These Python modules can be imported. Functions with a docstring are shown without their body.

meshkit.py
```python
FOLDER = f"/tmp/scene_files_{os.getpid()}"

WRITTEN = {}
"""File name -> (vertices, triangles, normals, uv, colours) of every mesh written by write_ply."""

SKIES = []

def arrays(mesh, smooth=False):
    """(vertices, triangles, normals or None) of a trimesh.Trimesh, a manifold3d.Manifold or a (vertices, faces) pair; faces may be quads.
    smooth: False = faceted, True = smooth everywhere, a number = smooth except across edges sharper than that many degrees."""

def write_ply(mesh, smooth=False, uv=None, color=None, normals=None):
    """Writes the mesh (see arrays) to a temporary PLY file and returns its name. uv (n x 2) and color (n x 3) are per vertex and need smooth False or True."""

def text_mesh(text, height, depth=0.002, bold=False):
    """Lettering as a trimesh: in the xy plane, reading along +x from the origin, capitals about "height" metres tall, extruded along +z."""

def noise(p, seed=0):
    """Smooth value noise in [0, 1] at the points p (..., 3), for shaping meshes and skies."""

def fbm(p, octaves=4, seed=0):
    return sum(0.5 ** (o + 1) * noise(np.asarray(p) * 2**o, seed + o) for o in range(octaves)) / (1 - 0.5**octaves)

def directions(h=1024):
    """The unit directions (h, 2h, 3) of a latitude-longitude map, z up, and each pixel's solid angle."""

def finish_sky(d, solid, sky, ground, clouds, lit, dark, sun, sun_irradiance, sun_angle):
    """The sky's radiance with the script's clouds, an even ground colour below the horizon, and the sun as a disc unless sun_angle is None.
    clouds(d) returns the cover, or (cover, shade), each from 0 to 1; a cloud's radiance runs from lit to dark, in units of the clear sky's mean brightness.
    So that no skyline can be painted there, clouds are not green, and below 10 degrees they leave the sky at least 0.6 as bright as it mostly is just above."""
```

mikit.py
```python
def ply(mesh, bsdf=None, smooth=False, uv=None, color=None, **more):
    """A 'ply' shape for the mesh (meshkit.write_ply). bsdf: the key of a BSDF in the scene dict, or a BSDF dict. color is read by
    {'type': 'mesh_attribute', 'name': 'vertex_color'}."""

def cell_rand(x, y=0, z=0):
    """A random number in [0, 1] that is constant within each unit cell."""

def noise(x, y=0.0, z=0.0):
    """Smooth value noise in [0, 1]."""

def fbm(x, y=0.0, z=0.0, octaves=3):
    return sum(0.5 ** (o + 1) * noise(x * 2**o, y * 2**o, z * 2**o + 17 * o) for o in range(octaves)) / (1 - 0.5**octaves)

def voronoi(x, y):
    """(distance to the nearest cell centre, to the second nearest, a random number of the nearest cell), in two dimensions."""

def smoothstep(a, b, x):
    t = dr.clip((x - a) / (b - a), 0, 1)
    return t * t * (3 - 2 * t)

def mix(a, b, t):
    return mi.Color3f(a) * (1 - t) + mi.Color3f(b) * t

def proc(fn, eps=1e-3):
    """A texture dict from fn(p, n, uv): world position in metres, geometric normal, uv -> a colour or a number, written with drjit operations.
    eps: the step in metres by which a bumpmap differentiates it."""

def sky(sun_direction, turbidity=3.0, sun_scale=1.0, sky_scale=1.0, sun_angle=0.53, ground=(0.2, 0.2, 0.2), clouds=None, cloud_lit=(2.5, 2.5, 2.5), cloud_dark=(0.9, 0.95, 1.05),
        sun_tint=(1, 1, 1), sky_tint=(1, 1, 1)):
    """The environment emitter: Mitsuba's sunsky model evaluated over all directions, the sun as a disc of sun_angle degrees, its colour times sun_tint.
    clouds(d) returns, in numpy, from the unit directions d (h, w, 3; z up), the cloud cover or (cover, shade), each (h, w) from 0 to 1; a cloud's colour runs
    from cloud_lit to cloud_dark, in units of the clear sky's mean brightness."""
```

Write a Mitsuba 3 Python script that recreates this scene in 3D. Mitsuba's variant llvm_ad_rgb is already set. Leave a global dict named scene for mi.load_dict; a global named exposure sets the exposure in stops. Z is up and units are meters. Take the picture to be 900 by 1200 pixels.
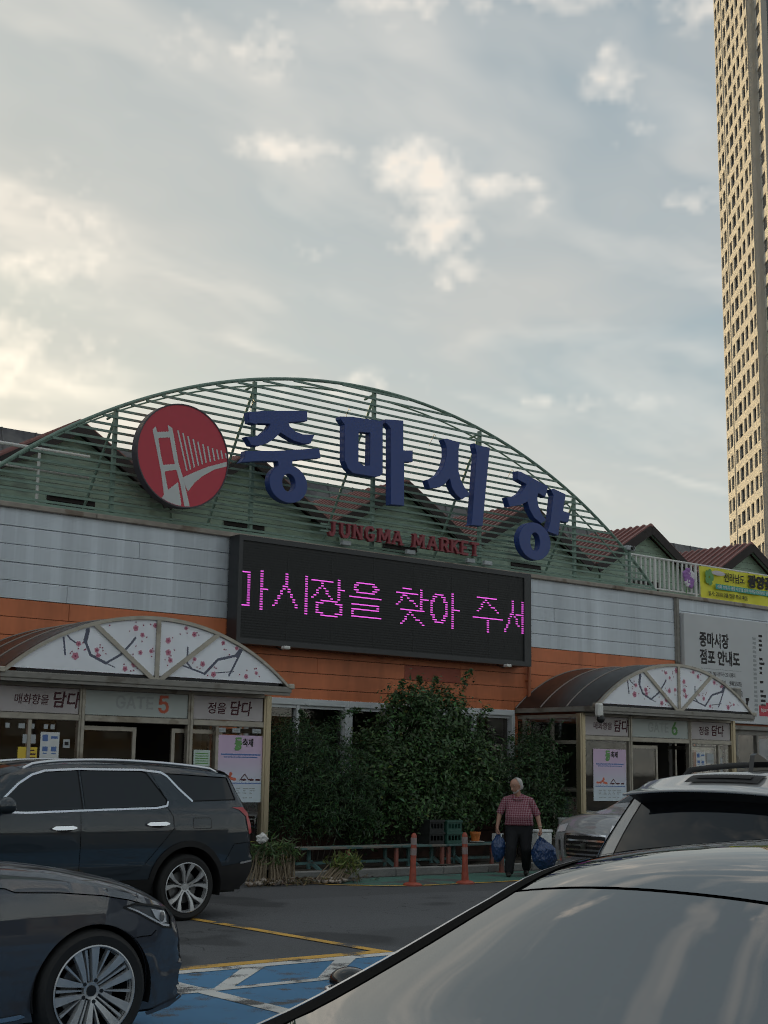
import math, random
import numpy as np
import trimesh
import mitsuba as mi
import drjit as dr
import shapely
from shapely import affinity
from shapely.geometry import Polygon, LineString, Point, box
from shapely.ops import unary_union
from scipy.spatial import Delaunay
import manifold3d
import mikit, meshkit

# ------------------------------------------------------------------ camera, sky, exposure
# World: x runs right along the market's facade, y into it, z up; the photographer stands at the origin.
T = mi.ScalarTransform4f
scene, labels = {}, {}
EYE = 1.62
pitch, roll, yaw = (math.radians(a) for a in (10.51835, 0.86793, 38.7562))
fwd = np.array([math.sin(yaw) * math.cos(pitch), math.cos(yaw) * math.cos(pitch), math.sin(pitch)])
rgt = np.array([math.cos(yaw), -math.sin(yaw), 0.0])
upv = np.cross(rgt, fwd)
upv = -rgt * math.sin(roll) + upv * math.cos(roll)
scene['camera'] = {'type': 'perspective', 'fov': math.degrees(2 * math.atan(450 / 1640)), 'fov_axis': 'x', 'near_clip': 0.05, 'far_clip': 5000.0,
                   'to_world': T().look_at(origin=[0, 0, EYE], target=[float(v) for v in np.array([0, 0, EYE]) + fwd], up=[float(v) for v in upv])}
exposure = 3.30


def direction(az, el):
    a, e = math.radians(az), math.radians(el)
    return np.array([math.sin(a) * math.cos(e), math.cos(a) * math.cos(e), math.sin(e)])


PUFFS = [(39.9, 24.3, 1.6, 1.0, .9), (40.7, 22.0, 1.5, 1.3, .95), (41.5, 20.5, 1.0, .8, .72), (34.5, 24.9, 2.1, .55, .8), (33.2, 28.7, 1.5, 1.1, .6), (48.5, 27.8, 1.2, 1.4, .66), (49.2, 25.6, .9, .9, .5),
         (43.6, 23.6, 1.5, .4, .75), (45.0, 22.6, .9, .5, .5), (40.0, 30.5, 4.5, .8, .65), (48.0, 31.0, 5.5, .8, .8), (34.6, 21.0, 1.5, .4, .55), (46.5, 14.9, 4.0, .4, .42), (37.0, 15.6, 4.0, .8, .34), (29.5, 28.6, 2.0, 1.6, .25),
         (24.5, 20.5, 2.8, 3.0, .40), (24.0, 16.0, 3.2, 2.5, .5), (51.8, 22.7, 1.6, .5, .45), (52.5, 30.0, 2.0, 1.0, .6)]


def clouds(d):
    """A thin grey veil with small bright puffs under it, and a warm bank towards the low sun on the left."""
    az = np.degrees(np.arctan2(d[..., 0], d[..., 1]))
    el = np.degrees(np.arcsin(np.clip(d[..., 2], -1, 1)))
    flat = np.stack([d[..., 0], d[..., 1], d[..., 2] * 0], -1) / (d[..., 2:3] + .12)
    warp = meshkit.fbm(flat * 2.2, 4, 5)
    veil = meshkit.fbm(flat * np.array([1.7, 3.0, 1]) + warp[..., None] * 1.5, 5, 11)
    wisps = meshkit.fbm(flat * np.array([3.0, 8.0, 1]) + warp[..., None] * 2.0, 5, 23)
    lumps = meshkit.fbm(d * 42.0, 5, 31) - .5
    fine = meshkit.fbm(d * 130.0, 4, 41) - .5
    low = np.exp(-((el - 2) / 11.0) ** 2)
    toward = np.clip(d @ direction(4, 11), 0, 1)
    warm = np.exp(-((1 - toward) / .060))
    over = np.clip((el - 30) / 14, 0, 1)
    cover = .80 + .30 * (veil - .5) + .16 * warm
    bright = .10 - .16 * over + (.45 + 1.3 * over) * (veil - .5) + (.30 + 1.0 * over) * np.clip(wisps - .48, 0, 1) * 2 + .10 * low + warm * (.16 + .9 * (wisps - .44))
    shade = 1 - bright
    puff = np.zeros_like(az)
    for a, e, ra, re, s in PUFFS:
        r2 = ((az - a) / ra) ** 2 + ((el - e) / re) ** 2
        puff = np.maximum(puff, s * np.exp(-r2 * .8))
    other = np.clip(meshkit.fbm(d * np.array([9, 9, 15.0]), 5, 61) - .6, 0, 1) * 3.5 * ((az < 18) | (az > 58) | (el > 33))
    puff = np.clip((np.maximum(puff, other) + 1.35 * lumps + .9 * fine - .22) * 1.35, 0, 1) * np.clip((np.maximum(puff, other) - .10) * 6, 0, 1)
    cover = np.maximum(cover, .95 * puff)
    shade = shade * (1 - .50 * puff)
    return np.clip(cover + .1 * over, 0, .98), np.clip(shade, .08, 1)


scene['sky'] = mikit.sky(direction(2, 12), turbidity=4.0, sun_scale=0.48, sky_scale=1.0, sun_angle=9.0, ground=(.12, .12, .12), clouds=clouds,
                         cloud_lit=(2.45, 2.12, 1.76), cloud_dark=(.53, .62, .665), sky_tint=(.95, .96, .93), sun_tint=(.80, .94, 1.16))

# ------------------------------------------------------------------ helpers
rng = np.random.default_rng(7)
random.seed(7)


taken = set()


def fresh(key):
    if key not in taken:
        taken.add(key)
        return key
    n = counter.get(key, 0) + 1
    counter[key] = n
    k2 = f'{key}_{n:03d}'
    taken.add(k2)
    return k2


counter = {}


def thing(name, label, cat, group=None):
    key = fresh(name)
    labels[key] = {'label': label, 'category': cat}
    if group:
        labels[key]['group'] = group
    return key


def part(parent, name, mesh, mat, smooth=False, label=None, kind=None, to_world=None, **kw):
    key = fresh(parent + '__' + name)
    scene[key] = mikit.ply(mesh, mat, smooth=smooth, **kw)
    if to_world is not None:
        scene[key]['to_world'] = to_world
    if label or kind:
        labels[key] = {k: v for k, v in (('label', label), ('kind', kind)) if v}
    return key


def whole(name, mesh, mat, label, cat, group=None, smooth=False, **kw):
    key = thing(name, label, cat, group)
    scene[key] = mikit.ply(mesh, mat, smooth=smooth, **kw)
    return key


def struct(name, mesh, mat, smooth=False):
    key = fresh(name)
    scene[key] = mikit.ply(mesh, mat, smooth=smooth)
    labels[key] = {'kind': 'structure'}
    return key


def cat(ms):
    return trimesh.util.concatenate([m for m in ms])


def bx(x0, x1, y0, y1, z0, z1, c=0.0):
    """Box between bounds; c > 0 chamfers every edge."""
    if c <= 0:
        m = trimesh.creation.box((x1 - x0, y1 - y0, z1 - z0))
        m.apply_translation(((x0 + x1) / 2, (y0 + y1) / 2, (z0 + z1) / 2))
        return m
    pts = []
    for sx in (0, 1):
        for sy in (0, 1):
            for sz in (0, 1):
                p = np.array([(x0, x1)[sx], (y0, y1)[sy], (z0, z1)[sz]], float)
                s = np.array([1 - 2 * sx, 1 - 2 * sy, 1 - 2 * sz]) * c
                for k in range(3):
                    e = s.copy()
                    e[k] = 0
                    pts.append(p + e)
    return trimesh.convex.convex_hull(np.array(pts))


def tube(pts, r, n=8, caps=True):
    """A round tube along a polyline; r a number or one per point."""
    P = np.asarray(pts, float)
    r = np.broadcast_to(np.asarray(r, float), (len(P),))
    t = np.gradient(P, axis=0)
    t /= np.linalg.norm(t, axis=1, keepdims=True) + 1e-12
    a = np.array([0, 0, 1.0]) if abs(t[0][2]) < .9 else np.array([1.0, 0, 0])
    rings = []
    for p, d, rr in zip(P, t, r):
        u = np.cross(d, a)
        if np.linalg.norm(u) < 1e-6:
            u = np.cross(d, [0, 1, 0])
        u /= np.linalg.norm(u)
        v = np.cross(d, u)
        ang = np.arange(n) / n * 2 * np.pi
        rings.append(p + rr * (np.cos(ang)[:, None] * u + np.sin(ang)[:, None] * v))
    V = np.vstack(rings)
    F = []
    for k in range(len(P) - 1):
        for j in range(n):
            a0, a1, b0, b1 = k * n + j, k * n + (j + 1) % n, (k + 1) * n + j, (k + 1) * n + (j + 1) % n
            F += [[a0, b1, a1], [a0, b0, b1]]
    if caps:
        V = np.vstack([V, P[0], P[-1]])
        i0, i1 = len(V) - 2, len(V) - 1
        for j in range(n):
            F.append([i0, j, (j + 1) % n])
            F.append([i1, (len(P) - 1) * n + (j + 1) % n, (len(P) - 1) * n + j])
    return trimesh.Trimesh(V, F, process=False)


def beam(p, q, w, h, up=(0, 0, 1)):
    """A rectangular bar from p to q, w across and h along up."""
    p, q, up = np.asarray(p, float), np.asarray(q, float), np.asarray(up, float)
    d = q - p
    L = np.linalg.norm(d)
    d /= L
    s = np.cross(d, up)
    s /= np.linalg.norm(s)
    u = np.cross(s, d)
    m = trimesh.creation.box((L, w, h))
    M = np.eye(4)
    M[:3, 0], M[:3, 1], M[:3, 2], M[:3, 3] = d, s, u, (p + q) / 2
    m.apply_transform(M)
    return m


def polys(g):
    return [p for p in getattr(g, 'geoms', [g]) if isinstance(p, Polygon) and p.area > 1e-9]


def extrude(g, depth):
    return cat([trimesh.creation.extrude_polygon(p, depth, engine='earcut') for p in polys(g)])


FR = np.array([[1, 0, 0, 0], [0, 0, -1, 0], [0, 1, 0, 0], [0, 0, 0, 1.0]])


def front(g, y_front, depth):
    """Polygon in (x, z) extruded from y_front back into the facade by depth."""
    m = extrude(g, depth)
    m.apply_transform(FR)
    m.apply_translation((0, y_front + depth, 0))
    return m


def lathe(prof, n=32):
    return trimesh.creation.revolve(np.asarray(prof, float), sections=n)


def fill(poly, h):
    """A triangulation of a polygon with inner points about h apart: (points, faces)."""
    pts, faces, at = [], [], 0
    for p in polys(poly):
        p = p.simplify(1e-4)
        rings = []
        for ring in (p.exterior, *p.interiors):
            L = ring.length
            for a, b in zip(ring.coords[:-1], ring.coords[1:]):
                a, b = np.array(a), np.array(b)
                k = max(1, int(math.ceil(np.linalg.norm(b - a) / (h * .6))))
                rings += [a + (b - a) * t / k for t in range(k)]
        x0, y0, x1, y1 = p.bounds
        gx, gy = np.meshgrid(np.arange(x0 + h / 2, x1, h), np.arange(y0 + h / 2, y1, h))
        gx = gx + (np.arange(gx.shape[0]) % 2)[:, None] * h / 2
        g = np.stack([gx.ravel(), gy.ravel()], 1)
        inner = p.buffer(-h * .35)
        if not inner.is_empty:
            g = g[shapely.contains_xy(inner, g[:, 0], g[:, 1])]
            allp = np.vstack([np.array(rings), g])
        else:
            allp = np.array(rings)
        tri = Delaunay(allp).simplices
        c = allp[tri].mean(1)
        keep = shapely.contains_xy(p, c[:, 0], c[:, 1])
        tri = tri[keep]
        e1, e2 = allp[tri[:, 1]] - allp[tri[:, 0]], allp[tri[:, 2]] - allp[tri[:, 0]]
        ar = e1[:, 0] * e2[:, 1] - e1[:, 1] * e2[:, 0]
        tri = np.where((ar < 0)[:, None], tri[:, ::-1], tri)[np.abs(ar) > 1e-12]
        pts.append(allp)
        faces.append(tri + at)
        at += len(allp)
    return np.vstack(pts), np.vstack(faces)


# ------------------------------------------------------------------ materials
def rgb(c):
    return {'type': 'rgb', 'value': list(map(float, c))} if not np.isscalar(c) else {'type': 'rgb', 'value': [float(c)] * 3}


def mat(name, color, rough=.5, spec=.5, metallic=0.0, two=True, coat=0.0, bump=None, bump_scale=.002, **kw):
    d = {'type': 'principled', 'base_color': color if isinstance(color, dict) else rgb(color), 'roughness': rough, 'specular': spec, 'metallic': metallic, **kw}
    if coat:
        d.update(clearcoat=coat, clearcoat_gloss=.97)
    if bump is not None:
        d = {'type': 'bumpmap', 'arbitrary': bump, 'scale': bump_scale, 'bsdf': d}
    scene[name] = {'type': 'twosided', 'bsdf': d} if two else d
    return name


N, FB, SS = mikit.noise, mikit.fbm, mikit.smoothstep


def c3(r, g, b):
    return mi.Color3f(r, g, b)


def asphalt_fn(p, n, uv):
    grain = N(p.x * 90, p.y * 90) * .5 + N(p.x * 220, p.y * 220) * .5
    patch = FB(p.x * .35, p.y * .35, 1.0)
    crack = dr.abs(FB(p.x * .9 + 7, p.y * .9, 3.0, octaves=4) - .5)
    v = .078 + .045 * (grain - .5) + .022 * (patch - .5)
    v = v * (1 - .45 * (1 - SS(0.0, .006, crack)))
    stain = SS(.62, .72, FB(p.x * .8, p.y * .8, 9.0))
    v = v * (1 - .38 * stain) * (1 + .22 * SS(.5, .53, N(p.x * .16 + 3, p.y * .3, 4.0)))
    return c3(v * .97, v, v * 1.05)


def paint_fn(col, wear, scale):
    def fn(p, n, uv):
        w = FB(p.x * scale, p.y * scale, 2.0, octaves=4)
        g = N(p.x * 120, p.y * 120)
        t = SS(.50 - wear, .62 - wear * .5, w + .22 * (g - .5))
        k = .85 + .3 * FB(p.x * 2.1, p.y * 2.1, 5.0)
        return mikit.mix((.07, .07, .07), col, t) * k
    return fn


def grey_clad_fn(p, n, uv):
    streak = FB(p.x * 2.6, p.z * .22, 4.0)
    drip = SS(.56, .80, N(p.x * 6.5, p.z * .35, 8.0)) + .8 * SS(.66, .80, N(p.x * 17.0, p.z * .5, 2.0))
    fine = N(p.x * 40, p.z * 3)
    v = .54 + .17 * (streak - .5) + .055 * drip + .03 * (fine - .5)
    return c3(v * .93, v * 1.01, v * 1.10)


def orange_fn(p, n, uv):
    f = FB(p.x * 1.1, p.z * 1.6, 3.0)
    s = SS(.55, .8, FB(p.x * 3.0, p.z * .35, 6.0))
    g = N(p.x * 30, p.z * 8)
    k = 1.0 + .45 * (f - .5) + .08 * (g - .5) - .16 * s
    return c3(.56 * k, .168 * k, .07 * k)


def rib_fn(p, n, uv):
    return .5 + .5 * dr.sin(p.z * 2 * math.pi / .022)


def concrete_fn(p, n, uv):
    v = .20 + .10 * (FB(p.x * 3, p.y * 3, p.z * 3) - .5) + .06 * (N(p.x * 60, p.y * 60, p.z * 60) - .5)
    return c3(v, v * .98, v * .94)


def soil_fn(p, n, uv):
    v = .045 + .04 * (N(p.x * 25, p.y * 25, p.z * 25) - .4)
    return c3(v * 1.15, v, v * .8)


def tower_fn(p, n, uv):
    v = 1 + .12 * (FB(p.x * .12 + p.y * .12, p.z * .05, 1.0) - .5) + .05 * (N(p.x * .7, p.y * .7, p.z * .9) - .5)
    return c3(.53 * v, .50 * v, .445 * v)


def wood_fn(p, n, uv):
    g = FB(p.x * 3, p.y * 60, p.z * 60)
    m = SS(.45, .62, FB(p.x * 4.0, p.y * 9, 2.0))
    return mikit.mix((.07, .13, .125), (.17, .15, .13), m) * (.75 + .5 * g)


def plaid_fn(p, n, uv):
    u, v = uv.x, uv.y
    fu, fv = u - dr.floor(u), v - dr.floor(v)
    a = dr.select(fu < .34, 1.0, 0.0)
    b = dr.select(fv < .34, 1.0, 0.0)
    t = (a + b) * .5
    return mikit.mix((.185, .034, .058), (.36, .25, .285), t)


def flake(base, amp=.25):
    def fn(p, n, uv):
        g = N(p.x * 700, p.y * 700, p.z * 700)
        return mi.Color3f(base) * (1 + amp * (g - .5))
    return fn


def rust_paint(base, rust=(.10, .045, .025), amount=.62, sc=6.0):
    def fn(p, n, uv):
        t = SS(amount, amount + .12, FB(p.x * sc, p.y * sc, p.z * sc, octaves=4))
        k = .85 + .3 * N(p.x * 14, p.y * 14, p.z * 14)
        return mikit.mix(base, rust, t) * k
    return fn


mat('asphalt', mikit.proc(asphalt_fn), .85, .35, bump=mikit.proc(lambda p, n, uv: N(p.x * 110, p.y * 110) * .6 + N(p.x * 260, p.y * 260) * .4), bump_scale=.004)
mat('blue_paint', mikit.proc(paint_fn((.056, .165, .30), .34, 6.0)), .75)
mat('white_paint', mikit.proc(paint_fn((.50, .50, .48), .26, 4.5)), .7)
mat('yellow_paint', mikit.proc(paint_fn((.52, .30, .06), .26, 5.0)), .7)
mat('green_paint', mikit.proc(paint_fn((.055, .13, .105), .20, 3.0)), .8)
mat('concrete', mikit.proc(concrete_fn), .9)
mat('soil', mikit.proc(soil_fn), .95)
mat('grey_clad', mikit.proc(grey_clad_fn), .42, .5, metallic=.25, bump=mikit.proc(rib_fn), bump_scale=.0012)
mat('orange_clad', mikit.proc(orange_fn), .5, .4)
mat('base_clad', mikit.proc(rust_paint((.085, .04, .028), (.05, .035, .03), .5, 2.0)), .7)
mat('orange_patch', (.30, .055, .025), .5)
mat('orange_pipe', (.33, .10, .04), .45)
mat('wall_core', (.05, .045, .04), .9)
mat('interior', (.10, .095, .09), .9)
mat('roof_grey', mikit.proc(concrete_fn), .9)
mat('coping', mikit.proc(rust_paint((.27, .235, .20), (.16, .12, .09), .55, 3.0)), .5)
mat('slat_green', mikit.proc(rust_paint((.165, .25, .205), (.11, .15, .125), .66, 2.5)), .5, .4)
mat('shed_green', mikit.proc(rust_paint((.30, .40, .32), (.23, .29, .24), .6, 1.6)), .7)
mat('shed_dark', (.035, .028, .028), .8)
mat('tile_red', mikit.proc(rust_paint((.125, .05, .046), (.08, .045, .04), .5, 2.5)), .6)
mat('seam_red', (.24, .10, .09), .5)
mat('slate_grey', mikit.proc(rust_paint((.14, .14, .145), (.09, .09, .10), .5, 1.2)), .75)
mat('letter_blue', (.016, .046, .205), .35, .5)
mat('letter_side', (.016, .046, .205), .5)
mat('letter_red', (.22, .028, .040), .45)
mat('logo_red', (.48, .030, .055), .4, .5)
mat('logo_white', (.52, .54, .54), .45)
mat('logo_rim', (.055, .045, .06), .5)
mat('led_housing', (.022, .024, .028), .4, .5)
mat('led_screen', (.009, .010, .011), .5, .4, bump=mikit.proc(lambda p, n, uv: .5 + .5 * dr.sin(p.z * 2 * math.pi / .045)), bump_scale=.002)
mat('led_tile', (.016, .017, .019), .55)
mat('alu', mikit.proc(rust_paint((.36, .335, .29), (.24, .21, .17), .6, 3.5)), .38, .5, metallic=.55)
mat('alu_gold', (.42, .36, .25), .3, .5, metallic=.7)
mat('alu_white', (.55, .57, .58), .45)
mat('canopy_brown', (.020, .016, .014), .32, .5)
mat('canopy_rib', (.22, .19, .17), .4, metallic=.4)
mat('fascia', mikit.proc(rust_paint((.21, .20, .18), (.13, .115, .095), .58, 3.0)), .5)
mat('panel_white', mikit.proc(lambda p, n, uv: c3(.80, .825, .88) * (.94 + .12 * FB(p.x * 2, p.y * 2, p.z * 2))), .4)
mat('panel_pink', mikit.proc(lambda p, n, uv: c3(.52, .48, .49) * (.9 + .2 * FB(p.x * 3, p.y * 3, p.z * 3))), .45)
mat('panel_mint', mikit.proc(lambda p, n, uv: c3(.47, .515, .50) * (.93 + .14 * FB(p.x * 3, p.y * 3, p.z * 3))), .45)
mat('ink_black', (.018, .016, .018), .7)
mat('ink_brown', (.085, .03, .04), .7)
mat('ink_grey', (.30, .32, .33), .7)
mat('ink_light', (.38, .42, .41), .7)
mat('ink_plum', (.11, .12, .17), .7)
mat('blossom', (.52, .20, .28), .7)
mat('blossom_dark', (.26, .045, .10), .7)
mat('ink_orange', (.62, .14, .08), .6)
mat('ink_green', (.13, .32, .10), .6)
mat('ink_blue', (.10, .18, .42), .6)
mat('paper_white', (.66, .68, .68), .6)
mat('paper_yellow', (.72, .52, .06), .6)
mat('paper_mint', (.50, .60, .55), .6)
mat('paper_grey', (.40, .43, .45), .6)
mat('poster', mikit.proc(lambda p, n, uv: mikit.mix((.54, .62, .68), (.62, .46, .64), SS(.1, .85, uv.y))), .45)
mat('banner_yellow', (.70, .66, .05), .6)
mat('banner_teal', (.05, .33, .27), .6)
mat('rail_white', (.60, .60, .58), .4)
mat('board_white', mikit.proc(lambda p, n, uv: c3(.50, .515, .53) * (.93 + .14 * FB(p.x * 1.6, p.y, p.z * 1.6))), .5)
mat('door_blue', (.05, .085, .14), .4)
mat('black_plastic', (.012, .012, .013), .45)
mat('white_plastic', (.60, .60, .58), .35)
mat('bollard_orange', mikit.proc(rust_paint((.36, .08, .05), (.22, .06, .045), .6, 9.0)), .5)
mat('reflective', (.27, .215, .21), .4)
mat('bench_wood', mikit.proc(wood_fn), .75)
mat('bench_red', mikit.proc(rust_paint((.25, .085, .065), (.12, .07, .06), .55, 9.0)), .6)
mat('bench_teal', mikit.proc(rust_paint((.09, .19, .185), (.12, .11, .10), .58, 9.0)), .6)
mat('crate_green', (.03, .095, .075), .45)
mat('crate_black', (.018, .02, .02), .5)
mat('pot_orange', (.55, .17, .04), .5)
mat('tower_wall', mikit.proc(tower_fn), .85, .3)
mat('tower_dark', (.27, .285, .30), .6)
mat('tower_pale', (.42, .40, .36), .7)
mat('tower_glass', (.045, .05, .06), .10, .8)
mat('tower_blind', (.45, .46, .46), .5)
mat('ac_unit', (.5, .5, .5), .5)
scene['clear_glass'] = {'type': 'thindielectric', 'int_ior': 1.5}
scene['leaf'] = {'type': 'twosided', 'bsdf': {'type': 'principled', 'base_color': {'type': 'mesh_attribute', 'name': 'vertex_color'}, 'roughness': .45, 'specular': .4}}
mat('bark', (.055, .045, .035), .9)
mat('skin', (.40, .22, .16), .5)
mat('hair_grey', (.42, .41, .40), .7)
mat('trousers', (.010, .011, .014), .85)
mat('shirt', mikit.proc(plaid_fn), .8)
mat('shoe', (.02, .018, .016), .6)
mat('eye_white', (.6, .58, .55), .3)
mat('bag_blue', (.022, .056, .155), .22, .7)
mat('watch', (.55, .48, .35), .3, metallic=.6)
mat('bulb', (.42, .36, .31), .6)
mat('stalk', (.24, .19, .13), .8)
# cars
scene['car_glass'] = {'type': 'twosided', 'bsdf': {'type': 'plastic', 'diffuse_reflectance': rgb((.006, .007, .009)), 'int_ior': 1.55}}
scene['car_screen'] = {'type': 'twosided', 'bsdf': {'type': 'plastic', 'diffuse_reflectance': rgb((.010, .011, .011)), 'int_ior': 3.1}}


def gloss(name, color, ior=1.6):
    scene[name] = {'type': 'twosided', 'bsdf': {'type': 'plastic', 'diffuse_reflectance': color if isinstance(color, dict) else rgb(color), 'int_ior': ior}}
    return name


gloss('suv_paint', mikit.proc(flake((.026, .036, .047))))
gloss('sedan_paint', mikit.proc(flake((.058, .063, .076))), 1.75)
gloss('black_paint', (.008, .008, .009))
gloss('silver_paint', mikit.proc(flake((.30, .305, .31))), 1.9)
gloss('gun_paint', mikit.proc(flake((.30, .30, .305))), 2.0)
mat('car_black', (.006, .006, .007), .7)
mat('car_trim', (.012, .012, .013), .55, .3)
mat('chrome', (.80, .82, .86), .12, metallic=1.0)
mat('satin_chrome', (.70, .72, .76), .28, metallic=1.0)
mat('tyre', (.014, .014, .014), .75)
mat('rim_silver', (.50, .51, .52), .3, metallic=.45)
mat('rim_dark', (.03, .032, .035), .4, metallic=.5)
mat('brake_disc', (.18, .18, .18), .4, metallic=.8)
mat('lamp_glass', (.10, .11, .12), .08, .7, coat=1.0)
mat('lamp_bright', (.66, .68, .72), .12, .8, metallic=.25, coat=1.0)
mat('tail_red', (.35, .012, .02), .15, .6, coat=1.0)
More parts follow.
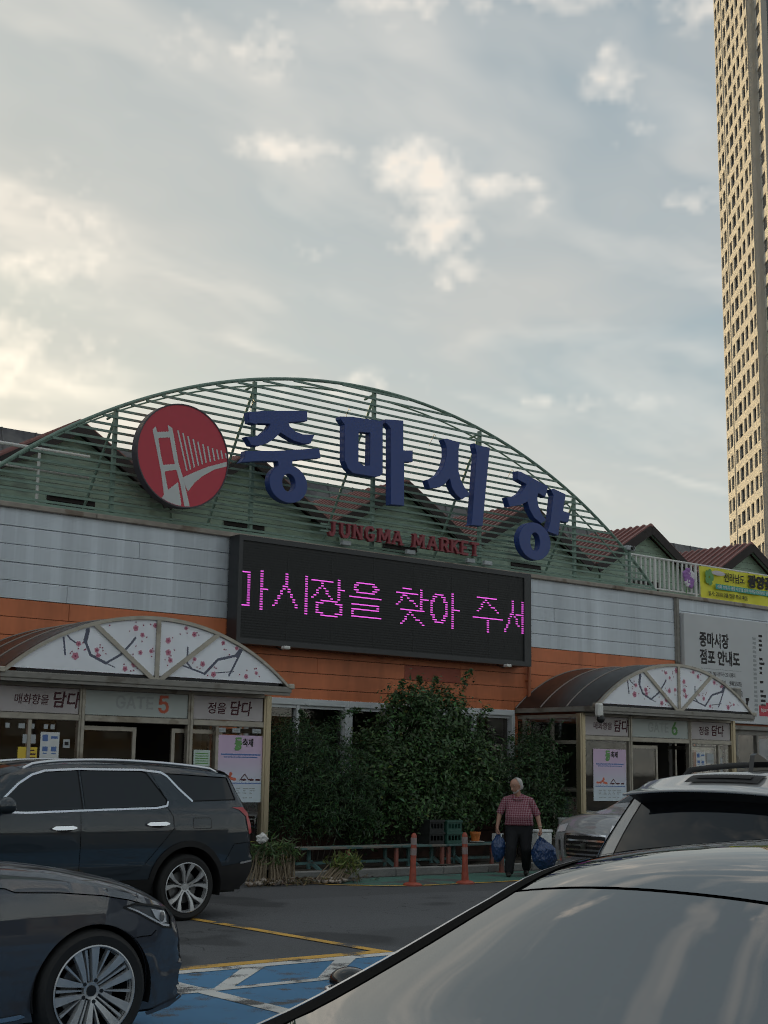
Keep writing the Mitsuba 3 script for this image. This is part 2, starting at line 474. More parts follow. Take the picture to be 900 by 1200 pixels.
GLYPHS = '''
( ÓáÑ÷ÔĆÛĖÝęÞęáĘáĖÛĊÙĀ×ëÚÜßÏáËáÉÜÉ×Ô
) ÍÊÓÖ×ç×ÿÓčÍėÒęÛćÞñÜß×ÐÒÈ
- ÎñâñâìÎì
0 ÎîÏāÔď×đÝĔãĔéĒïċñĄóúòëíÝéÙã×Ý×ØÙÔÜÑâ|Õÿ×äÜÝâÝåÞéäëîëýéĈãĎÜč×ć
1 ÑÞÞßÞĉÔĊÔďßēåēåßñÞñØÑØ
2 ÍØÍÝÞìãòçúéĂçĊâčÙčÒćÏĉÍČØēâĔçēìďïĊïýí÷çíÚßóÞóØ
3 ÍÞÏãÜÝäÝéâëéèîäòØôØùâûçþéĄçĊãčÜĎÒĉÏčÓđÛĔãĔêđïċðăíüç÷ìôñïòëñàëÚã×××ÑÚ
4 ËéËíãđäēìēìïôîôèìèìØåØåè|ÔïåîåĈãĆ
5 ÍßÑãØÝàÝåßéâëèêðä÷ÜøÔõÑ÷ÓēïēïčÚčØĂØüÜýåýëûï÷òðòæîÝçØã×Û×ÐÛÍÝ
6 ÏìÏāÔČÛĒáĔèĔïđñčïĊíĊçĎâĎÝČØĆÕ÷Ö÷Ûûàýæýíúð÷óðóåðÞéØå×Ü××ÚÒá|Õð×åÜÞßÝäÝæÞëâìíêóçöã÷Þ÷
7 ÎčÎēóēóĎêĂåöãéáØÚØÛåàûêČ
8 ÎâÏíÑñØ÷ÓüÑāÑċÕďÛēäēêđïčñćðÿéöïñòìóãñÞéØÝ×ÔÚ|ÔéÕâÙÞãÜèÞëáìæëêèîÜôÖî|ØāÜûåøêĀëăéĉäčÜč×Ĉ
9 ÍþÍăÐČ×ēÛĔåēíčïĉòÿòðïãèÚà×Ù×ÓÙÏÜÒáÛÝáÝäßéæëóêôáîÖïÐõ|ÕąÖøÝóãôæöëüêĄçĊáĎÜĎÙč
: ÐÚÐßÑáÖâÙàÛÛØ×Ó×;ÐúÐÿÒā×ĂÚÿÚùØ÷Ò÷
~ ÍóÒúÖüÝûçõìöïùó÷óõëïãðÙ÷ÔõÒñ
가 ÿěąěąþđýđøćøą÷ąÒÿÒ;ÑàÏåÜîäöéþìĉëčÒčÒēóēñăíùèñÞçÖá
간 ÿěĆěĆąđąđÿćÿĆþĆåÿå;ÙëàëàÙĉÙĉÓÙÓ;ÎóÜùâþéĆëčëďÑďÑĕóĕòČðĆæùÝóÓîÐï
객 ÛìċìċÒąÒĄçÛç;õðõęûęûĈĄĈąěċěċïąïĄăûĂûð;ÏóÏõ×øàĀåĉçďæĐÑĐÑĕíĕíċëąãùÚóÒï
고 ÎÜÎáçâçûîûîáďáďÜ;ÕēćēćúąëþëāûĀĎÕĎ
광 ÿíÿěĆěĆĈććđćđāĆāĆí;×ß×ãÛçéìõìüëĄçćãćÛĂÖõÒéÒÞÕÙØ|ÞßàÛæØõ×ýÚĀÝĀáüåøæéçàä;ÎòÍ÷Ü÷ÝĆãćäøûúûõàò;ÒđÒĖöĖôÿíÿïđ
교 ÎÜÎáÞâÞùåùåáðâðù÷ù÷âďáďÜ;ÕēĈēć÷ąëÿëā÷āĎÕĎ
권 ØéßéßÙċÙċÓØÓ;óîóóăôăěĉěĉãăãĂî;ÎùÎþçþîĀïđÔđÔĖöĖôĀýĀýûéùéèâèâù
까 Āěćěćýđýđ÷ć÷ćÒĀÒ;ãáéëîöñċñčæčæē÷ē÷āñíèÝ;ÎåÙöÝĉÝčÐčÐēãēâÿÝïÓã
꽃 ÎûìûíĈóĈôûďûďöÎö;ÖÒÔ×ÝÙæÞëåêç×ç×ìëìëóòóòìćìćçòæóâüÛĉ×ćÒø×ïßêÚáÕ;ïĘĈĘĈČĆĀÿāāċāĒïē;ÔēÔĘéĘéċæĀàāãĒ
남 ÿěĆěĆĊđĊđąĆĄĆñÿñ;ÙíĆíĆÓÙÓ|àèàØÿØĀÙĀè;Ñ÷ÒėØėØýéý÷Āùÿùúõùå÷
내 õęûęûýĄýąěċěċÒąÒĄ÷û÷ûÕõÕ;ÑåÑĒØĒØëâëïíðçàå
다 ÿÒÿěąěąþđþđùćùąøąÑ;ÑēóēóĎØĎØêêêøìùæçäÑä
담 ÿñÿěĆěĆĉđĉđăĆăĆñ;ÙíĆíĆÓÙÓ|ßÙÿØÿèàè;ÑĖñĖñđØĐØûäûøýùøçõÑõ
도 ÎÛÎáëáëóÖóÖĕćĕćďÝďÝùĈùĈóòóòáďáďÛ
동 ÎñÎ÷ë÷ëÿÖÿÖėćėćĒÝĒÝąĈąĈÿòÿò÷ď÷ďñ;ÖâÛèáëõìăèćãćÝąÙÿÔõÒèÒÛÖÖÜ|ÝÝàÚåØõ×þÚāÞāàþäùæèçàäÝà
라 ÿěąěąþćýđýđøąøąÑÿÑ;ÑãÑÿëĀêďÑďÑĔñĔñúØú×êÙéÞéùëùæåã
마 ÿÒÿěąěąþćýđýđøąøąÒ;ÑēòēòäÑä|ØĎ×êëéëĎ
막 ÿěĆěĆĈđćđĂĆĂĆïÿï;×ëĆëĆÑÿÒÿæ×æ;ÑõÑĕòĕòõ|ØĐ×úìúìĐ
매 õęûęûþąþąěċěċÒąÒą÷ĄùûøûÕõÕ;ÑĒìĒìåÑå|×ëæëæč×Č
무 ÎëÎðďðďëòêòÒëÒëë;Öėćėćú×ú|ÝĀĀÿāđÝđ
발 ÿõÿěĆěĆċđċđąĆąĆõ;ØìØñĆñĆàßàßÙĉØĉÓÙÓÙåÿåÿë;Ñė×ėØčëčìėóėóøÑø|ØĈØýìþìĈ
부 ÎêÎïďïďêòêòÒëÒëê;ÖĘÝĘÝĎĀĎāĘćĘćøÖø|ÝþĀýāĈÝĉ
상 ÿěĆěĆĈđĈđăćăĆĂĆïÿï;×ÝØäÛèéíõíþëĂéćãćÜĂÖõÒéÒàÔÙÙ|ÞááÚæØõ×ýÚĀÝĀáúæëçáå;ÎõÏ÷ÔúÛāßċßėæėçĊéĄðý÷ùõóóóì÷ãăÞú×ôÑñ
세 ąÒąěċěċÒ;ëā÷ā÷ęýęýÕ÷Õ÷úõûëû;Íæ×ðÛøÝĆÝĔãĔãăåüéñòéòçïãíäçêàöÛëÕäÑâ
센 ÜëãëãÙčÙčÓÜÓ;ąěċěċäąä;ëăëĈ÷Ĉ÷ęýęýæ÷æ÷Ă;ÏòÏôØüÛĂÝćÝĕãĕãĈåāêûñõïñìñå÷àþÝ÷ÕðÑï
셋 ××àÙêßïæðí÷í÷æþÞĆÙčØďÖčÒĂÕ÷ÛóáíÙãÔÚÒ;ąěċěċéąé;ëąëĊ÷Ċ÷ęýęýï÷ï÷Ą;Îö×þÛĄÝĉÝĖãĖãĊåąéþñùñ÷ïóêõåùàāÛùÓòÑò
수 ÎìÎñďñďìòìòÒëÒëì;ÑþÒÿÛāâĆéČëĐëĘòĘóĐúĆĂāČÿĉùÿüõĂïĊçāÞüÔù
시 ăěĉěĉÒăÒ;ÎåÎçÒéÙðÞøáāáĔèĔèāéüððûèúæöãïçèñåøßíÖãÑá
아 ÿÒÿěąěąþćýđýđøąøąÒ;ÏõÐĆÓčØēßĕäĕéēîďóąóöñîëåäâÚãÓë|ÕĀ×ðÜéãèéìíõíĂëćçčãďßďÙĊ
안 ÿåÿěĆěĆąđąđÿĆÿĆå;ÙÓÙëàêàÙĉÙĉÓ;ÏĀÏćÓď×ēßĕæĕíēóčõĉõÿòùíôèòßñ×õÒù|×ĉ×ýÛùà÷å÷êúíþïĆíĊéĎåďßďÚč
양 ÿěĆěĆĐđĐđċĆĊĆĀđĀđûĆúĆïÿð;×ãÙçßëéíõíăéĆåćÝąÙþÔõÒéÒàÔÛ×ØÛ|ÞáàÛæØô×ýÚĀÞĀáþåøçëèàä;ÏāÏĉÒď×ĔÝĖçĖîēóďõĊõāòûí÷æôÞôØöÒû|×ĊØÿÞúæúíþïăïĈíċçĐÝĐ
업 ÏĂÏċÒđÙĖÞėéėñđôĉĂĉăěĉěĉôăôĂĄôĄòýíùçöÝöÖùÒý|ÕĈ×āÛýäûëÿîĄîĉíČéĐâĒÞđ×č;ÛÓÛðâðãçĂçăðĉðĉÓ|âÙĂØăáãá
영 ÙßÚäÞéåííîûíĂëĈçĊáĉÜąÖ÷ÒìÒãÔÛÙ|àáäÚæÙ÷×ĀÚăÝăáăãþçöéíéãå;ÏāÏĉÒďÚĕçĖíēñĐĂĐăěĉěĉïăðĂúñúéõâóÚõÒû|ôċôÿăĀĂċ|Õć×þÚûßùäùéûíÿîćíċéďäđßđÚď×Č
요 ÎÛÎáÞáÞôØùÕÿÕĈÚĐßēæĕôĖþēąĎĉĈĉÿĆùÿôÿáďáďÛ|ÛąÝýä÷êöóöýúĂĀăąāĊúďóđëđãďÝĊ|åáøáùñéñåò
월 ÙâăãĂéÙéÙíĉíĉÞàÞßØċ×ċÓÙÓ;ôôôøăøăěĉěĉðăðāô;ÏúÎÿëÿõāýāýÿýýûüèûèðáðáû;ÓČÔēØėáęïĘôĕ÷đ÷ċõĉïąéăÛąØĆ|ÙďÝĉéĈîĊñďìĔâĕÝē
을 ÎûďûďöÎö;ÖäāåĀëÖëÖðćðćßÝßÝÙĉØĉÓÖÓ;ÕĊÕĐØĔÞėèęýĘąĔĈďĈĊĄąùāíĀßĂÙą|ÜĎßĈäĆôąþĈāčüēîĕàĒ
인 ÛëáëâÙċÙċÓÛÓ;ăåăěĉěĉå;ÏĂÐĉÓĎ×ēßĕæĕíēòďõćõĀóùíôåñÝò×õÑü|ÖąØüÛùà÷å÷êùíýïĆìČéĎåďßďÜĎØĊ
일 ÛåăåĂíÛíÛòĉòĉàâàáÙČØČÓÛÓ;ăěĉěĉõăõ;ÏćÐčÒđØĖÞĘæĘíĖóđõČõĄóÿîûçøÞø×ûÑĀ|ÖĉØĂÜÿåýíĂïĉíčêđáēÛđ×č
입 ÛðáðâçĂçăðĉðĉÓÛÓ|âââØăØĂâ;ăôăěĉěĉô;ÏąÐċÓđ×ĕßėçėîĕóĐõĊõăòüîùçöÞö×ùÒý|×ċ×āÜýåûíĀïĄïĉíČçđßđÚď
장 ÿïÿěĆěĆĈđĈđăĆĂĆï;×ÝØäÜééíõíþëĂéćãćÜĂÖõÒéÒàÔÙÙ|ÞááÚæØõ×ýÚĀÝĀáýåøçêçáä;ÎôÏöÖùÛÿßąàċàĐÐĐÐĕ÷ĕ÷ĐçďçĆëĀïüø÷õòë÷ãāßú×óÑð
전 ÛêâêâÙċÙċÓÛÓ;ôćĂćăěĉěĉåăåăāôā;ÏóÏõ×ùÝÿßĄáċàďÐďÐĕ÷ĕ÷ďçďçĈëÿðúøöõðíôäÿßøÕïÑï
점 ÛíĉíĉÓÛÓ|âçâØĂØăÙăç;õăõĉăĉăěĉěĉðăñĂă;ÑñÏ÷ÖúÜĀßąáčßđÐđÐĖ÷Ė÷đçĐèĈëĂòûùøõóëøäĂÞù×ó
정 ÙßÚãÞéåìííûíĂëĈæĊáĉÚąÖøÒëÒãÔÛÚ|áßäÚèØ÷×ĀÚăÝăàĂâýçíèäåáâ;õćĂĈăěĉěĉïăïăĂõĂ;ÏôÏöØûÝĀßĆáčßĐÐĐÐĕ÷ĕ÷ĐçďçĉëĂòûù÷õòë÷äāßù×òÑð
제 ąÒąěċěċÒ;ëā÷ā÷ęýęýÕ÷Õ÷ûëû;ÑáÍæ×ïÚöÝāÝČÏčÏĒðĒðčãČãāéñóçïâìãåëàõÚéÔâ
주 ÎìÎñďñďìòìòÒëÒëì;ÒüãăéĉëčêđÔđÔĖĉĖĉđóĐõĉúăăÿċýĉ÷ùýñăïćéĀßúÔ÷
중 ÎóÎùďùďóòóòëÿéăçćáćÜăÖõÒáÓÙ×ÖÛÖâØåáêëëëó|ÝÝàÙäØö×þÚāÝāàýäöæçæÞâÝà;ÔýÒăÛĄâćèčêĐéĒÔĒÔėĉėĉĒóđõčûćĂĄċăĉýĀÿöăïċçăßÿ
지 ăěĉěĉÒăÒ;ÎåØîÝôáăàĎÐĎÐēùēùĎèčèĀêùïñöêûçùãöâðæéíåöÞêÖâÑà
째 ÍçÓñ×ā×ČÏčÏĒáĒáčÜČÜăÞôâìåòçÿçČãčãĒôĒôčíČíüñð÷çøęþęþþÿýąýĆěčěčÒĆÒĆ÷þ÷þÕøÕøçóãîéëñéðèëããÞæÙñÒäÐã
찾 ÿĚĆěĆĉđĉđăĆăĆñÿñ;ÕÖ×ØÞÙäÝéáìæëçØçØíćíćçôçóæ÷àûÝĂÙĊ×ĈÒù×ðßêÙàÔ×Ò;ÎöÕùÜĀàĉàčÐčÐĒàĒàěçěçĒ÷Ē÷čçČèĄëĀòúøøõóë÷ãĀÜ÷ÔòÑñ
첫 ××àÚçÞíäïíöí÷æüßĆÙĎ×ċÒāÕùÙòáìÚáÔÙÒ;õāõĆăĆăěĉěĉèăèăĀ;ÏóÏõÖøÜþàĈàčÐčÐĒàĒàěçěçĒ÷Ē÷čçČçĈêĀðúø÷õñìõãÿàùØòÑï
축 ÎñÎöďöďñòðòèćèćÒāÒĀãÕãÕèëèëñ;ÔúÒÿÜāäĄéĉëČêĎÕĎÕēëēëěòěóēĉēĉĎóĎóċøąþĂċÿĉúĀûùþïĆæÿÝû
출 ÎõÏûďûďõòõòïćïćßÝÞÝØĉØĉÓÖÓÖãĀãāéÿêÖêÖïëïëõ;ÑĂàąæĈëĎêďÕďÕĕëĕëěòěóĕĉĕĉďóďóĎøĈýąČăĊþāÿ÷ĂïĉêĄÝÿÓþ
터 ôúôÿăĀăěĉěĉÑăÒăú;ÑãÑĔóĔóďØĎØÿïÿïúØúØéçé÷ëøåéã
포 ÎÛÎàëáëñÔñÔ÷ß÷ßĎÔĎÔēĉēĉĎþčþ÷ĉ÷ĉñòñòáďàďÛ|å÷÷÷÷ĎåĎ
향 ÿěĆěĆĎđĎđĉĆĈĆÿđÿđùĆùĆëÿì;ØÛÙãÝçåëôëüêĄæćâćÛă×ÿÔõÒéÒàÔÛ×|ßàáÚé×ö×þÚĀÜĀàûåëæàã;ÎēàēàěçěçēùēùčÎč;ÒûÔăÙćßĉíĈóăõÿóöðóéðãïÙñÕõ|ÙúÞõæõìøïýîĀêăßĄÚāÙþ
현 ÛèâçâÙċÙċÓÛÓ;÷ó÷øăùăĂ÷Ă÷ćĂĈăěĉěĉãăãĂó;ÎĒßĒßěæěæĒ÷Ē÷čÎč;ÒúÔĂØĆßĉæĉíĆóÿó÷ñóíïçíßíØïÔó|ÙýÙöÞóæòëöíýêāåăàăÚĀ
화 ÿěĆěĆüđûđöĆöĆÒÿÒ;ÎàÍåáæáí×ñÓ÷ÓÿÙąàĈèĈíćóăõûõöññçíçæûçûãçà|Úøàóèóî÷ïýêĂáăÚþ;ÏčÏĒàĒáěçěèĒùĒùč
환 ÿáÿěĆěĆĂđāđüĆüĆá;ØåßåßÚàÙĉÙĉÓØÓ;Íïáðàõ×ùÓþÓăÕćÛĊàċîĊõĄõĀôûî÷èõèðûòûíëëÏê|ÛĄÛýÞûèúîþïāêĆáć;ÏēàĔáěçěèĔùĔùďÏď
회 ĂěĉěĉÒĂÒ;ÏåãæãíÚðÖôÕ÷ÕĀÙąßćêĈóąõă÷ý÷öóñéíéæþçþãèàÏà|ÛûÜöàóéóïöñýìĂãăÝĀ;ÐĒâĒãěéěêĒüĒüčÐč
휴 ÎçÎìďìďçÿæþÑøÑøçæçåÑßÑßæ;ÑēëēëěòěòēċēċčÑč;×ú×ĀÙăÞćåĉïĉýćăąĆĀĆúą÷āôùñëñâòÛõ|Þþàùå÷ôöýùÿüÿþúăéĄàā
'''
# ------------------------------------------------------------------ ground
def sheet(poly, z, mat_, name):
    m = cat([trimesh.Trimesh(np.c_[v, np.full(len(v), z)], f, process=False) for v, f in [trimesh.creation.triangulate_polygon(p, engine='earcut') for p in polys(poly)]])
    return struct(name, m, mat_)


sheet(box(-2500, -2500, 2500, 2500), 0.0, 'asphalt', 'ground')
blue = box(1.0, 4.0, 13.0, 10.12)
sheet(blue, .004, 'blue_paint', 'blue_parking_bay')
wl = [box(1.0, 10.10, 13.0, 10.26), box(5.70, 5.2, 5.85, 9.74), Polygon([(4.9, 9.74), (5.86, 9.74), (5.76, 9.20), (4.9, 9.22)]), box(5.84, 9.20, 9.0, 9.31)]
for k in range(5):
    o = .96 * k
    wl.append(Polygon([(6.69 + o, 10.12), (6.93 + o, 10.12), (6.06 + o, 9.28), (5.88 + o, 9.28)]))
sheet(unary_union(wl), .008, 'white_paint', 'white_parking_marking')
sheet(unary_union([box(1.0, 10.275, 8.44, 10.44), box(8.31, 10.43, 8.43, 14.6)]), .008, 'yellow_paint', 'yellow_parking_marking')
sheet(Polygon([(12.5, 17.5), (13.0, 16.3), (13.6, 16.05), (19.4, 16.05), (19.4, 17.5)]), .004, 'green_paint', 'green_pavement_strip')
arc = LineString([(12.2, 17.4), (12.55, 16.7), (13.1, 16.15), (13.7, 15.97), (15, 15.95), (21, 15.95)])
sheet(arc.buffer(.05, cap_style=2), .008, 'yellow_paint', 'yellow_kerb_line')
kerb = struct('kerb', bx(12.42, 19.12, 17.60, 17.70, 0, .09), 'concrete')
x = 12.45
while x < 19.0:
    part(kerb, 'block', bx(x, min(x + .992, 19.1), 17.55, 17.72, .0, .125 + rng.uniform(-.006, .006), .012), 'concrete')
    x += 1.0
gx, gy = np.meshgrid(np.linspace(12.4, 19.12, 60), np.linspace(17.71, 19.72, 20))
gz = .07 + .10 * meshkit.fbm(np.stack([gx * 2.5, gy * 2.5, gx * 0], -1), 4, 3)
gi = np.arange(60 * 20).reshape(20, 60)
gf = np.vstack([np.stack([gi[:-1, :-1].ravel(), gi[:-1, 1:].ravel(), gi[1:, 1:].ravel()], 1), np.stack([gi[:-1, :-1].ravel(), gi[1:, 1:].ravel(), gi[1:, :-1].ravel()], 1)])
struct('planter_soil', trimesh.Trimesh(np.stack([gx.ravel(), gy.ravel(), gz.ravel()], 1), gf, process=False), 'soil', True)

# ------------------------------------------------------------------ market building
D, PF, PC = 19.7, 18.0, 17.55      # planes of the wall, of the porch posts and of the canopy's front
XL, XR, ZT = -14.0, 46.0, 5.45
market = thing('market_building', 'long market hall clad in grey and orange horizontal metal planks', 'building')
WIN = [(12.95, 15.02), (15.12, 17.0), (17.1, 19.06)]
openings = [box(a, 1.45, b, 2.80) for a, b in WIN] + [box(7.8, 0, 12.25, 2.6), box(19.25, 0, 24.5, 2.6), box(24.6, 0, 31.0, 2.66)]
OP = unary_union(openings)
part(market, 'wall', cat([front(box(XL, 0, XR, ZT).difference(OP), D + .045, .2), bx(XL, XL + .2, D + .3, 44, 0, ZT), bx(XR - .2, XR, D + .3, 44, 0, ZT), bx(XL, XR, 43.8, 44, 0, ZT)]), 'wall_core')
part(market, 'interior', cat([bx(XL + .3, XR - .3, 26, 26.1, 0, 3.4), bx(XL + .3, XR - .3, D + .25, 26, 3.4, 3.5), bx(XL + .3, XR - .3, D + .25, 26, .004, .02)] +
                             [bx(a, a + .1, D + .25, 26, .02, 3.4) for a in (7.0, 12.6, 19.2, 24.0, 31.3)]), 'interior')
part(market, 'roof', bx(XL, XR, D + .05, 44, ZT - .2, ZT), 'roof_grey')
part(market, 'coping', cat([bx(a + .004, a + 3.996, D - .07, D + .3, ZT, ZT + .085, .012) for a in np.arange(XL, XR, 4.0)]), 'coping')
rows = [(4.08 + .274 * i, 4.08 + .274 * (i + 1), 'grey') for i in range(5)] + [(max(4.08 - .27 * (i + 1), 0.0), 4.08 - .27 * i, 'orange') for i in range(16)]
for r, (z0, z1, col) in enumerate(rows):
    if z1 - z0 < .05:
        continue
    xs = sorted({XL, XR, *np.arange(XL + (r * 2.37) % 5.9, XR, 5.9), *( [24.0] if col == 'grey' else []), *([16.35, 17.72] if 3.0 < z0 < 3.7 and col == 'orange' else [])})
    xs = [x_ for j, x_ in enumerate(xs) if j == 0 or x_ in (24.0, 16.35, 17.72, XR) or not any(abs(x_ - y_) < .45 for y_ in (24.0, 16.35, 17.72, XR))]
    for a, b in zip(xs[:-1], xs[1:]):
        if b - a < .02:
            continue
        g = box(a + .003, z0 + .011, b - .003, z1).difference(OP.buffer(.03, join_style=2))
        for q in polys(g):
            odd = 3.0 < z0 < 3.5 and abs(a - 16.35) < .01 and abs(b - 17.72) < .01
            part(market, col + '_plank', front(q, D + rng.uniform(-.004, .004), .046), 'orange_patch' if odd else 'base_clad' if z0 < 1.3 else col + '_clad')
part(market, 'corner_trim', cat([bx(23.99, 24.08, D - .055, D - .005, 4.0, ZT - .004, .01), bx(23.95, 24.0, D - .03, D - .005, 4.0, ZT - .004)]), 'fascia')
part(market, 'downpipe', cat([tube([(19.46, D - .07, .1), (19.46, D - .07, 3.72)], .035, 10)] + [bx(19.41, 19.51, D - .10, D - .006, z, z + .03) for z in (.9, 2.2, 3.4)]), 'orange_pipe', 30)
for a, b in WIN:
    w = part(market, 'window', cat([bx(a - .05, b + .05, D - .035, D + .1, 2.72, 2.83, .008), bx(a - .05, b + .05, D - .05, D + .1, 1.42, 1.50, .008), bx(a - .05, a + .03, D - .034, D + .1, 1.50, 2.72),
                                    bx(b - .03, b + .05, D - .034, D + .1, 1.50, 2.72), bx((a + b) / 2 - .03, (a + b) / 2 + .03, D - .02, D + .09, 1.50, 2.72),
                                    bx(a + .03, (a + b) / 2 - .03, D, D + .05, 2.67, 2.72), bx((a + b) / 2 + .03, b - .03, D + .02, D + .07, 2.67, 2.72)]), 'alu_white')
    part(w, 'pane', bx(a + .03, b - .03, D + .055, D + .056, 1.5, 2.70), 'clear_glass')
sh = part(market, 'shop_window', cat([bx(24.6, 31.0, D, D + .1, 2.56, 2.66), *[bx(c, c + .07, D, D + .1, 0, 2.56) for c in (24.6, 25.6, 26.0, 26.75, 27.7, 28.9, 30.93)], bx(24.67, 30.93, D + .01, D + .09, .0, .3)]), 'fascia')
part(sh, 'pane', bx(24.67, 30.9, D + .05, D + .051, .3, 2.56), 'clear_glass')
part(sh, 'blue_door', bx(26.85, 27.6, D + .16, D + .19, .02, 2.5, .01), 'door_blue')
part(sh, 'signboard_rail', bx(24.0, 31.2, D - .09, D - .004, 2.66, 2.76, .01), 'fascia')
# strip lamps hanging inside, one near each window
for i, (lx, ly, lab) in enumerate([(17.1, 22.6, 'lit strip lamp inside seen through the window by the right end of the large shrub'), (9.7, 24.2, 'lit strip lamp deep inside the doorway with the orange number'), (21.0, 24.0, 'lit strip lamp deep inside the doorway with the green number')]):
    k = thing('strip_lamp', lab, 'lamp')
    part(k, 'housing', bx(lx - .62, lx + .62, ly - .06, ly + .06, 3.06, 3.11), 'white_plastic')
    part(k, 'tube', tube([(lx - .55, ly, 3.03), (lx + .55, ly, 3.03)], .018, 8), 'white_plastic')
    key = [q for q in scene if q.startswith(k + '__tube')][0]
    scene[key]['emitter'] = {'type': 'area', 'radiance': rgb((.55, .62, .66))}

# ------------------------------------------------------------------ arched slat screen on the roof edge
CX, CZ, CR, YS = 15.66, -2.97, 11.60, 19.80
screen = thing('arched_slat_screen', 'big semicircular arch of thin green metal slats standing on the roof edge behind the lettering', 'screen')


def half(z):
    return math.sqrt(max(CR ** 2 - (z - CZ) ** 2, 0))


for i in range(24):
    z = 5.64 + .1275 * i
    h = half(z + .03) - .02
    if h < .3:
        continue
    zz = [z + .012 * math.sin(2.1 * i + j) * (.4 if j else 0) for j in range(2)]
    part(screen, 'slat', beam((CX - h, YS, z + .004 * math.sin(i * 3.3)), (CX + h, YS, z + .004 * math.cos(i * 2.1)), .026, .038), 'slat_green')
th = np.linspace(math.asin(min(1, half(5.55) / CR)), -math.asin(min(1, half(5.55) / CR)), 61)
arcp = np.stack([CX + CR * np.sin(th), np.full(61, YS + .03), CZ + CR * np.cos(th)], 1)
part(screen, 'arch_rim', tube(arcp, .032, 8), 'slat_green', 40)
part(screen, 'back_rim', tube(arcp * [1, 0, 1] + [0, YS + .34, -.06], .016, 6), 'slat_green', 40)
for px in (10.35, 13.0, 15.66, 18.33, 21.0):
    zt = CZ + math.sqrt(CR ** 2 - (px - CX) ** 2) - .04
    part(screen, 'post', bx(px - .03, px + .03, YS + .02, YS + .085, 5.5, zt), 'slat_green')
    part(screen, 'brace', tube([(px, YS + .09, zt - .15), (px - .12, YS + 1.6 * (zt - 5.5) / 3, 5.5)], .026, 6), 'slat_green')
    part(screen, 'tie', tube([(px, YS + .05, zt - .05), (px, YS + .34, zt - .09)], .022, 6), 'slat_green')
part(screen, 'bottom_rail', bx(CX - half(5.6), CX + half(5.6), YS - .04, YS + .05, 5.545, 5.60), 'slat_green')

# ------------------------------------------------------------------ roof sheds behind the screen
for i, (px, lab) in enumerate([(6.9, 'green gabled roof shed at the left end behind the arch, mostly hidden'), (10.64, 'green gabled roof shed with red tiles behind the round emblem'), (14.2, 'green gabled roof shed with red tiles behind the first two blue letters'),
                               (18.0, 'green gabled roof shed with red tiles behind the third blue letter'), (21.61, 'green gabled roof shed with red tiles behind the last blue letter'),
                               (25.6, 'green gabled roof shed with red tiles behind the white railing left of the yellow banner'), (29.5, 'green gabled roof shed with red tiles rising over the yellow banner')]):
    s = thing('roof_shed', lab, 'shed', 'gabled sheds on the market roof')
    y0, y1, hw, ze, zp = 21.9, 26.4, 1.55, 6.45, 7.36
    wl_ = Polygon([(px - hw, 5.4), (px + hw, 5.4), (px + hw, ze), (px, zp), (px - hw, ze)])
    part(s, 'gable_wall', front(wl_, y0, .08), 'shed_green')
    part(s, 'gable_board', cat([front(box(px - hw, z, px + hw, z + .005).intersection(wl_), y0 - .006, .005) for z in np.arange(5.6, 7.3, .16)]), 'shed_dark')
    part(s, 'side_wall', cat([bx(px - hw, px - hw + .08, y0 + .08, y1, 5.4, ze), bx(px + hw - .08, px + hw, y0 + .08, y1, 5.4, ze)]), 'shed_green')
    part(s, 'louvre', cat([bx(px - .45, px + .45, y0 - .03, y0 - .008, 5.75, 6.2)] + [beam((px - .43, y0 - .05, z), (px + .43, y0 - .05, z), .03, .012) for z in np.arange(5.8, 6.18, .075)]), 'shed_dark')
    for sg in (-1, 1):
        a, b = np.array([px, 0, zp + .10]), np.array([px + sg * (hw + .35), 0, ze - .12])
        rf = part(s, 'roof', cat([trimesh.convex.convex_hull(np.array([a + [0, y0 - .22, 0], a + [0, y1, 0], b + [0, y0 - .22, 0], b + [0, y1, 0], a + [0, y0 - .22, .05], a + [0, y1, .05], b + [0, y0 - .22, .05], b + [0, y1, .05]]))] +
                                 [beam(a + [0, y, .055], b + [0, y, .055], .16, .022) for y in np.arange(y0 - .10, y1, .21)]), 'tile_red')
        part(rf, 'seam', cat([beam(a + [0, y, .075], b + [0, y, .075], .04, .05) for y in np.arange(y0 - .205, y1, .21)]), 'seam_red', kind='stuff')
        part(s, 'rake_board', beam(a + [0, y0 - .24, -.055], b + [0, y0 - .24, -.055], .04, .20), 'shed_dark')
        part(s, 'soffit', beam(a + [0, y0 - .12, -.03], b + [0, y0 - .12, -.03], .2, .02), 'shed_green')
SX = [6.9, 10.64, 14.2, 18.0, 21.61, 25.6, 29.5]
for a, b in zip(SX[:-1], SX[1:]):
    part(market, 'green_parapet', cat([bx(a + 1.555, b - 1.555, 21.95, 22.03, 5.4, 6.42)] + [bx(a + 1.56, b - 1.56, 21.935, 21.949, z, z + .012) for z in np.arange(5.6, 6.4, .16)]), 'shed_green')
hall = thing('grey_rear_hall', 'long dark grey hall with seamed roof rising behind the red roof sheds', 'building')
part(hall, 'wall', bx(-20, 60, 28.3, 40, 5.4, 8.3), 'slate_grey')
part(hall, 'roof', cat([trimesh.convex.convex_hull(np.array([(-20.3, 28, 8.15), (60.3, 28, 8.15), (-20.3, 28.25, 8.85), (60.3, 28.25, 8.85), (-20.3, 40, 8.85), (60.3, 40, 8.85), (-20.3, 40, 8.3), (60.3, 40, 8.3)]))] +
                       [beam((x_, 27.985, 8.15), (x_, 28.23, 8.85), .03, .03, (0, -1, 0)) for x_ in np.arange(-20, 60, .8)]), 'slate_grey')

# ------------------------------------------------------------------ blue lettering, emblem, small red lettering
YL = 19.40


def ell(cx, cz, rx, rz, n=40):
    a = np.arange(n) / n * 2 * np.pi
    return Polygon(np.stack([cx + rx * np.cos(a), cz + rz * np.sin(a)], 1))


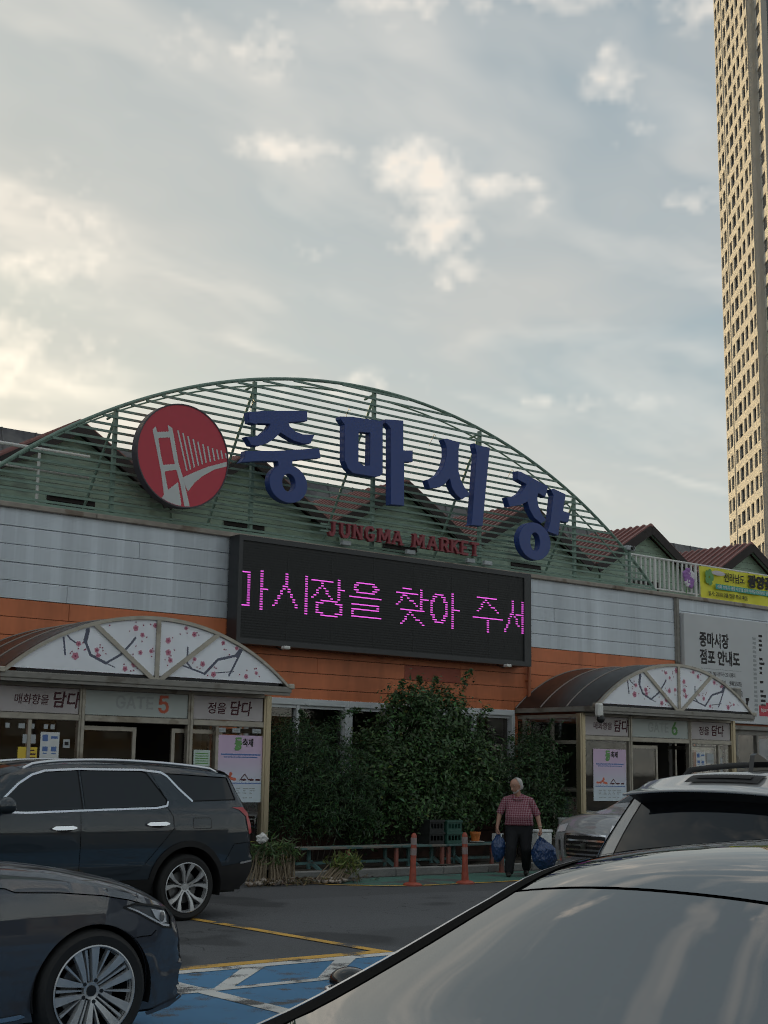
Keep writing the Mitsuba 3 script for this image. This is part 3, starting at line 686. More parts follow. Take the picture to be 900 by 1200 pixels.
J1 = Polygon([[12.595, 7.58], [12.882, 7.653], [13.815, 7.817], [13.828, 7.635], [13.427, 7.539], [13.461, 7.478], [13.584, 7.407], [13.747, 7.383], [13.991, 7.416], [13.914, 7.247], [13.752, 7.214], [13.549, 7.232], [13.367, 7.294], [13.267, 7.331], [13.133, 7.198], [13.0, 7.1], [12.828, 7.026], [12.674, 7.015], [12.566, 7.149], [12.726, 7.172], [12.878, 7.24], [12.991, 7.342], [13.057, 7.453], [12.794, 7.418], [12.756, 7.392], [12.621, 7.402]])
J2 = Polygon([[12.564, 6.902], [13.16, 6.993], [14.1, 7.191], [14.134, 7.019], [13.541, 6.884], [13.524, 6.77], [13.25, 6.72], [13.225, 6.823], [12.818, 6.761], [12.48, 6.69], [12.55, 6.78]]).union(ell(13.463, 6.466, .40, .337).difference(ell(13.47, 6.48, .135, .155)))
M1 = Polygon([[14.543, 7.844], [14.82, 7.885], [15.519, 7.924], [15.538, 6.952], [15.473, 6.89], [15.342, 6.854], [14.844, 6.851], [14.736, 6.921], [14.657, 7.048], [14.64, 7.704], [14.544, 7.792]]).difference(Polygon([[14.964, 7.625], [15.224, 7.655], [15.228, 7.047], [15.098, 7.028], [14.976, 7.079]]))
M2 = Polygon([[15.585, 7.971], [16.004, 8.018], [16.013, 7.451], [16.241, 7.487], [16.244, 7.271], [16.035, 7.239], [16.048, 6.416], [15.726, 6.399], [15.7, 7.812], [15.654, 7.858], [15.586, 7.9]])
S1 = Polygon([[16.984, 7.823], [17.084, 7.85], [17.414, 7.826], [17.379, 7.684], [17.382, 7.257], [17.434, 7.11], [17.536, 6.97], [17.691, 6.856], [17.462, 6.721], [17.309, 6.804], [17.208, 6.924], [17.156, 7.09], [17.057, 6.979], [16.908, 6.882], [16.663, 6.821], [16.588, 6.981], [16.734, 7.029], [16.881, 7.126], [17.004, 7.298], [17.067, 7.5], [17.065, 7.673], [17.035, 7.746]])
S2 = Polygon([[17.79, 7.875], [17.868, 7.848], [18.194, 7.852], [18.157, 7.569], [18.003, 6.276], [17.668, 6.255], [17.719, 6.299], [17.842, 7.678], [17.8, 7.79]])
Z1 = Polygon([[18.935, 7.494], [19.044, 7.494], [19.796, 7.306], [19.709, 7.07], [19.513, 7.125], [19.484, 7.04], [19.511, 6.882], [19.594, 6.732], [19.733, 6.608], [19.592, 6.522], [19.398, 6.606], [19.261, 6.769], [19.207, 6.914], [19.014, 6.817], [18.716, 6.746], [18.636, 6.925], [18.852, 6.963], [19.015, 7.057], [19.125, 7.184], [19.181, 7.26], [18.934, 7.326]])
Z2 = Polygon([[19.863, 7.254], [19.966, 7.281], [20.299, 7.212], [20.219, 6.861], [20.421, 6.837], [20.361, 6.637], [20.13, 6.637], [20.07, 6.337], [19.759, 6.381], [19.846, 6.602], [19.936, 7.142]])
Zo = ell(19.41, 6.144, .442, .377).difference(ell(19.417, 6.134, .132, .184))
for lab, shapes in [('big blue raised letter nearest the round red emblem, bar over a ring', [J1, J2]), ('second big blue raised letter, an upright box beside a tall stroke', [M1, M2]),
                    ('third big blue raised letter, a two-legged stroke beside a leaning bar', [S1, S2]), ('last big blue raised letter, tilted at the right of the arch with a ring below', [Z1, Z2, Zo])]:
    k = thing('sign_letter', lab, 'letter', 'big blue letters on the arched screen')
    for s in shapes:
        s = s.buffer(.012).buffer(-.012)
        b = part(k, 'stroke', front(s, YL + .012, .13), 'letter_side')
        part(b, 'face', front(s.buffer(-.006), YL, .0115), 'letter_blue')
    u = unary_union(shapes)
    for q in rng.uniform(.15, .85, 2):
        xx = u.bounds[0] + q * (u.bounds[2] - u.bounds[0])
        zz = u.bounds[1] + .5 * (u.bounds[3] - u.bounds[1])
        part(k, 'bracket', bx(xx - .02, xx + .02, YL + .143, YS - .015, zz - .02, zz + .02), 'slat_green')
    tp = np.array([u.bounds[0] + .3, YL + .1, u.bounds[3]])
    part(k, 'cable', tube([tp, tp + [.02, .08, .06], tp + [.09, .2, .03], tp + [.13, .35, -.1]], .006, 5), 'black_plastic')

ex, ez, er = 11.367, 6.63, .862
em = thing('round_emblem', 'round red sign disc with a white suspension bridge emblem', 'sign')
disc = ell(ex, ez, er, er, 72)
part(em, 'rim', front(disc.difference(ell(ex, ez, er - .02, er - .02, 72)), YL - .012, .16), 'logo_rim', 20)
part(em, 'disc', front(ell(ex, ez, er - .021, er - .021, 72), YL, .14), 'logo_red')
clip = ell(ex, ez, er - .03, er - .03, 72)
tower_ = unary_union([Polygon(p).buffer(.004) for p in ([[10.785, 6.966], [10.83, 7.026], [10.862, 6.939], [10.945, 6.58], [10.995, 6.423], [11.108, 6.014], [11.043, 5.94], [10.972, 6.3], [10.868, 6.677]],
    [[11.055, 7.086], [11.131, 7.054], [11.175, 6.902], [11.282, 6.477], [11.372, 6.27], [11.539, 5.75], [11.445, 5.74], [11.335, 6.155], [11.25, 6.384], [11.192, 6.552], [11.101, 6.912]],
    [[10.842, 6.936], [11.146, 6.997], [11.175, 6.902], [11.126, 6.905], [10.919, 6.861], [10.871, 6.842]], [[10.978, 6.414], [11.233, 6.47], [11.301, 6.348], [11.237, 6.383], [11.068, 6.336], [11.015, 6.306]])])
deck_ = Polygon([[11.372, 6.27], [11.586, 6.39], [11.834, 6.516], [12.216, 6.663], [12.29, 6.61], [11.964, 6.49], [11.74, 6.346], [11.595, 6.214], [11.477, 6.054], [11.422, 6.145]])
base_ = Polygon([[11.043, 5.94], [11.107, 6.025], [11.284, 6.181], [11.362, 5.841], [11.353, 5.75], [11.242, 5.74], [11.118, 5.78], [10.98, 5.86]])
part(em, 'bridge_tower', front(tower_.union(base_).intersection(clip), YL - .005, .008), 'logo_white')
part(em, 'bridge_deck', front(deck_.difference(tower_.buffer(.001)).intersection(clip), YL - .005, .008), 'logo_white')
hg = [[11.243, 7.036], [11.443, 6.391], [11.339, 7.007], [11.509, 6.427], [11.434, 6.971], [11.583, 6.467], [11.536, 6.939], [11.657, 6.507], [11.626, 6.909], [11.731, 6.545], [11.724, 6.884], [11.801, 6.578], [11.819, 6.861], [11.882, 6.608], [11.91, 6.842], [11.963, 6.636], [11.995, 6.833], [12.041, 6.67], [12.078, 6.83], [12.115, 6.693], [12.164, 6.80], [12.193, 6.716]]
for a, b in zip(hg[::2], hg[1::2]):
    part(em, 'hanger', front(LineString([a, b]).buffer(.0125, cap_style=2).intersection(clip), YL - .005, .008), 'logo_white')
for q in (-.45, .45):
    part(em, 'bracket', bx(ex + q - .03, ex + q + .03, YL + .145, YS - .015, ez - .03, ez + .03), 'slat_green')
part(em, 'cable', tube([(12.2, YL + .1, 6.6), (12.3, YL + .15, 6.58), (12.42, YL + .2, 6.64), (12.55, YL + .15, 6.78)], .008, 5), 'black_plastic')

SER = {'J': [[(.55, 1), (.55, .25), (.42, .03), (.2, .05), (.12, .25)]], 'U': [[(.12, 1), (.12, .28), (.3, .03), (.62, .03), (.8, .28), (.8, 1)]], 'N': [[(.12, 0), (.12, 1)], [(.12, 1), (.8, 0)], [(.8, 0), (.8, 1)]],
       'G': [[(.82, .78), (.62, .97), (.3, .95), (.1, .6), (.14, .25), (.4, .03), (.7, .08), (.8, .4)], [(.5, .42), (.92, .42)]], 'M': [[(.08, 0), (.12, 1)], [(.12, 1), (.5, .2)], [(.5, .2), (.88, 1)], [(.88, 1), (.92, 0)]],
       'A': [[(.05, 0), (.46, 1)], [(.46, 1), (.9, 0)], [(.2, .36), (.72, .36)]], 'R': [[(.15, 0), (.15, 1)], [(.15, .97), (.6, .97), (.78, .75), (.6, .5), (.15, .5)], [(.45, .5), (.85, 0)]],
       'K': [[(.15, 0), (.15, 1)], [(.82, 1), (.18, .42)], [(.36, .58), (.85, 0)]], 'E': [[(.15, 0), (.15, 1)], [(.15, .96), (.8, .96)], [(.15, .52), (.62, .52)], [(.15, .04), (.8, .04)]], 'T': [[(.46, 0), (.46, 1)], [(.05, .95), (.88, .95)]]}
eng = thing('roman_lettering', 'row of small dark red raised capitals reading JUNGMA MARKET above the screen', 'lettering')
for ch, cxx in zip('JUNGMAMARKET', (14.52, 14.79, 15.07, 15.35, 15.67, 15.99, 16.49, 16.84, 17.14, 17.39, 17.65, 17.91)):
    w_, h_ = (.27, .25) if ch == 'M' else (.23, .25)
    st = []
    for line in SER[ch]:
        pts = [((x_ - .46) * w_, z_ * h_) for x_, z_ in line]
        diag = len(pts) == 2 and ((pts[0][0] < pts[1][0]) == (pts[0][1] < pts[1][1])) and ch in 'AKN'
        st.append(LineString(pts).buffer(.018 if diag else .025, cap_style=2, join_style=1))
        for q in (pts[0], pts[-1]):
            if q[1] < .01 or q[1] > h_ - .01:
                st.append(box(q[0] - .05, min(q[1], h_ - .022), q[0] + .05, min(q[1], h_ - .022) + .022))
    g = unary_union(st)
    part(eng, 'letter', front(affinity.translate(g, cxx, 5.70), 19.5, .07), 'letter_red')
part(eng, 'mounting_bar', cat([bx(14.3, 18.15, 19.575, 19.61, z, z + .03) for z in (5.76, 5.88)]), 'slat_green')
for x_ in (14.9, 16.4, 17.9, 18.35):
    part(eng, 'junction_box', bx(x_ - .1, x_ + .1, 19.6, 19.68, 5.58, 5.66, .008), 'paper_grey')

# ------------------------------------------------------------------ LED message screen
led = thing('led_message_screen', 'wide black electronic message screen with glowing magenta lettering', 'display')
part(led, 'housing', cat([front(box(12.47, 3.66, 19.24, 5.46).difference(box(12.545, 3.75, 19.06, 5.375)), 19.345, .30), bx(12.49, 19.2, 19.6, 19.68, 3.68, 5.44)]), 'led_housing')
part(led, 'screen', bx(12.545, 19.06, 19.37, 19.59, 3.75, 5.375), 'led_screen')
for i in range(1, 7):
    part(led, 'module_seam', bx(12.545 + i * .931 - .003, 12.545 + i * .931 + .003, 19.3665, 19.369, 3.75, 5.375), 'led_tile')
part(led, 'support', cat([bx(a, a + .06, 19.685, D - .004, 3.7, 5.4) for a in (13, 15.5, 18.5)]), 'led_housing')
CH = {'ma': [(0, 1, 2, 1), (2, 1, 2, 14), (0, 14, 2, 14), (7, 0, 7, 15), (7, 7, 9, 7)], 'si': [(5, 0, 5, 4), (5, 4, 0, 13), (5, 4, 9, 13), (13, 0, 13, 15)],
      'jang': [(0, 1, 8, 1), (4, 1, 4, 3), (4, 3, 0, 8), (4, 3, 8, 8), (11, 0, 11, 8), (11, 4, 13, 4), ('o', 7, 12, 5.5, 3)], 'eul': [('o', 6.5, 2, 5, 2), (0, 6, 13, 6), (1, 9, 12, 9), (12, 9, 12, 11), (1, 11, 12, 11), (1, 11, 1, 14), (1, 14, 13, 14)],
      'chaj': [(3, 0, 6, 0), (0, 2, 9, 2), (4, 2, 0, 7), (4, 3, 9, 7), (11, 0, 11, 8), (11, 4, 14, 4), (2, 9, 12, 9), (7, 9, 2, 15), (7, 11, 12, 15)], 'a': [('o', 3.5, 7, 3.5, 6), (10, 0, 10, 15), (10, 7, 13, 7)],
      'ju': [(2, 0, 11, 0), (7, 0, 2, 6), (7, 2, 12, 6), (0, 9, 14, 9), (7, 9, 7, 15)], 'se': [(4, 0, 4, 4), (4, 4, 0, 14), (4, 5, 7, 11), (6, 6, 9, 6), (9, 0, 9, 14)]}
for ch, x0 in (('ma', 12.56), ('si', 13.17), ('jang', 13.97), ('eul', 14.79), ('chaj', 15.85), ('a', 16.67), ('ju', 17.72), ('se', 18.53)):
    dots = set()
    for s in CH[ch]:
        if s[0] == 'o':
            for a in np.linspace(0, 2 * np.pi, 90):
                dots.add((round(s[1] + s[3] * math.cos(a)), round(s[2] + s[4] * math.sin(a))))
        else:
            k = max(abs(s[2] - s[0]), abs(s[3] - s[1]))
            for t in range(k + 1):
                dots.add((round(s[0] + (s[2] - s[0]) * t / max(k, 1)), round(s[1] + (s[3] - s[1]) * t / max(k, 1))))
    V, F = [], []
    for cx_, ry in sorted(dots):
        xa, za = x0 + cx_ * .0515, 4.90 - ry * .0425
        i = len(V)
        V += [(xa, 19.364, za - .019), (xa + .058, 19.364, za - .019), (xa + .058, 19.364, za), (xa, 19.364, za)]
        F += [(i, i + 1, i + 2), (i, i + 2, i + 3)]
    k = part(led, 'character', trimesh.Trimesh(V, F, process=False), 'led_screen')
    scene[k]['emitter'] = {'type': 'area', 'radiance': rgb((.098, .013, .090))}
for i, x_ in enumerate((13.35, 18.45)):
    k = thing('spot_lamp', ('small white lamp under the left end of the message screen', 'small white lamp under the right end of the message screen')[i], 'lamp', 'small lamps under the message screen')
    part(k, 'arm', tube([(x_, 19.5, 3.66), (x_, 19.32, 3.60), (x_, 19.2, 3.62)], .012, 6), 'led_housing')
    part(k, 'head', bx(x_ - .06, x_ + .06, 19.13, 19.24, 3.60, 3.655, .012), 'white_plastic')

# ------------------------------------------------------------------ railing, banner, board
rail = thing('roof_railing', 'white metal railing of thin upright bars along the roof edge at the right', 'railing')
part(rail, 'top_rail', tube([(22.75, YS + .22, 6.34), (45, YS + .22, 6.34)], .025, 8), 'rail_white', 40)
part(rail, 'bottom_rail', tube([(22.75, YS + .22, 5.66), (45, YS + .22, 5.66)], .02, 8), 'rail_white', 40)
for i, x_ in enumerate(np.arange(22.8, 36, .155)):
    big = i % 9 == 6
    part(rail, 'post' if big else 'baluster', bx(x_ - (.03 if big else .014), x_ + (.03 if big else .014), YS + .2, YS + .24, 5.5 if big else 5.67, 6.325), 'rail_white')
rail2 = thing('roof_handrail', 'pale metal handrail on the roof beyond the left end of the arch', 'railing')
part(rail2, 'rail', cat([tube([(3.0, 21.0, z), (10.5, 21.0, z)], .03, 8) for z in (6.74, 6.4)]), 'rail_white', 40)
for x_ in np.arange(3, 10.6, 1.1):
    part(rail2, 'post', tube([(x_, 21.0, 5.4), (x_, 21.0, 6.74)], .026, 8), 'rail_white', 40)
jb = thing('roof_camera', 'small pale camera fixed at the foot of the arch by the railing', 'camera')
part(jb, 'body', bx(22.55, 22.8, YS - .05, YS + .1, 6.36, 6.46, .015), 'paper_grey')
part(jb, 'bracket', bx(22.65, 22.7, YS, YS + .05, 5.545, 6.36), 'slat_green')
lens_ = part(jb, 'lens', lathe([(0, 0), (.04, 0), (.04, .05), (0, .05)], 12), 'black_plastic', 30)
scene[lens_]['to_world'] = T().translate([22.68, YS - .05, 6.41]).rotate([1, 0, 0], 90)

# ------------------------------------------------------------------ the street's other side, behind the photographer (mirrored in glass and paint)
for bi, (xa, xb, yb, hh, lab) in enumerate([(-34, -3, -38, 5.6, 'low brown commercial block across the street behind the photographer, the left one'), (-1, 24, -40, 6.8, 'taller grey commercial block across the street behind the photographer, the middle one'), (26, 60, -39, 5.2, 'long dark commercial block across the street behind the photographer, the right one')]):
    k = thing('street_building', lab, 'building')
    hole = [box(x_ + .6, z_ + .9, x_ + 2.4, z_ + 2.5) for x_ in np.arange(xa + .5, xb - 2.6, 3.1) for z_ in np.arange(2.4, hh - 2.6, 3.0)]
    g = box(xa, 0, xb, hh).difference(unary_union(hole))
    m_ = extrude(g, .3)
    m_.apply_transform(FR)
    m_.apply_translation((0, yb, 0))
    part(k, 'wall', cat([m_, bx(xa, xb, yb - 12, yb - .35, 0, hh - .02)]), ('base_clad', 'slate_grey', 'bark')[bi])
    part(k, 'shopfront', bx(xa + .5, xb - .5, yb + .01, yb + .06, .2, 2.7), 'tower_glass')
    part(k, 'windows', cat([bx(*q.bounds[::2], yb - .2, yb - .18, q.bounds[1], q.bounds[3]) for q in hole]), 'tower_glass', kind='stuff')
# ------------------------------------------------------------------ Korean lettering (outlines, 80 units to the em; each pair of characters is a point)
GL = dict(line.split(' ', 1) for line in GLYPHS.strip('\n').split('\n'))
ADV = {'(': 27, ')': 27, '-': 28, ':': 22, ' ': 20}


def glyph(ch):
    out = []
    for poly in GL[ch].split(';'):
        rings = [[(ord(r[i]) - 0xC0 - 10, ord(r[i + 1]) - 0xC0 - 24) for i in range(0, len(r), 2)] for r in poly.split('|')]
        out.append(Polygon(rings[0], [r for r in rings[1:] if len(r) > 2]).buffer(0))
    return unary_union(out)


def text_shape(text, h, bold=0.0, squeeze=1.0, slant=0.0):
    """Lettering with hangul about h tall, starting at the origin; bold in units of the em."""
    x_, out = 0.0, []
    for ch in text:
        if ch in GL:
            g = glyph(ch)
            out.append(affinity.translate(g, x_, 0))
        x_ += ADV.get(ch, 45 if ch in '0123456789~' else 73.3)
    g = unary_union(out)
    if bold:
        g = g.buffer(bold * 80, join_style=1, quad_segs=2).simplify(.4)
    s = h / 70.0
    return affinity.affine_transform(g, [s * squeeze, slant * s, 0, s, 0, 6 * s]), x_ * s * squeeze


def text_part(parent, name, text, h, x0, z0, y, mat_, bold=0.0, squeeze=1.0, slant=0.0, width=None):
    g, w = text_shape(text, h, bold, squeeze, slant)
    if width:
        g = affinity.scale(g, width / w, 1, origin=(0, 0))
    return part(parent, name, front(affinity.translate(g, x0, z0), y, .003), mat_)


def latin(text, h, x0, z0, y, depth, bold=True):
    m = meshkit.text_mesh(text, h, depth, bold)
    m.apply_transform(FR)
    m.apply_translation((x0, y + depth, z0))
    return m


board = thing('store_guide_board', 'large white store guide board with black Korean heading above the porch of gate 6', 'sign')
YB = 19.56
part(board, 'panel', bx(24.12, 30.5, YB, D - .01, 2.80, 5.13, .01), 'board_white')
text_part(board, 'heading', '중마시장', .30, 24.62, 4.44, YB - .003, 'ink_black', .035, width=1.03)
text_part(board, 'heading', '점포 안내도', .30, 24.62, 4.06, YB - .003, 'ink_black', .035, width=1.42)
part(board, 'rule', cat([front(box(24.66, z, 26.08, z + .012), YB - .003, .003) for z in (3.95, 3.56)]), 'ink_grey')
text_part(board, 'small_print', '영업시간: 06시부터~22시까지', .10, 24.66, 3.80, YB - .003, 'ink_black', .012, width=1.2)
text_part(board, 'small_print', '휴무: 매월 첫째(일요일), 셋째(일요일)', .10, 24.66, 3.62, YB - .003, 'ink_black', .012, width=1.42)
text_part(board, 'small_print', '795-2486(상인회)', .12, 25.35, 3.40, YB - .003, 'ink_black', .012, width=.75)
st = []
for c in range(7):
    for r in range(17):
        if rng.random() < .72:
            z = 4.78 - r * .105
            x_ = 26.75 + c * .42
            st.append(box(x_, z, x_ + rng.uniform(.08, .22), z + .055))
part(board, 'store_list', front(unary_union(st), YB - .003, .003), 'ink_black')
st = [box(26.52, z, 26.64, z + .06) for z in np.arange(3.1, 4.8, .1)]
part(board, 'map_outline', front(unary_union(st), YB - .003, .003), 'ink_grey')
part(board, 'red_notice', front(unary_union([box(26.68, 2.99, 27.6, 3.23), box(26.95, 3.23, 27.6, 3.30)]), YB - .003, .003), 'logo_red')
text_part(board, 'red_notice_print', '현금 영수 발매'.replace('금', '교'), .08, 26.74, 3.08, YB - .006, 'paper_white', .02, width=.7)

banner = thing('yellow_banner', 'bright yellow festival banner hung on the roof railing at the right edge', 'banner')
gx2, gz2 = np.meshgrid(np.linspace(25.22, 30.8, 60), np.linspace(5.58, 6.32, 8))
gyy = YS + .17 + .02 * np.sin(gx2 * 5 + gz2 * 3) + .012 * np.sin(gx2 * 13)
gi2 = np.arange(480).reshape(8, 60)
bf = np.vstack([np.stack([gi2[:-1, :-1].ravel(), gi2[:-1, 1:].ravel(), gi2[1:, 1:].ravel()], 1), np.stack([gi2[:-1, :-1].ravel(), gi2[1:, 1:].ravel(), gi2[1:, :-1].ravel()], 1)])
part(banner, 'cloth', trimesh.Trimesh(np.stack([gx2.ravel(), gyy.ravel(), gz2.ravel()], 1), bf, process=False), 'banner_yellow', True)
YBN = YS + .125
text_part(banner, 'lettering', '전라남도', .2, 26.03, 6.03, YBN, 'ink_black', .015, width=.78)
text_part(banner, 'lettering', '광양꽃축제', .27, 26.92, 5.99, YBN, 'ink_black', .05, width=1.6)
part(banner, 'teal_band', front(box(25.72, 5.83, 30.5, 5.95), YBN, .003), 'banner_teal')
text_part(banner, 'band_lettering', '매화 축제 가 광양 시장 을 찾아 주세요 전라남도 광양 시장', .08, 25.78, 5.85, YBN - .004, 'paper_white', .01)
text_part(banner, 'small_lettering', '일시: 2026 3월 입장 무료 매일'.replace('료', '요'), .10, 25.45, 5.66, YBN, 'ink_black', .012)
part(banner, 'pink_note', front(ell(25.83, 6.20, .25, .055), YBN, .003), 'panel_pink')
part(banner, 'flower_print', front(unary_union([ell(25.5 + .09 * math.cos(a), 6.08 + .11 * math.sin(a), .07, .085, 14) for a in np.arange(5) * 1.257]), YBN, .003), 'ink_green')
for x_ in (25.25, 27.0, 28.8, 30.7):
    part(banner, 'tie', tube([(x_, YS + .16, 6.31), (x_, YS + .22, 6.36), (x_ + .02, YS + .25, 6.30)], .007, 5), 'black_plastic')

orn = thing('flower_ornament', 'purple and white plastic flower ornament tied to the railing left of the yellow banner', 'ornament')
for i in range(11):
    a = i * 2.4
    c0 = np.array([24.72 + .14 * math.cos(a) * math.sqrt(i / 11), YS + .10, 5.99 + .17 * math.sin(a) * math.sqrt(i / 11)])
    ps = []
    for k in range(5):
        b = k * 1.2566 + i
        s_ = trimesh.creation.icosphere(1, .055)
        s_.apply_scale((1, .5, 1))
        s_.apply_translation(c0 + [.05 * math.cos(b), -.02, .05 * math.sin(b)])
        ps.append(s_)
    part(orn, 'flower', cat(ps), 'flower_white' if i in (3, 7, 8) else 'flower_purple', True)
part(orn, 'stem', tube([(24.72, YS + .13, 5.9), (24.74, YS + .18, 5.65)], .012, 5), 'ink_green')
mat('flower_purple', (.30, .14, .40), .6)
mat('flower_white', (.62, .60, .64), .6)
# ------------------------------------------------------------------ entrance porches
def arc_z(x, half_w, rise):
    """Height of the canopy arch above its springing at x from the middle."""
    R = (half_w ** 2 + rise ** 2) / (2 * rise)
    return math.sqrt(R * R - x * x) - (R - rise)


def blossom(cx, cz, r, a0):
    return unary_union([ell(cx + r * .62 * math.cos(a0 + k * 1.2566), cz + r * .62 * math.sin(a0 + k * 1.2566), r * .46, r * .46, 10) for k in range(5)])


BRANCH = [  # branches and blossoms printed on the fan panels, in metres from the middle of the canopy's springing line
    ([[(-1.13, .70), (-1.10, .55), (-1.13, .40), (-1.04, .22), (-.80, .12)], [(-.80, .12), (-.58, .25), (-.42, .42), (-.36, .50)], [(-1.52, .60), (-1.46, .45), (-1.42, .20)], [(-1.52, .60), (-1.36, .42), (-1.25, .36)], [(-.80, .12), (-.66, .07)]],
     [(-1.66, .53, .05), (-1.23, .36, .06), (-1.27, .19, .07), (-1.15, .08, .06), (-.95, .29, .065), (-.93, .22, .045), (-.5, .06, .06), (-.30, .22, .075), (-.36, .13, .06), (-.27, .30, .055), (-.80, .72, .06)], [(-.36, .64, .06), (-.25, .55, .045), (-.05, .70, .07), (-.18, .62, .05), (-.10, .33, .05), (-.30, .46, .04)]),
    ([[(1.40, .66), (1.46, .50), (1.34, .36), (1.02, .28), (.80, .06)], [(1.46, .50), (1.30, .20), (1.22, .06)], [(.50, .42), (.50, .20), (.58, .12), (.80, .06)], [(.58, .12), (.34, .18)], [(1.30, .12), (.95, .08)]],
     [(1.10, .53, .06), (1.34, .47, .05), (.22, .22, .065), (.34, .30, .055), (.76, .20, .065), (.62, .26, .045), (.95, .06, .055), (1.55, .28, .05), (1.52, .06, .06), (1.70, .12, .04)], [(.42, .84, .065), (.46, .70, .05), (.17, .50, .06), (.26, .42, .075), (.18, .33, .06), (.30, .54, .05), (.60, .62, .06), (.50, .58, .045), (.66, .74, .04)]),
]


def porch(num, x0, label, ink, seed):
    r = np.random.default_rng(seed)
    Wd, rise, zs = 4.62, .89, 2.865
    x1, xm = x0 + Wd, x0 + Wd / 2
    hw = Wd / 2
    k = thing('gate_porch', label, 'porch', 'entrance porches of the market')
    # frame
    for i, (a, b) in enumerate(((x0 + .02, x0 + .155), (x1 - .155, x1 - .02))):
        part(k, 'post', cat([bx(a, b, PF, PF + .13, 0, 2.75, .012), bx(a + .03, b - .03, PF - .012, PF, 0, 2.75, .005)]), 'alu_gold')
        part(k, 'side_frame', cat([bx(a + .03, a + .09, PF + .13, D - .01, z, z + .07) for z in (.05, .92, 2.18, 2.66)] + [bx(a + .032, a + .088, y, y + .06, .12, 2.66) for y in (PF + .75, PF + 1.5)]), 'alu')
        part(k, 'side_glass', bx(a + .055, a + .06, PF + .13, D - .01, .12, 2.66), 'clear_glass')
    m1, m2 = x0 + 1.41, x0 + 3.17
    for m in (m1, m2):
        part(k, 'mullion', cat([bx(m - .045, m + .045, PF + .01, PF + .11, 0, 2.75, .008), bx(m - .015, m + .015, PF - .006, PF + .01, 0, 2.75)]), 'alu')
    for a, b in ((x0 + .155, m1 - .045), (m1 + .045, m2 - .045), (m2 + .045, x1 - .155)):
        part(k, 'transom', bx(a, b, PF + .005, PF + .11, 2.255, 2.345, .008), 'alu')
        part(k, 'head_rail', bx(a, b, PF + .012, PF + .11, 2.70, 2.76, .006), 'alu')
    # sign band
    for j, (a, b, m_) in enumerate(((x0 + .165, m1 - .05, 'panel_pink'), (m1 + .05, m2 - .05, 'panel_mint'), (m2 + .05, x1 - .165, 'panel_pink'))):
        p = part(k, 'sign_panel', bx(a, b, PF + .035, PF + .05, 2.35, 2.695, .004), m_)
        yy = PF + .0318
        if j == 0:
            text_part(p, 'lettering', '매화향을', .13, a + .22, 2.46, yy, 'ink_brown', .012, 1.0, .10, width=.52)
            text_part(p, 'lettering', '담다', .21, a + .78, 2.43, yy, 'ink_brown', .022, 1.0, .14, width=.42)
        elif j == 2:
            text_part(p, 'lettering', '정을', .16, a + .23, 2.44, yy, 'ink_brown', .014, 1.0, .10, width=.34)
            text_part(p, 'lettering', '담다', .20, a + .62, 2.43, yy, 'ink_brown', .022, 1.0, .14, width=.40)
        else:
            mm = latin('GATE', .17, a + .46, 2.46, yy, .003)
            part(p, 'lettering', mm, 'ink_light' if num == '6' else 'ink_light2')
            part(p, 'number', latin(num, .24, a + 1.14, 2.42, PF + .026, .008), ink)
    # canopy: beam, arch, fan panels, barrel
    part(k, 'canopy_beam', cat([bx(x0 - .03, x1 + .03, PC, PC + .09, 2.775, zs, .01), bx(x0 - .01, x1 + .01, PC + .02, PC + .08, 2.735, 2.775)]), 'fascia')
    part(k, 'canopy_soffit', bx(x0 + .02, x1 - .02, PC + .09, PF + .13, 2.765, 2.78), 'fascia')
    for a in (x0 - .02, x1 - .06):
        part(k, 'eave_beam', bx(a, a + .08, PC + .09, D - .01, 2.775, zs - .003), 'fascia')
    xs = np.linspace(-hw, hw, 41)
    outer = [(xm + x_, zs + arc_z(x_, hw, rise)) for x_ in xs]
    inner = [(xm + x_ * .978, zs - .004 + (arc_z(x_, hw, rise)) * .945) for x_ in xs]
    part(k, 'arch_frame', front(Polygon(outer + inner[::-1]).buffer(0), PC, .09), 'alu')
    fan = Polygon(inner).buffer(-.004)
    diag = [LineString([(xm, zs - .05), (xm + s * 1.5, zs + 1.0)]) for s in (-.93, .93)]
    bars = [LineString([(xm, zs), (xm, zs + 1)])] + diag
    dark = part(k, 'fan_sill', bx(x0 + .2, x1 - .2, PC + .03, PC + .05, zs + .001, zs + .045), 'ink_black')
    gaps = unary_union([b.buffer(.012) for b in bars])
    quarter = sorted(polys(fan.difference(gaps).intersection(box(x0, zs + .05, x1, zs + 2))), key=lambda p: p.centroid.x)
    panels = [part(k, 'fan_panel', front(q, PC + .035, .006), 'panel_white') for q in quarter]
    for b in bars:
        part(k, 'fan_bar', front(b.buffer(.033, cap_style=2).intersection(fan.buffer(.003)), PC + .004, .026), 'alu')
    for side, (br, fl, fl2) in enumerate(BRANCH):
        fl, fl2 = fl[::2] + fl[1::4], fl2[::2] + fl2[1:2]
        both = unary_union([LineString(l).buffer(.019 - .003 * i, cap_style=1, quad_segs=3) for i, l in enumerate(br)] + [LineString(br[0][:3]).buffer(.030, quad_segs=3)])
        both = affinity.translate(both, xm, zs + .06)
        flo = affinity.translate(unary_union([blossom(x_, z_, s_ * r.uniform(.5, .78), r.uniform(0, 6)) for x_, z_, s_ in fl + fl2]), xm, zs + .06)
        bud = affinity.translate(unary_union([ell(x_ + r.uniform(-.13, .13), z_ + r.uniform(-.12, .12), .011, .011, 8) for x_, z_, s_ in fl + fl2 for _ in range(3)]), xm, zs + .06)
        core = affinity.translate(unary_union([ell(x_, z_, s_ * .2, s_ * .2, 8) for x_, z_, s_ in fl + fl2]), xm, zs + .06)
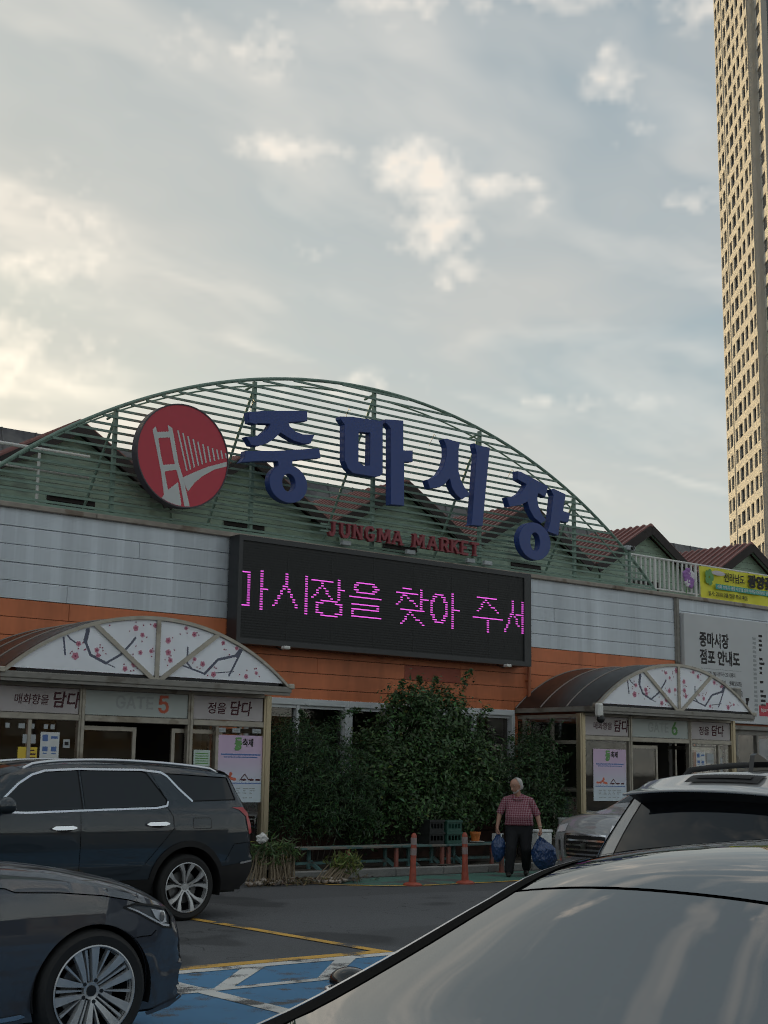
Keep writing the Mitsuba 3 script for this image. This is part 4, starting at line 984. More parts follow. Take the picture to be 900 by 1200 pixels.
        for p, q in zip(panels, quarter):
            q = q.buffer(-.01)
            for nm, g, m_, dy in (('branch_print', both, 'ink_plum', .032), ('blossom_print', flo, 'blossom', .0287), ('bud_print', bud, 'blossom_dark', .0290), ('blossom_core', core, 'blossom_dark', .0254)):
                gg = g.intersection(q)
                if polys(gg):
                    part(p, nm, front(gg, PC + dy, .003), m_)
    yb = np.array([PC + .09, D + .04])
    rib_y = [PC + .1, PC + .78, PC + 1.46, D - .02]
    for a, b in zip(rib_y[:-1], rib_y[1:]):
        P = [[(xm + x_ * 1.005, y_, zs + arc_z(x_, hw, rise) + dz) for x_ in xs] for y_, dz in ((a, 0.0), (b, 0.0))]
        V = np.array(P[0] + P[1])
        n_ = len(xs)
        F = [f for j in range(n_ - 1) for f in ([j, j + 1, n_ + j + 1], [j, n_ + j + 1, n_ + j])]
        part(k, 'roof_sheet', trimesh.Trimesh(V, F, process=False), 'canopy_brown', True)
    for y_ in rib_y[1:]:
        part(k, 'roof_rib', tube([(xm + x_ * 1.004, y_, zs + arc_z(x_, hw, rise) + .004) for x_ in xs], .014, 6), 'canopy_rib', 40)
    for a in (x0 - .02, x1 + .02):
        part(k, 'corner_cap', bx(a - .05, a + .05, PC - .02, PC + .08, zs - .03, zs + .05, .012), 'alu')
    # doors and glazing below the transom
    yg = PF + .055
    part(k, 'fixed_glass', bx(x0 + .155, m1 - .045, yg, yg + .001, .1, 2.255), 'clear_glass')
    part(k, 'fixed_glass', bx(m2 + .045, x1 - .155, yg, yg + .001, .1, 2.255), 'clear_glass')
    for a, b in ((x0 + .155, m1 - .045), (m2 + .045, x1 - .155)):
        part(k, 'kick_plate', bx(a, b, PF + .02, PF + .09, .0, .1), 'alu')
    for a, b, y_ in ((m1 + .05, m1 + .95, .02), (m2 - .25, m2 + .62, -.03) if num == '5' else (m2 + .05, m2 + .95, -.03)):
        dr_ = part(k, 'door_leaf', front(box(a, .03, b, 2.2).difference(box(a + .055, .14, b - .055, 2.14)), PF + .15 + y_, .035), 'alu')
        part(dr_, 'pane', bx(a + .055, b - .055, PF + .166 + y_, PF + .167 + y_, .14, 2.14), 'clear_glass')
        part(dr_, 'pull_handle', tube([(b - .1, PF + .11 + y_, .9), (b - .1, PF + .11 + y_, 1.3)], .014, 8), 'alu_white')
    for a in (x0 + 3.62, x0 + .62) if num == '5' else (x0 + 4.05,):
        part(k, 'stile', bx(a, a + .05, PF + .025, PF + .09, .1, 2.25), 'alu')
    part(k, 'threshold', bx(x0 + .1, x1 - .1, PF - .05, PF + .2, .002, .02), 'concrete')
    return k, m1, m2


mat('ink_light2', (.40, .43, .43), .6)
G5, A1, A2 = porch('5', 7.70, 'barrel-roofed entrance porch of gate 5 with orange number, behind the dark parked car', 'ink_orange', 3)
G6, B1, B2 = porch('6', 19.15, 'barrel-roofed entrance porch of gate 6 with green number, right of the shrubs', 'ink_green', 4)


def poster(x0, x1, z0, z1, label):
    k = thing('festival_poster', label, 'poster', 'pale purple festival posters')
    y = PF + .04
    v = np.array([(x0, y, z0), (x1, y, z0), (x1, y, z1), (x0, y, z1)], float)
    part(k, 'sheet', trimesh.Trimesh(v, [[0, 1, 2], [0, 2, 3]], process=False), 'poster', uv=np.array([(0, 0), (1, 0), (1, 1), (0, 1)], float))
    part(k, 'backing', bx(x0, x1, y + .002, y + .008, z0, z1), 'paper_white')
    w, h = x1 - x0, z1 - z0
    X, Z = lambda u: x0 + u * w, lambda u: z0 + u * h
    yy = y - .0035
    text_part(k, 'title', '동', .17, X(.36), Z(.79), yy, 'ink_green', .045, width=.14)
    text_part(k, 'title', '축제', .11, X(.53), Z(.835), yy, 'ink_black', .03, width=.2)
    part(k, 'title_leaf', front(ell(X(.42), Z(.80), .05, .03), yy - .0045, .003), 'ink_green')
    rr = np.random.default_rng(5)
    lines = [box(X(.08), Z(.70), X(.92), Z(.722)), box(X(.14), Z(.665), X(.86), Z(.68))]
    part(k, 'blue_print', front(unary_union(lines), yy, .003), 'ink_blue')
    part(k, 'small_print', front(unary_union([box(X(a), Z(z), X(a + rr.uniform(.05, .12)), Z(z + .012)) for z in (.13, .165, .2, .06) for a in np.arange(.15, .8, .14)]), yy, .003), 'ink_grey')
    part(k, 'food_picture', front(unary_union([ell(X(u), Z(.36 + .02 * math.sin(u * 30)), .035, .022, 10) for u in (.12, .2, .27, .33, .38)] + [ell(X(.3), Z(.42), .028, .028, 10)]), yy, .003), 'ink_orange')
    part(k, 'plate_picture', front(unary_union([ell(X(u), Z(.335), .05, .016, 12) for u in (.58, .74, .88)] + [LineString([(X(.5), Z(.33)), (X(.6), Z(.42)), (X(.68), Z(.34))]).buffer(.007)]), yy, .003), 'ink_brown')
    part(k, 'band', front(box(X(.05), Z(.275), X(.95), Z(.29)), yy, .003), 'ink_blue')
    return k


poster(11.36, 12.20, 1.14, 2.13, 'pale purple festival poster on the right glazing of gate 5')
poster(19.54, 20.44, 1.15, 2.10, 'pale purple festival poster on the left glazing of gate 6')


def notice(x0, x1, z0, z1, m_, label, marks=None, ink='ink_blue', group=None):
    k = thing('door_notice', label, 'notice', group)
    y = PF + .044
    part(k, 'sheet', bx(x0, x1, y, y + .005, z0, z1), m_)
    if marks:
        part(k, 'print', front(unary_union([box(x0 + a * (x1 - x0), z0 + b * (z1 - z0), x0 + c * (x1 - x0), z0 + d_ * (z1 - z0)) for a, b, c, d_ in marks]), y - .0035, .003), ink)
    return k


LINES = [(.1, z, .9, z + .06) for z in (.15, .3, .45, .6, .75)]
ICON = [(.1, .72, .38, .92), (.55, .80, .9, .88), (.12, .42, .40, .56), (.58, .42, .86, .56), (.15, .34, .36, .37), (.6, .34, .85, .37), (.2, .14, .8, .2), (.12, .05, .4, .09), (.6, .05, .88, .09)]
notice(8.52, 8.80, 1.64, 2.09, 'paper_white', 'white sheet with blue pictograms on the left glazing of gate 5', ICON, 'ink_blue')
notice(8.20, 8.48, 1.62, 1.88, 'paper_yellow', 'yellow warning notice on the left glazing of gate 5', [(.5, .6, .92, .68), (.5, .4, .92, .48), (.5, .2, .92, .28), (.5, .8, .85, .86)], 'ink_brown')
notice(8.26, 8.45, 1.93, 2.05, 'paper_grey', 'blank pale grey sheet above the yellow notice at gate 5')
notice(10.96, 11.24, 1.66, 1.90, 'paper_mint', 'pale mint notice beside the poster at gate 5', LINES, 'ink_green')
notice(8.86, 8.96, 1.88, 2.0, 'paper_grey', 'small grey sticker beside the pictogram sheet at gate 5', [(.2, .3, .8, .7)], 'ink_black')
for x_, w_ in ((8.0, .06), (8.19, .09), (8.37, .05), (8.56, .06), (8.66, .06)):
    notice(x_, x_ + w_, 2.13, 2.195, 'paper_grey', 'small pale square sticker in the row under the transom of gate 5', group='stickers in a row at gate 5')
for x_, w_, j in ((11.33, .17, 0), (11.62, .14, 1), (11.98, .16, 2)):
    notice(x_, x_ + w_, 2.17, 2.235, 'paper_grey', ('short pale strip above the left end of the poster at gate 5', 'short pale strip above the middle of the poster at gate 5', 'short pale strip above the right end of the poster at gate 5')[j], [(.2, .3, .8, .6)], 'ink_grey')
notice(22.52, 22.80, 1.72, 2.10, 'paper_white', 'white sheet of small pictograms on the right glazing of gate 6', ICON, 'ink_blue')
notice(22.85, 23.06, 1.88, 2.08, 'paper_grey', 'blank pale sheet on the right glazing of gate 6', LINES[:2], 'ink_grey')
notice(23.2, 23.34, 1.70, 2.0, 'paper_grey', 'narrow pale sheet at the right end of the glazing of gate 6', LINES, 'ink_grey')
cam_ = thing('security_camera', 'white security camera with dark dome under the left corner of the gate 6 canopy', 'camera')
part(cam_, 'housing', bx(19.02, 19.16, PC - .14, PC - .022, 2.66, 2.90, .025), 'white_plastic')
dm = trimesh.creation.icosphere(3, .075)
dm.apply_translation((19.12, PC - .09, 2.62))
part(cam_, 'dome', dm, 'black_plastic', True)
cam2 = thing('horn_speaker', 'grey horn loudspeaker above the right end of the gate 6 canopy', 'loudspeaker')
part(cam2, 'body', bx(23.6, 23.8, PC + .3, PC + .62, 3.1, 3.42, .03), 'fascia')
part(cam2, 'bracket', tube([(23.7, PC + .45, 3.1), (23.72, PC + .45, 2.84)], .02, 8), 'alu')
part(cam2, 'plug', cat([tube([(23.88, PC + .3, 2.9), (23.97, PC + .3, 3.16)], .022, 8), tube([(23.97, PC + .3, 3.16), (23.97, PC + .3, 3.22)], .035, 8)]), 'black_plastic')

# ------------------------------------------------------------------ bollards, benches and what stands on them
for i, (x_, y_, lab) in enumerate(((13.52, 16.05, 'orange lane bollard with two grey reflective bands, the left one'), (14.46, 15.95, 'orange lane bollard with two grey reflective bands, the one nearer the man'))):
    k = thing('bollard', lab, 'bollard', 'orange bollards along the kerb')
    tilt = T().translate([x_, y_, 0]).rotate([.3, 1, 0], 1.2 - 2 * i)
    part(k, 'base', lathe([(0, .0), (.14, .0), (.14, .02), (.11, .04), (.06, .05), (0, .05)], 24), 'bollard_orange', 35, to_world=tilt)
    part(k, 'tube', lathe([(.056, .05), (.042, .30), (.042, .68), (.036, .72), (.02, .745), (0, .75)], 24), 'bollard_orange', 35, to_world=tilt)
    for z in (.43, .58):
        part(k, 'band', lathe([(.0425, z), (.0455, z + .002), (.0455, z + .098), (.0425, z + .10)], 24), 'reflective', 35, to_world=tilt)
for (a, b, legs, lab) in ((12.77, 14.76, (13.72, 14.70), 'long low weathered bench at the left end of the kerb'), (14.78, 15.75, (15.68,), 'short low weathered bench under the crates'), (15.77, 17.22, (15.82, 16.80), 'low weathered bench under the flower pot, behind the right bollard')):
    k = thing('low_bench', lab, 'bench', 'weathered benches along the planter')
    for j in range(3):
        part(k, 'top_plank', bx(a, b, 17.80 + j * .13, 17.92 + j * .13, .425 + rng.uniform(-.004, .004), .46, .005), 'bench_wood')
    for l in legs:
        part(k, 'leg', bx(l - .03, l + .03, 17.84, 17.89, .05, .425, .005), 'bench_red')
    for l in (a + .35, b - .12):
        part(k, 'rear_leg', bx(l - .025, l + .025, 18.05, 18.1, .1, .425, .005), 'bench_teal')
        part(k, 'foot', beam((l + .1, 17.9, .1), (l + .02, 18.06, .24), .05, .05), 'bench_teal')
    part(k, 'stretcher', bx(a + .1, b - .08, 18.06, 18.09, .19, .23), 'bench_teal')


def crate(x0, x1, y0, y1, z0, z1, m_, label):
    k = thing('plastic_crate', label, 'crate', 'plastic crates on the bench')
    g = box(x0, z0, x1, z1)
    n = max(2, int((x1 - x0) / .07))
    holes = [box(x0 + .025 + i * (x1 - x0 - .04) / n, z0 + .3 * (z1 - z0), x0 + .01 + (i + 1) * (x1 - x0 - .04) / n, z0 + .72 * (z1 - z0)) for i in range(n)]
    part(k, 'front_side', front(g.difference(unary_union(holes)), y0, .012), m_)
    part(k, 'back_side', front(g, y1 - .012, .012), m_)
    for a in (x0, x1 - .012):
        part(k, 'end_side', bx(a, a + .012, y0 + .013, y1 - .013, z0, z1), m_)
    part(k, 'bottom', bx(x0 + .013, x1 - .013, y0 + .013, y1 - .013, z0, z0 + .012), m_)
    part(k, 'rim', cat([bx(x0 - .012, x1 + .012, y0 - .014, y0 - .001, z1 - .03, z1 + .004), bx(x0 - .012, x0 - .001, y0, y1, z1 - .03, z1 + .004), bx(x1 + .001, x1 + .012, y0, y1, z1 - .03, z1 + .004)]), m_)
    return k


crate(15.77, 16.10, 17.84, 18.14, .462, .65, 'crate_green', 'dark green plastic crate, lower one of the green stack')
crate(15.775, 16.095, 17.845, 18.14, .655, .84, 'crate_green', 'dark green plastic crate, top one of the green stack')
crate(15.40, 15.72, 17.86, 18.14, .462, .65, 'crate_black', 'black plastic crate left of the green stack, lower one')
crate(15.405, 15.715, 17.86, 18.14, .655, .85, 'crate_black', 'black plastic crate left of the green stack, upper one')
k = thing('flower_pot', 'small orange flower pot on a white saucer on the bench', 'pot')
part(k, 'pot', lathe([(0, .49), (.065, .49), (.085, .60), (.095, .60), (.095, .64), (.08, .64), (.07, .53), (0, .53)], 24), 'pot_orange', 35, to_world=T().translate([16.53, 17.98, 0]))
part(k, 'saucer', lathe([(0, .462), (.10, .462), (.14, .485), (.13, .488), (.09, .472), (0, .472)], 24), 'white_plastic', 35, to_world=T().translate([16.56, 17.98, 0]))
k = thing('white_box', 'small white box with dark side at the right end of the bench', 'box')
part(k, 'body', bx(16.93, 17.07, 17.85, 18.0, .462, .61, .004), 'paper_white')
part(k, 'side_print', bx(17.03, 17.068, 17.846, 17.8495, .48, .60), 'ink_black')
k = thing('styrofoam_box', 'white box standing behind the man on the planter edge', 'box')
part(k, 'body', bx(18.0, 18.36, 17.95, 18.25, .12, .60, .02), 'paper_white')
part(k, 'lid', bx(17.985, 18.375, 17.94, 18.26, .603, .655, .015), 'paper_white')
k = thing('white_bucket', 'dirty white plastic bucket near the left post of gate 6', 'bucket')
mat('bucket_white', mikit.proc(rust_paint((.42, .44, .44), (.18, .19, .18), .55, 12.0)), .5)
part(k, 'bucket', lathe([(0, .0), (.13, .0), (.155, .33), (.165, .33), (.165, .36), (.15, .36), (.145, .33), (.12, .02), (0, .02)], 28), 'bucket_white', 35, to_world=T().translate([18.78, 18.0, .5]))
part(k, 'stand', cat([bx(18.55, 19.0, 17.8, 18.2, .46, .498, .01), *[bx(a, a + .05, b, b + .05, .08, .46) for a in (18.58, 18.92) for b in (17.84, 18.12)]]), 'bench_wood')
part(k, 'handle', tube([(18.78 + .165 * math.cos(a), 18.0 - .10 * math.sin(a), .84 - .05 * math.sin(a)) for a in np.linspace(0, np.pi, 12)], .005, 5), 'alu')
k = thing('red_post', 'short weathered red post at the kerb behind the left blue bag', 'post')
part(k, 'post', bx(16.60, 16.67, 17.42, 17.48, 0, .5, .008), 'bench_red')
part(k, 'foot', bx(16.56, 16.71, 17.38, 17.52, 0, .012), 'bench_red')

# ------------------------------------------------------------------ shrubs


def leaves(centres, normals, size, aspect, col, var, seed, droop=.0):
    """One small folded leaf (four triangles) per centre; returns mesh and vertex colours."""
    r = np.random.default_rng(seed)
    n = len(centres)
    old = r.random((n, 1))
    nr = normals + r.normal(0, .55, (n, 3))
    nr /= np.linalg.norm(nr, axis=1, keepdims=True)
    a = r.normal(0, 1, (n, 3)) + np.array([0, 0, -droop])
    a -= (a * nr).sum(1, keepdims=True) * nr
    a /= np.linalg.norm(a, axis=1, keepdims=True)
    b = np.cross(nr, a)
    s = (size * r.uniform(.42, 1.55, n))[:, None]
    w = s * aspect
    base, tip = centres - a * s * .5, centres + a * s * .5 - nr * s * .12
    l_, r_ = centres + b * w * .5 + nr * s * .10, centres - b * w * .5 + nr * s * .10
    V = np.stack([base, l_, centres, r_, tip], 1).reshape(-1, 3)
    i = np.arange(n)[:, None] * 5
    F = np.stack([i + [[0, 2, 1]], i + [[0, 3, 2]], i + [[1, 2, 4]], i + [[2, 3, 4]]], 1).reshape(-1, 3)
    k = (1 + var * (r.random((n, 1)) - .5) * 2)
    tint = np.clip(np.asarray(col) * k * (1 + r.normal(0, .12, (n, 3))) * np.where(old > .985, [2.2, 1.3, .9], np.where(old > .90, [1.5, 1.55, 1.3], 1.0)), .002, .9)
    return trimesh.Trimesh(V, F, process=False), np.repeat(tint, 5, 0)


def shrub(name, label, blobs, n, size, aspect, col, seed, stems, ground=.12, droop=0.0, kind='bush', sprays=()):
    """blobs: (x, y, z, rx, ry, rz). Leaves sit on many small clumps spread through the blobs' outer shells."""
    r = np.random.default_rng(seed)
    key = thing(name, label, kind)
    C, Nn = [], []
    vol = np.array([b[3] * b[4] * b[5] for b in blobs]) ** (2 / 3)
    per = np.maximum((n * vol / vol.sum()).astype(int), 60)
    for b, m in zip(blobs, per):
        c0, ra = np.array(b[:3]), np.array(b[3:])
        clumps = max(10, m // 58)
        d = r.normal(0, 1, (clumps, 3))
        d /= np.linalg.norm(d, axis=1, keepdims=True)
        lump = .72 + .42 * meshkit.fbm(d * 2.3 + seed, 3, seed)
        cl = c0 + d * ra * (lump * r.uniform(.45, 1.06, clumps) ** .55)[:, None]
        idx = r.integers(0, clumps, m)
        off = r.normal(0, 1, (m, 3)) * r.uniform(.05, .15, m)[:, None] * (ra.mean() / .6) ** .5
        C.append(cl[idx] + off)
        Nn.append(d[idx] * .7 + np.array([0, 0, .7]))
    for (p, q, wd, m) in sprays:
        t = r.random(m) ** .8
        p, q = np.array(p), np.array(q)
        pos = p + (q - p) * t[:, None] + np.array([0, 0, 1]) * (.5 * np.linalg.norm(q - p) * t * (1 - t))[:, None]
        C.append(pos + r.normal(0, 1, (m, 3)) * (wd * (1.1 - t))[:, None])
        Nn.append(np.tile([0, 0, 1.0], (m, 1)))
    C, Nn = np.vstack(C), np.vstack(Nn)
    keep = (C[:, 2] > ground + .05) & (C[:, 1] < D - .1)
    m_, colr = leaves(C[keep], Nn[keep], size, aspect, col, .55, seed + 1, droop)
    scene[fresh(key + '__crown')] = mikit.ply(m_, 'leaf', smooth=False, color=colr)
    for (p, q, r0) in stems:
        p, q = np.array(p, float), np.array(q, float)
        pts = [p + (q - p) * t + np.array([math.sin(t * 5 + p[0] * 9) * .05, math.cos(t * 4 + p[0] * 5) * .04, 0]) * t for t in np.linspace(0, 1, 7)]
        part(key, 'trunk' if r0 > .03 else 'stem', tube(pts, np.linspace(r0, r0 * .4, 7), 7), 'bark', True)
    return key


shrub('broadleaf_shrub', 'large dark broad-leaved shrub in front of the orange wall, tallest of the planting', [(15.9, 18.75, 1.95, 1.05, .75, .95), (15.2, 18.8, 1.62, .62, .65, .8), (16.75, 18.75, 1.75, .85, .65, .8), (16.2, 18.6, 2.55, .75, .55, .45), (15.6, 18.6, 2.75, .5, .45, .35),
                                                                                             (17.15, 18.8, 1.35, .55, .55, .65), (15.7, 18.4, 1.2, .9, .45, .55), (16.6, 18.5, 1.1, .8, .45, .5), (14.75, 18.75, .85, .4, .5, .4)],
      36000, .08, .45, (.050, .098, .036), 11, [((15.6, 18.8, .1), (15.3, 18.8, 1.6), .05), ((15.9, 18.85, .1), (16.0, 18.75, 2.0), .055), ((16.2, 18.75, .1), (16.7, 18.7, 1.7), .045), ((15.75, 18.6, .1), (15.7, 18.5, 2.4), .03)],
      sprays=[((16.55, 18.5, 2.75), (16.85, 18.45, 3.42), .10, 130), ((16.0, 18.5, 2.75), (16.02, 18.45, 3.25), .10, 130), ((15.6, 18.5, 2.85), (15.62, 18.4, 3.24), .09, 110), ((15.35, 18.5, 2.8), (15.2, 18.4, 3.12), .09, 90), ((16.9, 18.5, 2.4), (17.3, 18.4, 2.75), .11, 120), ((17.4, 18.6, 1.8), (17.95, 18.5, 2.25), .11, 110)])
shrub('feathery_shrub', 'dark feathery shrub at the left, beside the right post of gate 5', [(13.3, 18.7, 1.75, .6, .6, .75), (13.75, 18.6, 1.75, .55, .55, .6), (13.0, 18.75, 1.2, .4, .5, .7), (13.8, 18.5, 1.2, .7, .5, .6), (14.3, 18.6, 1.2, .4, .5, .5)],
      20000, .085, .2, (.040, .080, .034), 21, [((13.4 + .09 * i, 18.75, .1), (13.1 + .22 * i, 18.65, 1.5), .012) for i in range(7)], droop=.8,
      sprays=[((13.9, 18.3, 1.5), (14.75, 17.95, 1.25), .05, 260), ((13.6, 18.3, 1.9), (14.5, 18.0, 1.75), .05, 240), ((13.2, 18.3, 2.1), (12.9, 18.1, 2.55), .06, 180), ((13.7, 18.4, 2.3), (14.2, 18.2, 2.62), .06, 200), ((13.8, 18.2, 1.2), (14.5, 17.9, .85), .05, 220), ((13.0, 18.3, 1.4), (12.65, 18.0, 1.2), .05, 160)])
shrub('slender_shrub', 'low dark bush between the large shrub and the left side of gate 6', [(18.4, 18.8, 1.35, .65, .6, .75), (18.85, 18.9, 1.75, .35, .5, .75), (18.7, 18.5, .95, .5, .4, .5)],
      15000, .08, .28, (.042, .08, .034), 31, [((18.3 + .1 * i, 18.8, .1), (18.1 + .25 * i, 18.75, 1.4), .014) for i in range(5)], droop=.3,
      sprays=[((18.8, 18.6, 2.1), (18.95, 18.5, 2.62), .06, 140), ((18.5, 18.6, 1.9), (18.3, 18.5, 2.3), .06, 140), ((18.9, 18.5, 1.6), (19.25, 18.3, 2.0), .06, 130)])

# ------------------------------------------------------------------ garlic heaps on the kerb
for (gx0, gy0, wd, ht, nst, lab, seed, lean) in ((11.65, 17.05, .30, .62, 46, 'upright bundle of garlic with green tops behind the dark car, leftmost heap', 5, 0.0), (12.08, 17.25, .20, .55, 26, 'bundle of leafy garlic leaning by the post of gate 5', 6, .05),
                                           (12.72, 16.95, .26, .36, 40, 'low splayed heap of garlic bulbs with yellow-green tops at the bench end', 7, .25)):
    r = np.random.default_rng(seed)
    k = thing('garlic_bundle', lab, 'garlic', 'garlic bundles on the kerb')
    bu, stk, LC, LN = [], [], [], []
    for i in range(nst):
        a, q = r.uniform(0, 6.28), math.sqrt(r.random())
        b0 = np.array([gx0 + wd * 1.15 * q * math.cos(a), gy0 + .17 * q * math.sin(a), .035 + .10 * r.random() * (1 - q)])
        top = np.array([gx0 + lean + wd * (.75 + lean) * q * math.cos(a) + r.normal(0, .03), gy0 + .1 * q * math.sin(a), ht * r.uniform(.55, .85)])
        s = trimesh.creation.icosphere(1, .028 * r.uniform(.8, 1.25))
        s.apply_scale((1, 1, .85))
        s.apply_translation(b0)
        bu.append(s)
        stk.append(tube([b0, (b0 + top) / 2 + r.normal(0, .015, 3), top], [.011, .009, .007], 5, False))
        for _ in range(9):
            LC.append(top + r.normal(0, 1, 3) * [.05, .05, .06] + [0, 0, .04])
            LN.append(r.normal(0, 1, 3))
    part(k, 'bulbs', cat(bu), 'bulb', True, kind='stuff')
    part(k, 'stalks', cat(stk), 'stalk', True, kind='stuff')
    m_, colr = leaves(np.array(LC), np.array(LN), .13, .14, (.13, .17, .05) if seed == 7 else (.075, .12, .045), .5, seed, -1.2)
    kk = fresh(k + '__tops')
    scene[kk] = mikit.ply(m_, 'leaf', color=colr)
    labels[kk] = {'kind': 'stuff'}
r = np.random.default_rng(9)
LC = np.stack([r.normal(12.2, .55, 420), r.normal(16.98, .14, 420), r.uniform(.012, .09, 420)], 1)
m_, colr = leaves(LC, np.tile([0, 0, 1.0], (420, 1)), .10, .2, (.15, .115, .075), .6, 77)
kk = fresh('garlic_litter')
scene[kk] = mikit.ply(m_, 'leaf', color=colr)
labels[kk] = {'label': 'dry garlic skins and leaf litter strewn along the kerb', 'category': 'litter', 'kind': 'stuff'}
k = thing('white_plastic_bag', 'crumpled white plastic bag lying on the leftmost garlic bundle', 'bag')
s = trimesh.creation.icosphere(3, .08)
s.vertices *= (.6 + .9 * meshkit.fbm(s.vertices * 26, 3, 4))[:, None]
s.apply_scale((1.1, .8, .8))
s.apply_translation((11.5, 16.98, .66))
part(k, 'film', s, 'white_plastic')

# ------------------------------------------------------------------ tower block
TF, TN = np.array([153.7, 116.5]), np.array([140.1, 100.9])      # far and near corner of the side that faces left
TL = float(np.linalg.norm(TF - TN))
tu, tn = (TN - TF) / TL, None
tn = np.array([tu[1], -tu[0]])
if np.dot(tn, -TF) < 0 and np.dot(tn, [-1, 0]) < 0:
    tn = -tn
if tn[0] > 0:
    tn = -tn                                                         # outward normal points left
FLOOR, Z0T, NF = 2.9, 1.0, 44
tower = thing('apartment_tower', 'very tall beige apartment tower at the right edge with a grid of narrow windows', 'tower')
cols_ = [(.018, .085), (.12, .192), (.275, .345), (.385, .49), (.535, .61), (.655, .73), (.79, .865), (.90, .97)]


def side_map(m, origin, u, n):
    """Local (x along u, y outward along n, z up) to world."""
    M = np.eye(4)
    M[:2, 0], M[:2, 1], M[:2, 3] = u, n, origin
    m.apply_transform(M)
    if np.linalg.det(M[:3, :3]) < 0:
        m.invert()
    return m


def slab(u0, u1, n0, n1, z0, z1, o=None):
    return side_map(bx(u0, u1, n0, n1, z0, z1), TF if o is None else o, tu, tn)


pier = [(0, cols_[0][0])] + [(cols_[i][1], cols_[i + 1][0]) for i in range(7)] + [(cols_[7][1], 1.0)]
part(tower, 'wall', cat([slab(a * TL, b * TL, -.5, 0, 0, Z0T + FLOOR * NF) for a, b in pier] + [slab(0, TL, -.5, .001, Z0T + FLOOR * f - .25, Z0T + FLOOR * f + .82) for f in range(NF + 1)]), 'tower_wall')
part(tower, 'core', slab(0.2, TL - .1, -14, -.52, 0, Z0T + FLOOR * NF), 'tower_wall')
part(tower, 'corner_fin', cat([slab(TL * .232, TL * .245, .0, .12, 0, Z0T + FLOOR * NF), slab(TL - .25, TL + .02, 0.0, .15, 0, Z0T + FLOOR * NF)]), 'tower_pale')
rest = []
r = np.random.default_rng(12)
for f in range(NF):
    for c, (a, b) in enumerate(cols_):
        z0, z1 = Z0T + FLOOR * f + .82, Z0T + FLOOR * (f + 1) - .25
        ms = [slab(a * TL, b * TL, -.32, -.30, z0, z1), slab(a * TL, a * TL + .09, -.30, -.2, z0, z1), slab(a * TL, b * TL, -.30, -.18, z0 + .55, z0 + .62), slab(b * TL - .07, b * TL, -.30, -.22, z0, z1)]
        pale = slab((a + (b - a) * .5) * TL, b * TL - .08, -.295, -.28, z0 + .62, z1) if (c == 3 or (c == 0 and r.random() < .7) or r.random() < .28) else None
        if 10 <= f <= 36:
            w = part(tower, 'window', cat(ms), 'tower_glass')
            if pale is not None:
                part(w, 'blind', pale, 'tower_blind')
        else:
            rest += ms
part(tower, 'distant_windows', cat(rest), 'tower_glass', kind='stuff')
# the wing to the right: a dark recess, then a beige stepped end and a dark glazed front
o2 = TN + (-tn) * 1.0
part(tower, 'recess', cat([side_map(bx(-.4, -.2, -1.0, -.02, 0, Z0T + FLOOR * NF), TN, tu, tn)]), 'tower_wall')
wz = Z0T + FLOOR * NF + 6
part(tower, 'wing_wall', cat([slab(-.4, 3.6, -16, -.3, 0, wz, o2)]), 'tower_glass')
part(tower, 'wing_end', cat([slab(-.4, 3.6, -.3, -.02, 0, wz, o2)]), 'tower_wall')
for f in range(9, 38):
    z0 = Z0T + FLOOR * f
    part(tower, 'wing_window', slab(.5, 2.6, -.018, -.005, z0 + .97, z0 + FLOOR - .27, o2), 'tower_glass')
    part(tower, 'wing_band', cat([slab(.2, 3.62, -.02, .10, z0 - .25, z0 + .95, o2)]), 'tower_wall')
part(tower, 'wing_edge', slab(2.75, 3.66, -.6, .14, 0, wz, o2), 'tower_pale')
part(tower, 'front_line', cat([slab(3.6, 3.66, -16, -.6, Z0T + FLOOR * f, Z0T + FLOOR * f + .16, o2) for f in range(9, 42)]), 'slate_grey', kind='stuff')

# goods dimly seen behind the left glazing of gate 6
r = np.random.default_rng(15)
for i, (x_, z_, w_, h_, m_, lab) in enumerate([(19.55, .05, .5, .42, 'paper_grey', 'pale sack on the floor inside the left glazing of gate 6'), (20.1, .05, .42, .5, 'bench_red', 'reddish carton on the floor inside the left glazing of gate 6'), (19.6, .48, .45, .34, 'panel_mint', 'pale green carton resting on the sack inside gate 6'),
                                             (20.12, .56, .36, .38, 'paper_white', 'white bundle on the reddish carton inside gate 6'), (19.58, .84, .4, .36, 'bench_wood', 'grey brown carton topping the pile inside gate 6'), (19.55, 1.3, .8, .08, 'alu', 'metal shelf inside the left glazing of gate 6')]):
    k = thing('goods_carton' if i != 5 else 'metal_shelf', lab, 'carton' if i != 5 else 'shelf')
    part(k, 'body', bx(x_, x_ + w_, 18.75, 19.15, z_, z_ + h_, .03), m_)
    if i != 5:
        part(k, 'tape', bx(x_ + w_ * .45, x_ + w_ * .55, 18.744, 18.7485, z_ + .03, z_ + h_ - .03), 'ink_brown')
    else:
        for a in (x_ + .01, x_ + w_ - .04):
            part(k, 'upright', bx(a, a + .03, 19.17, 19.2, .02, 2.2), 'alu')
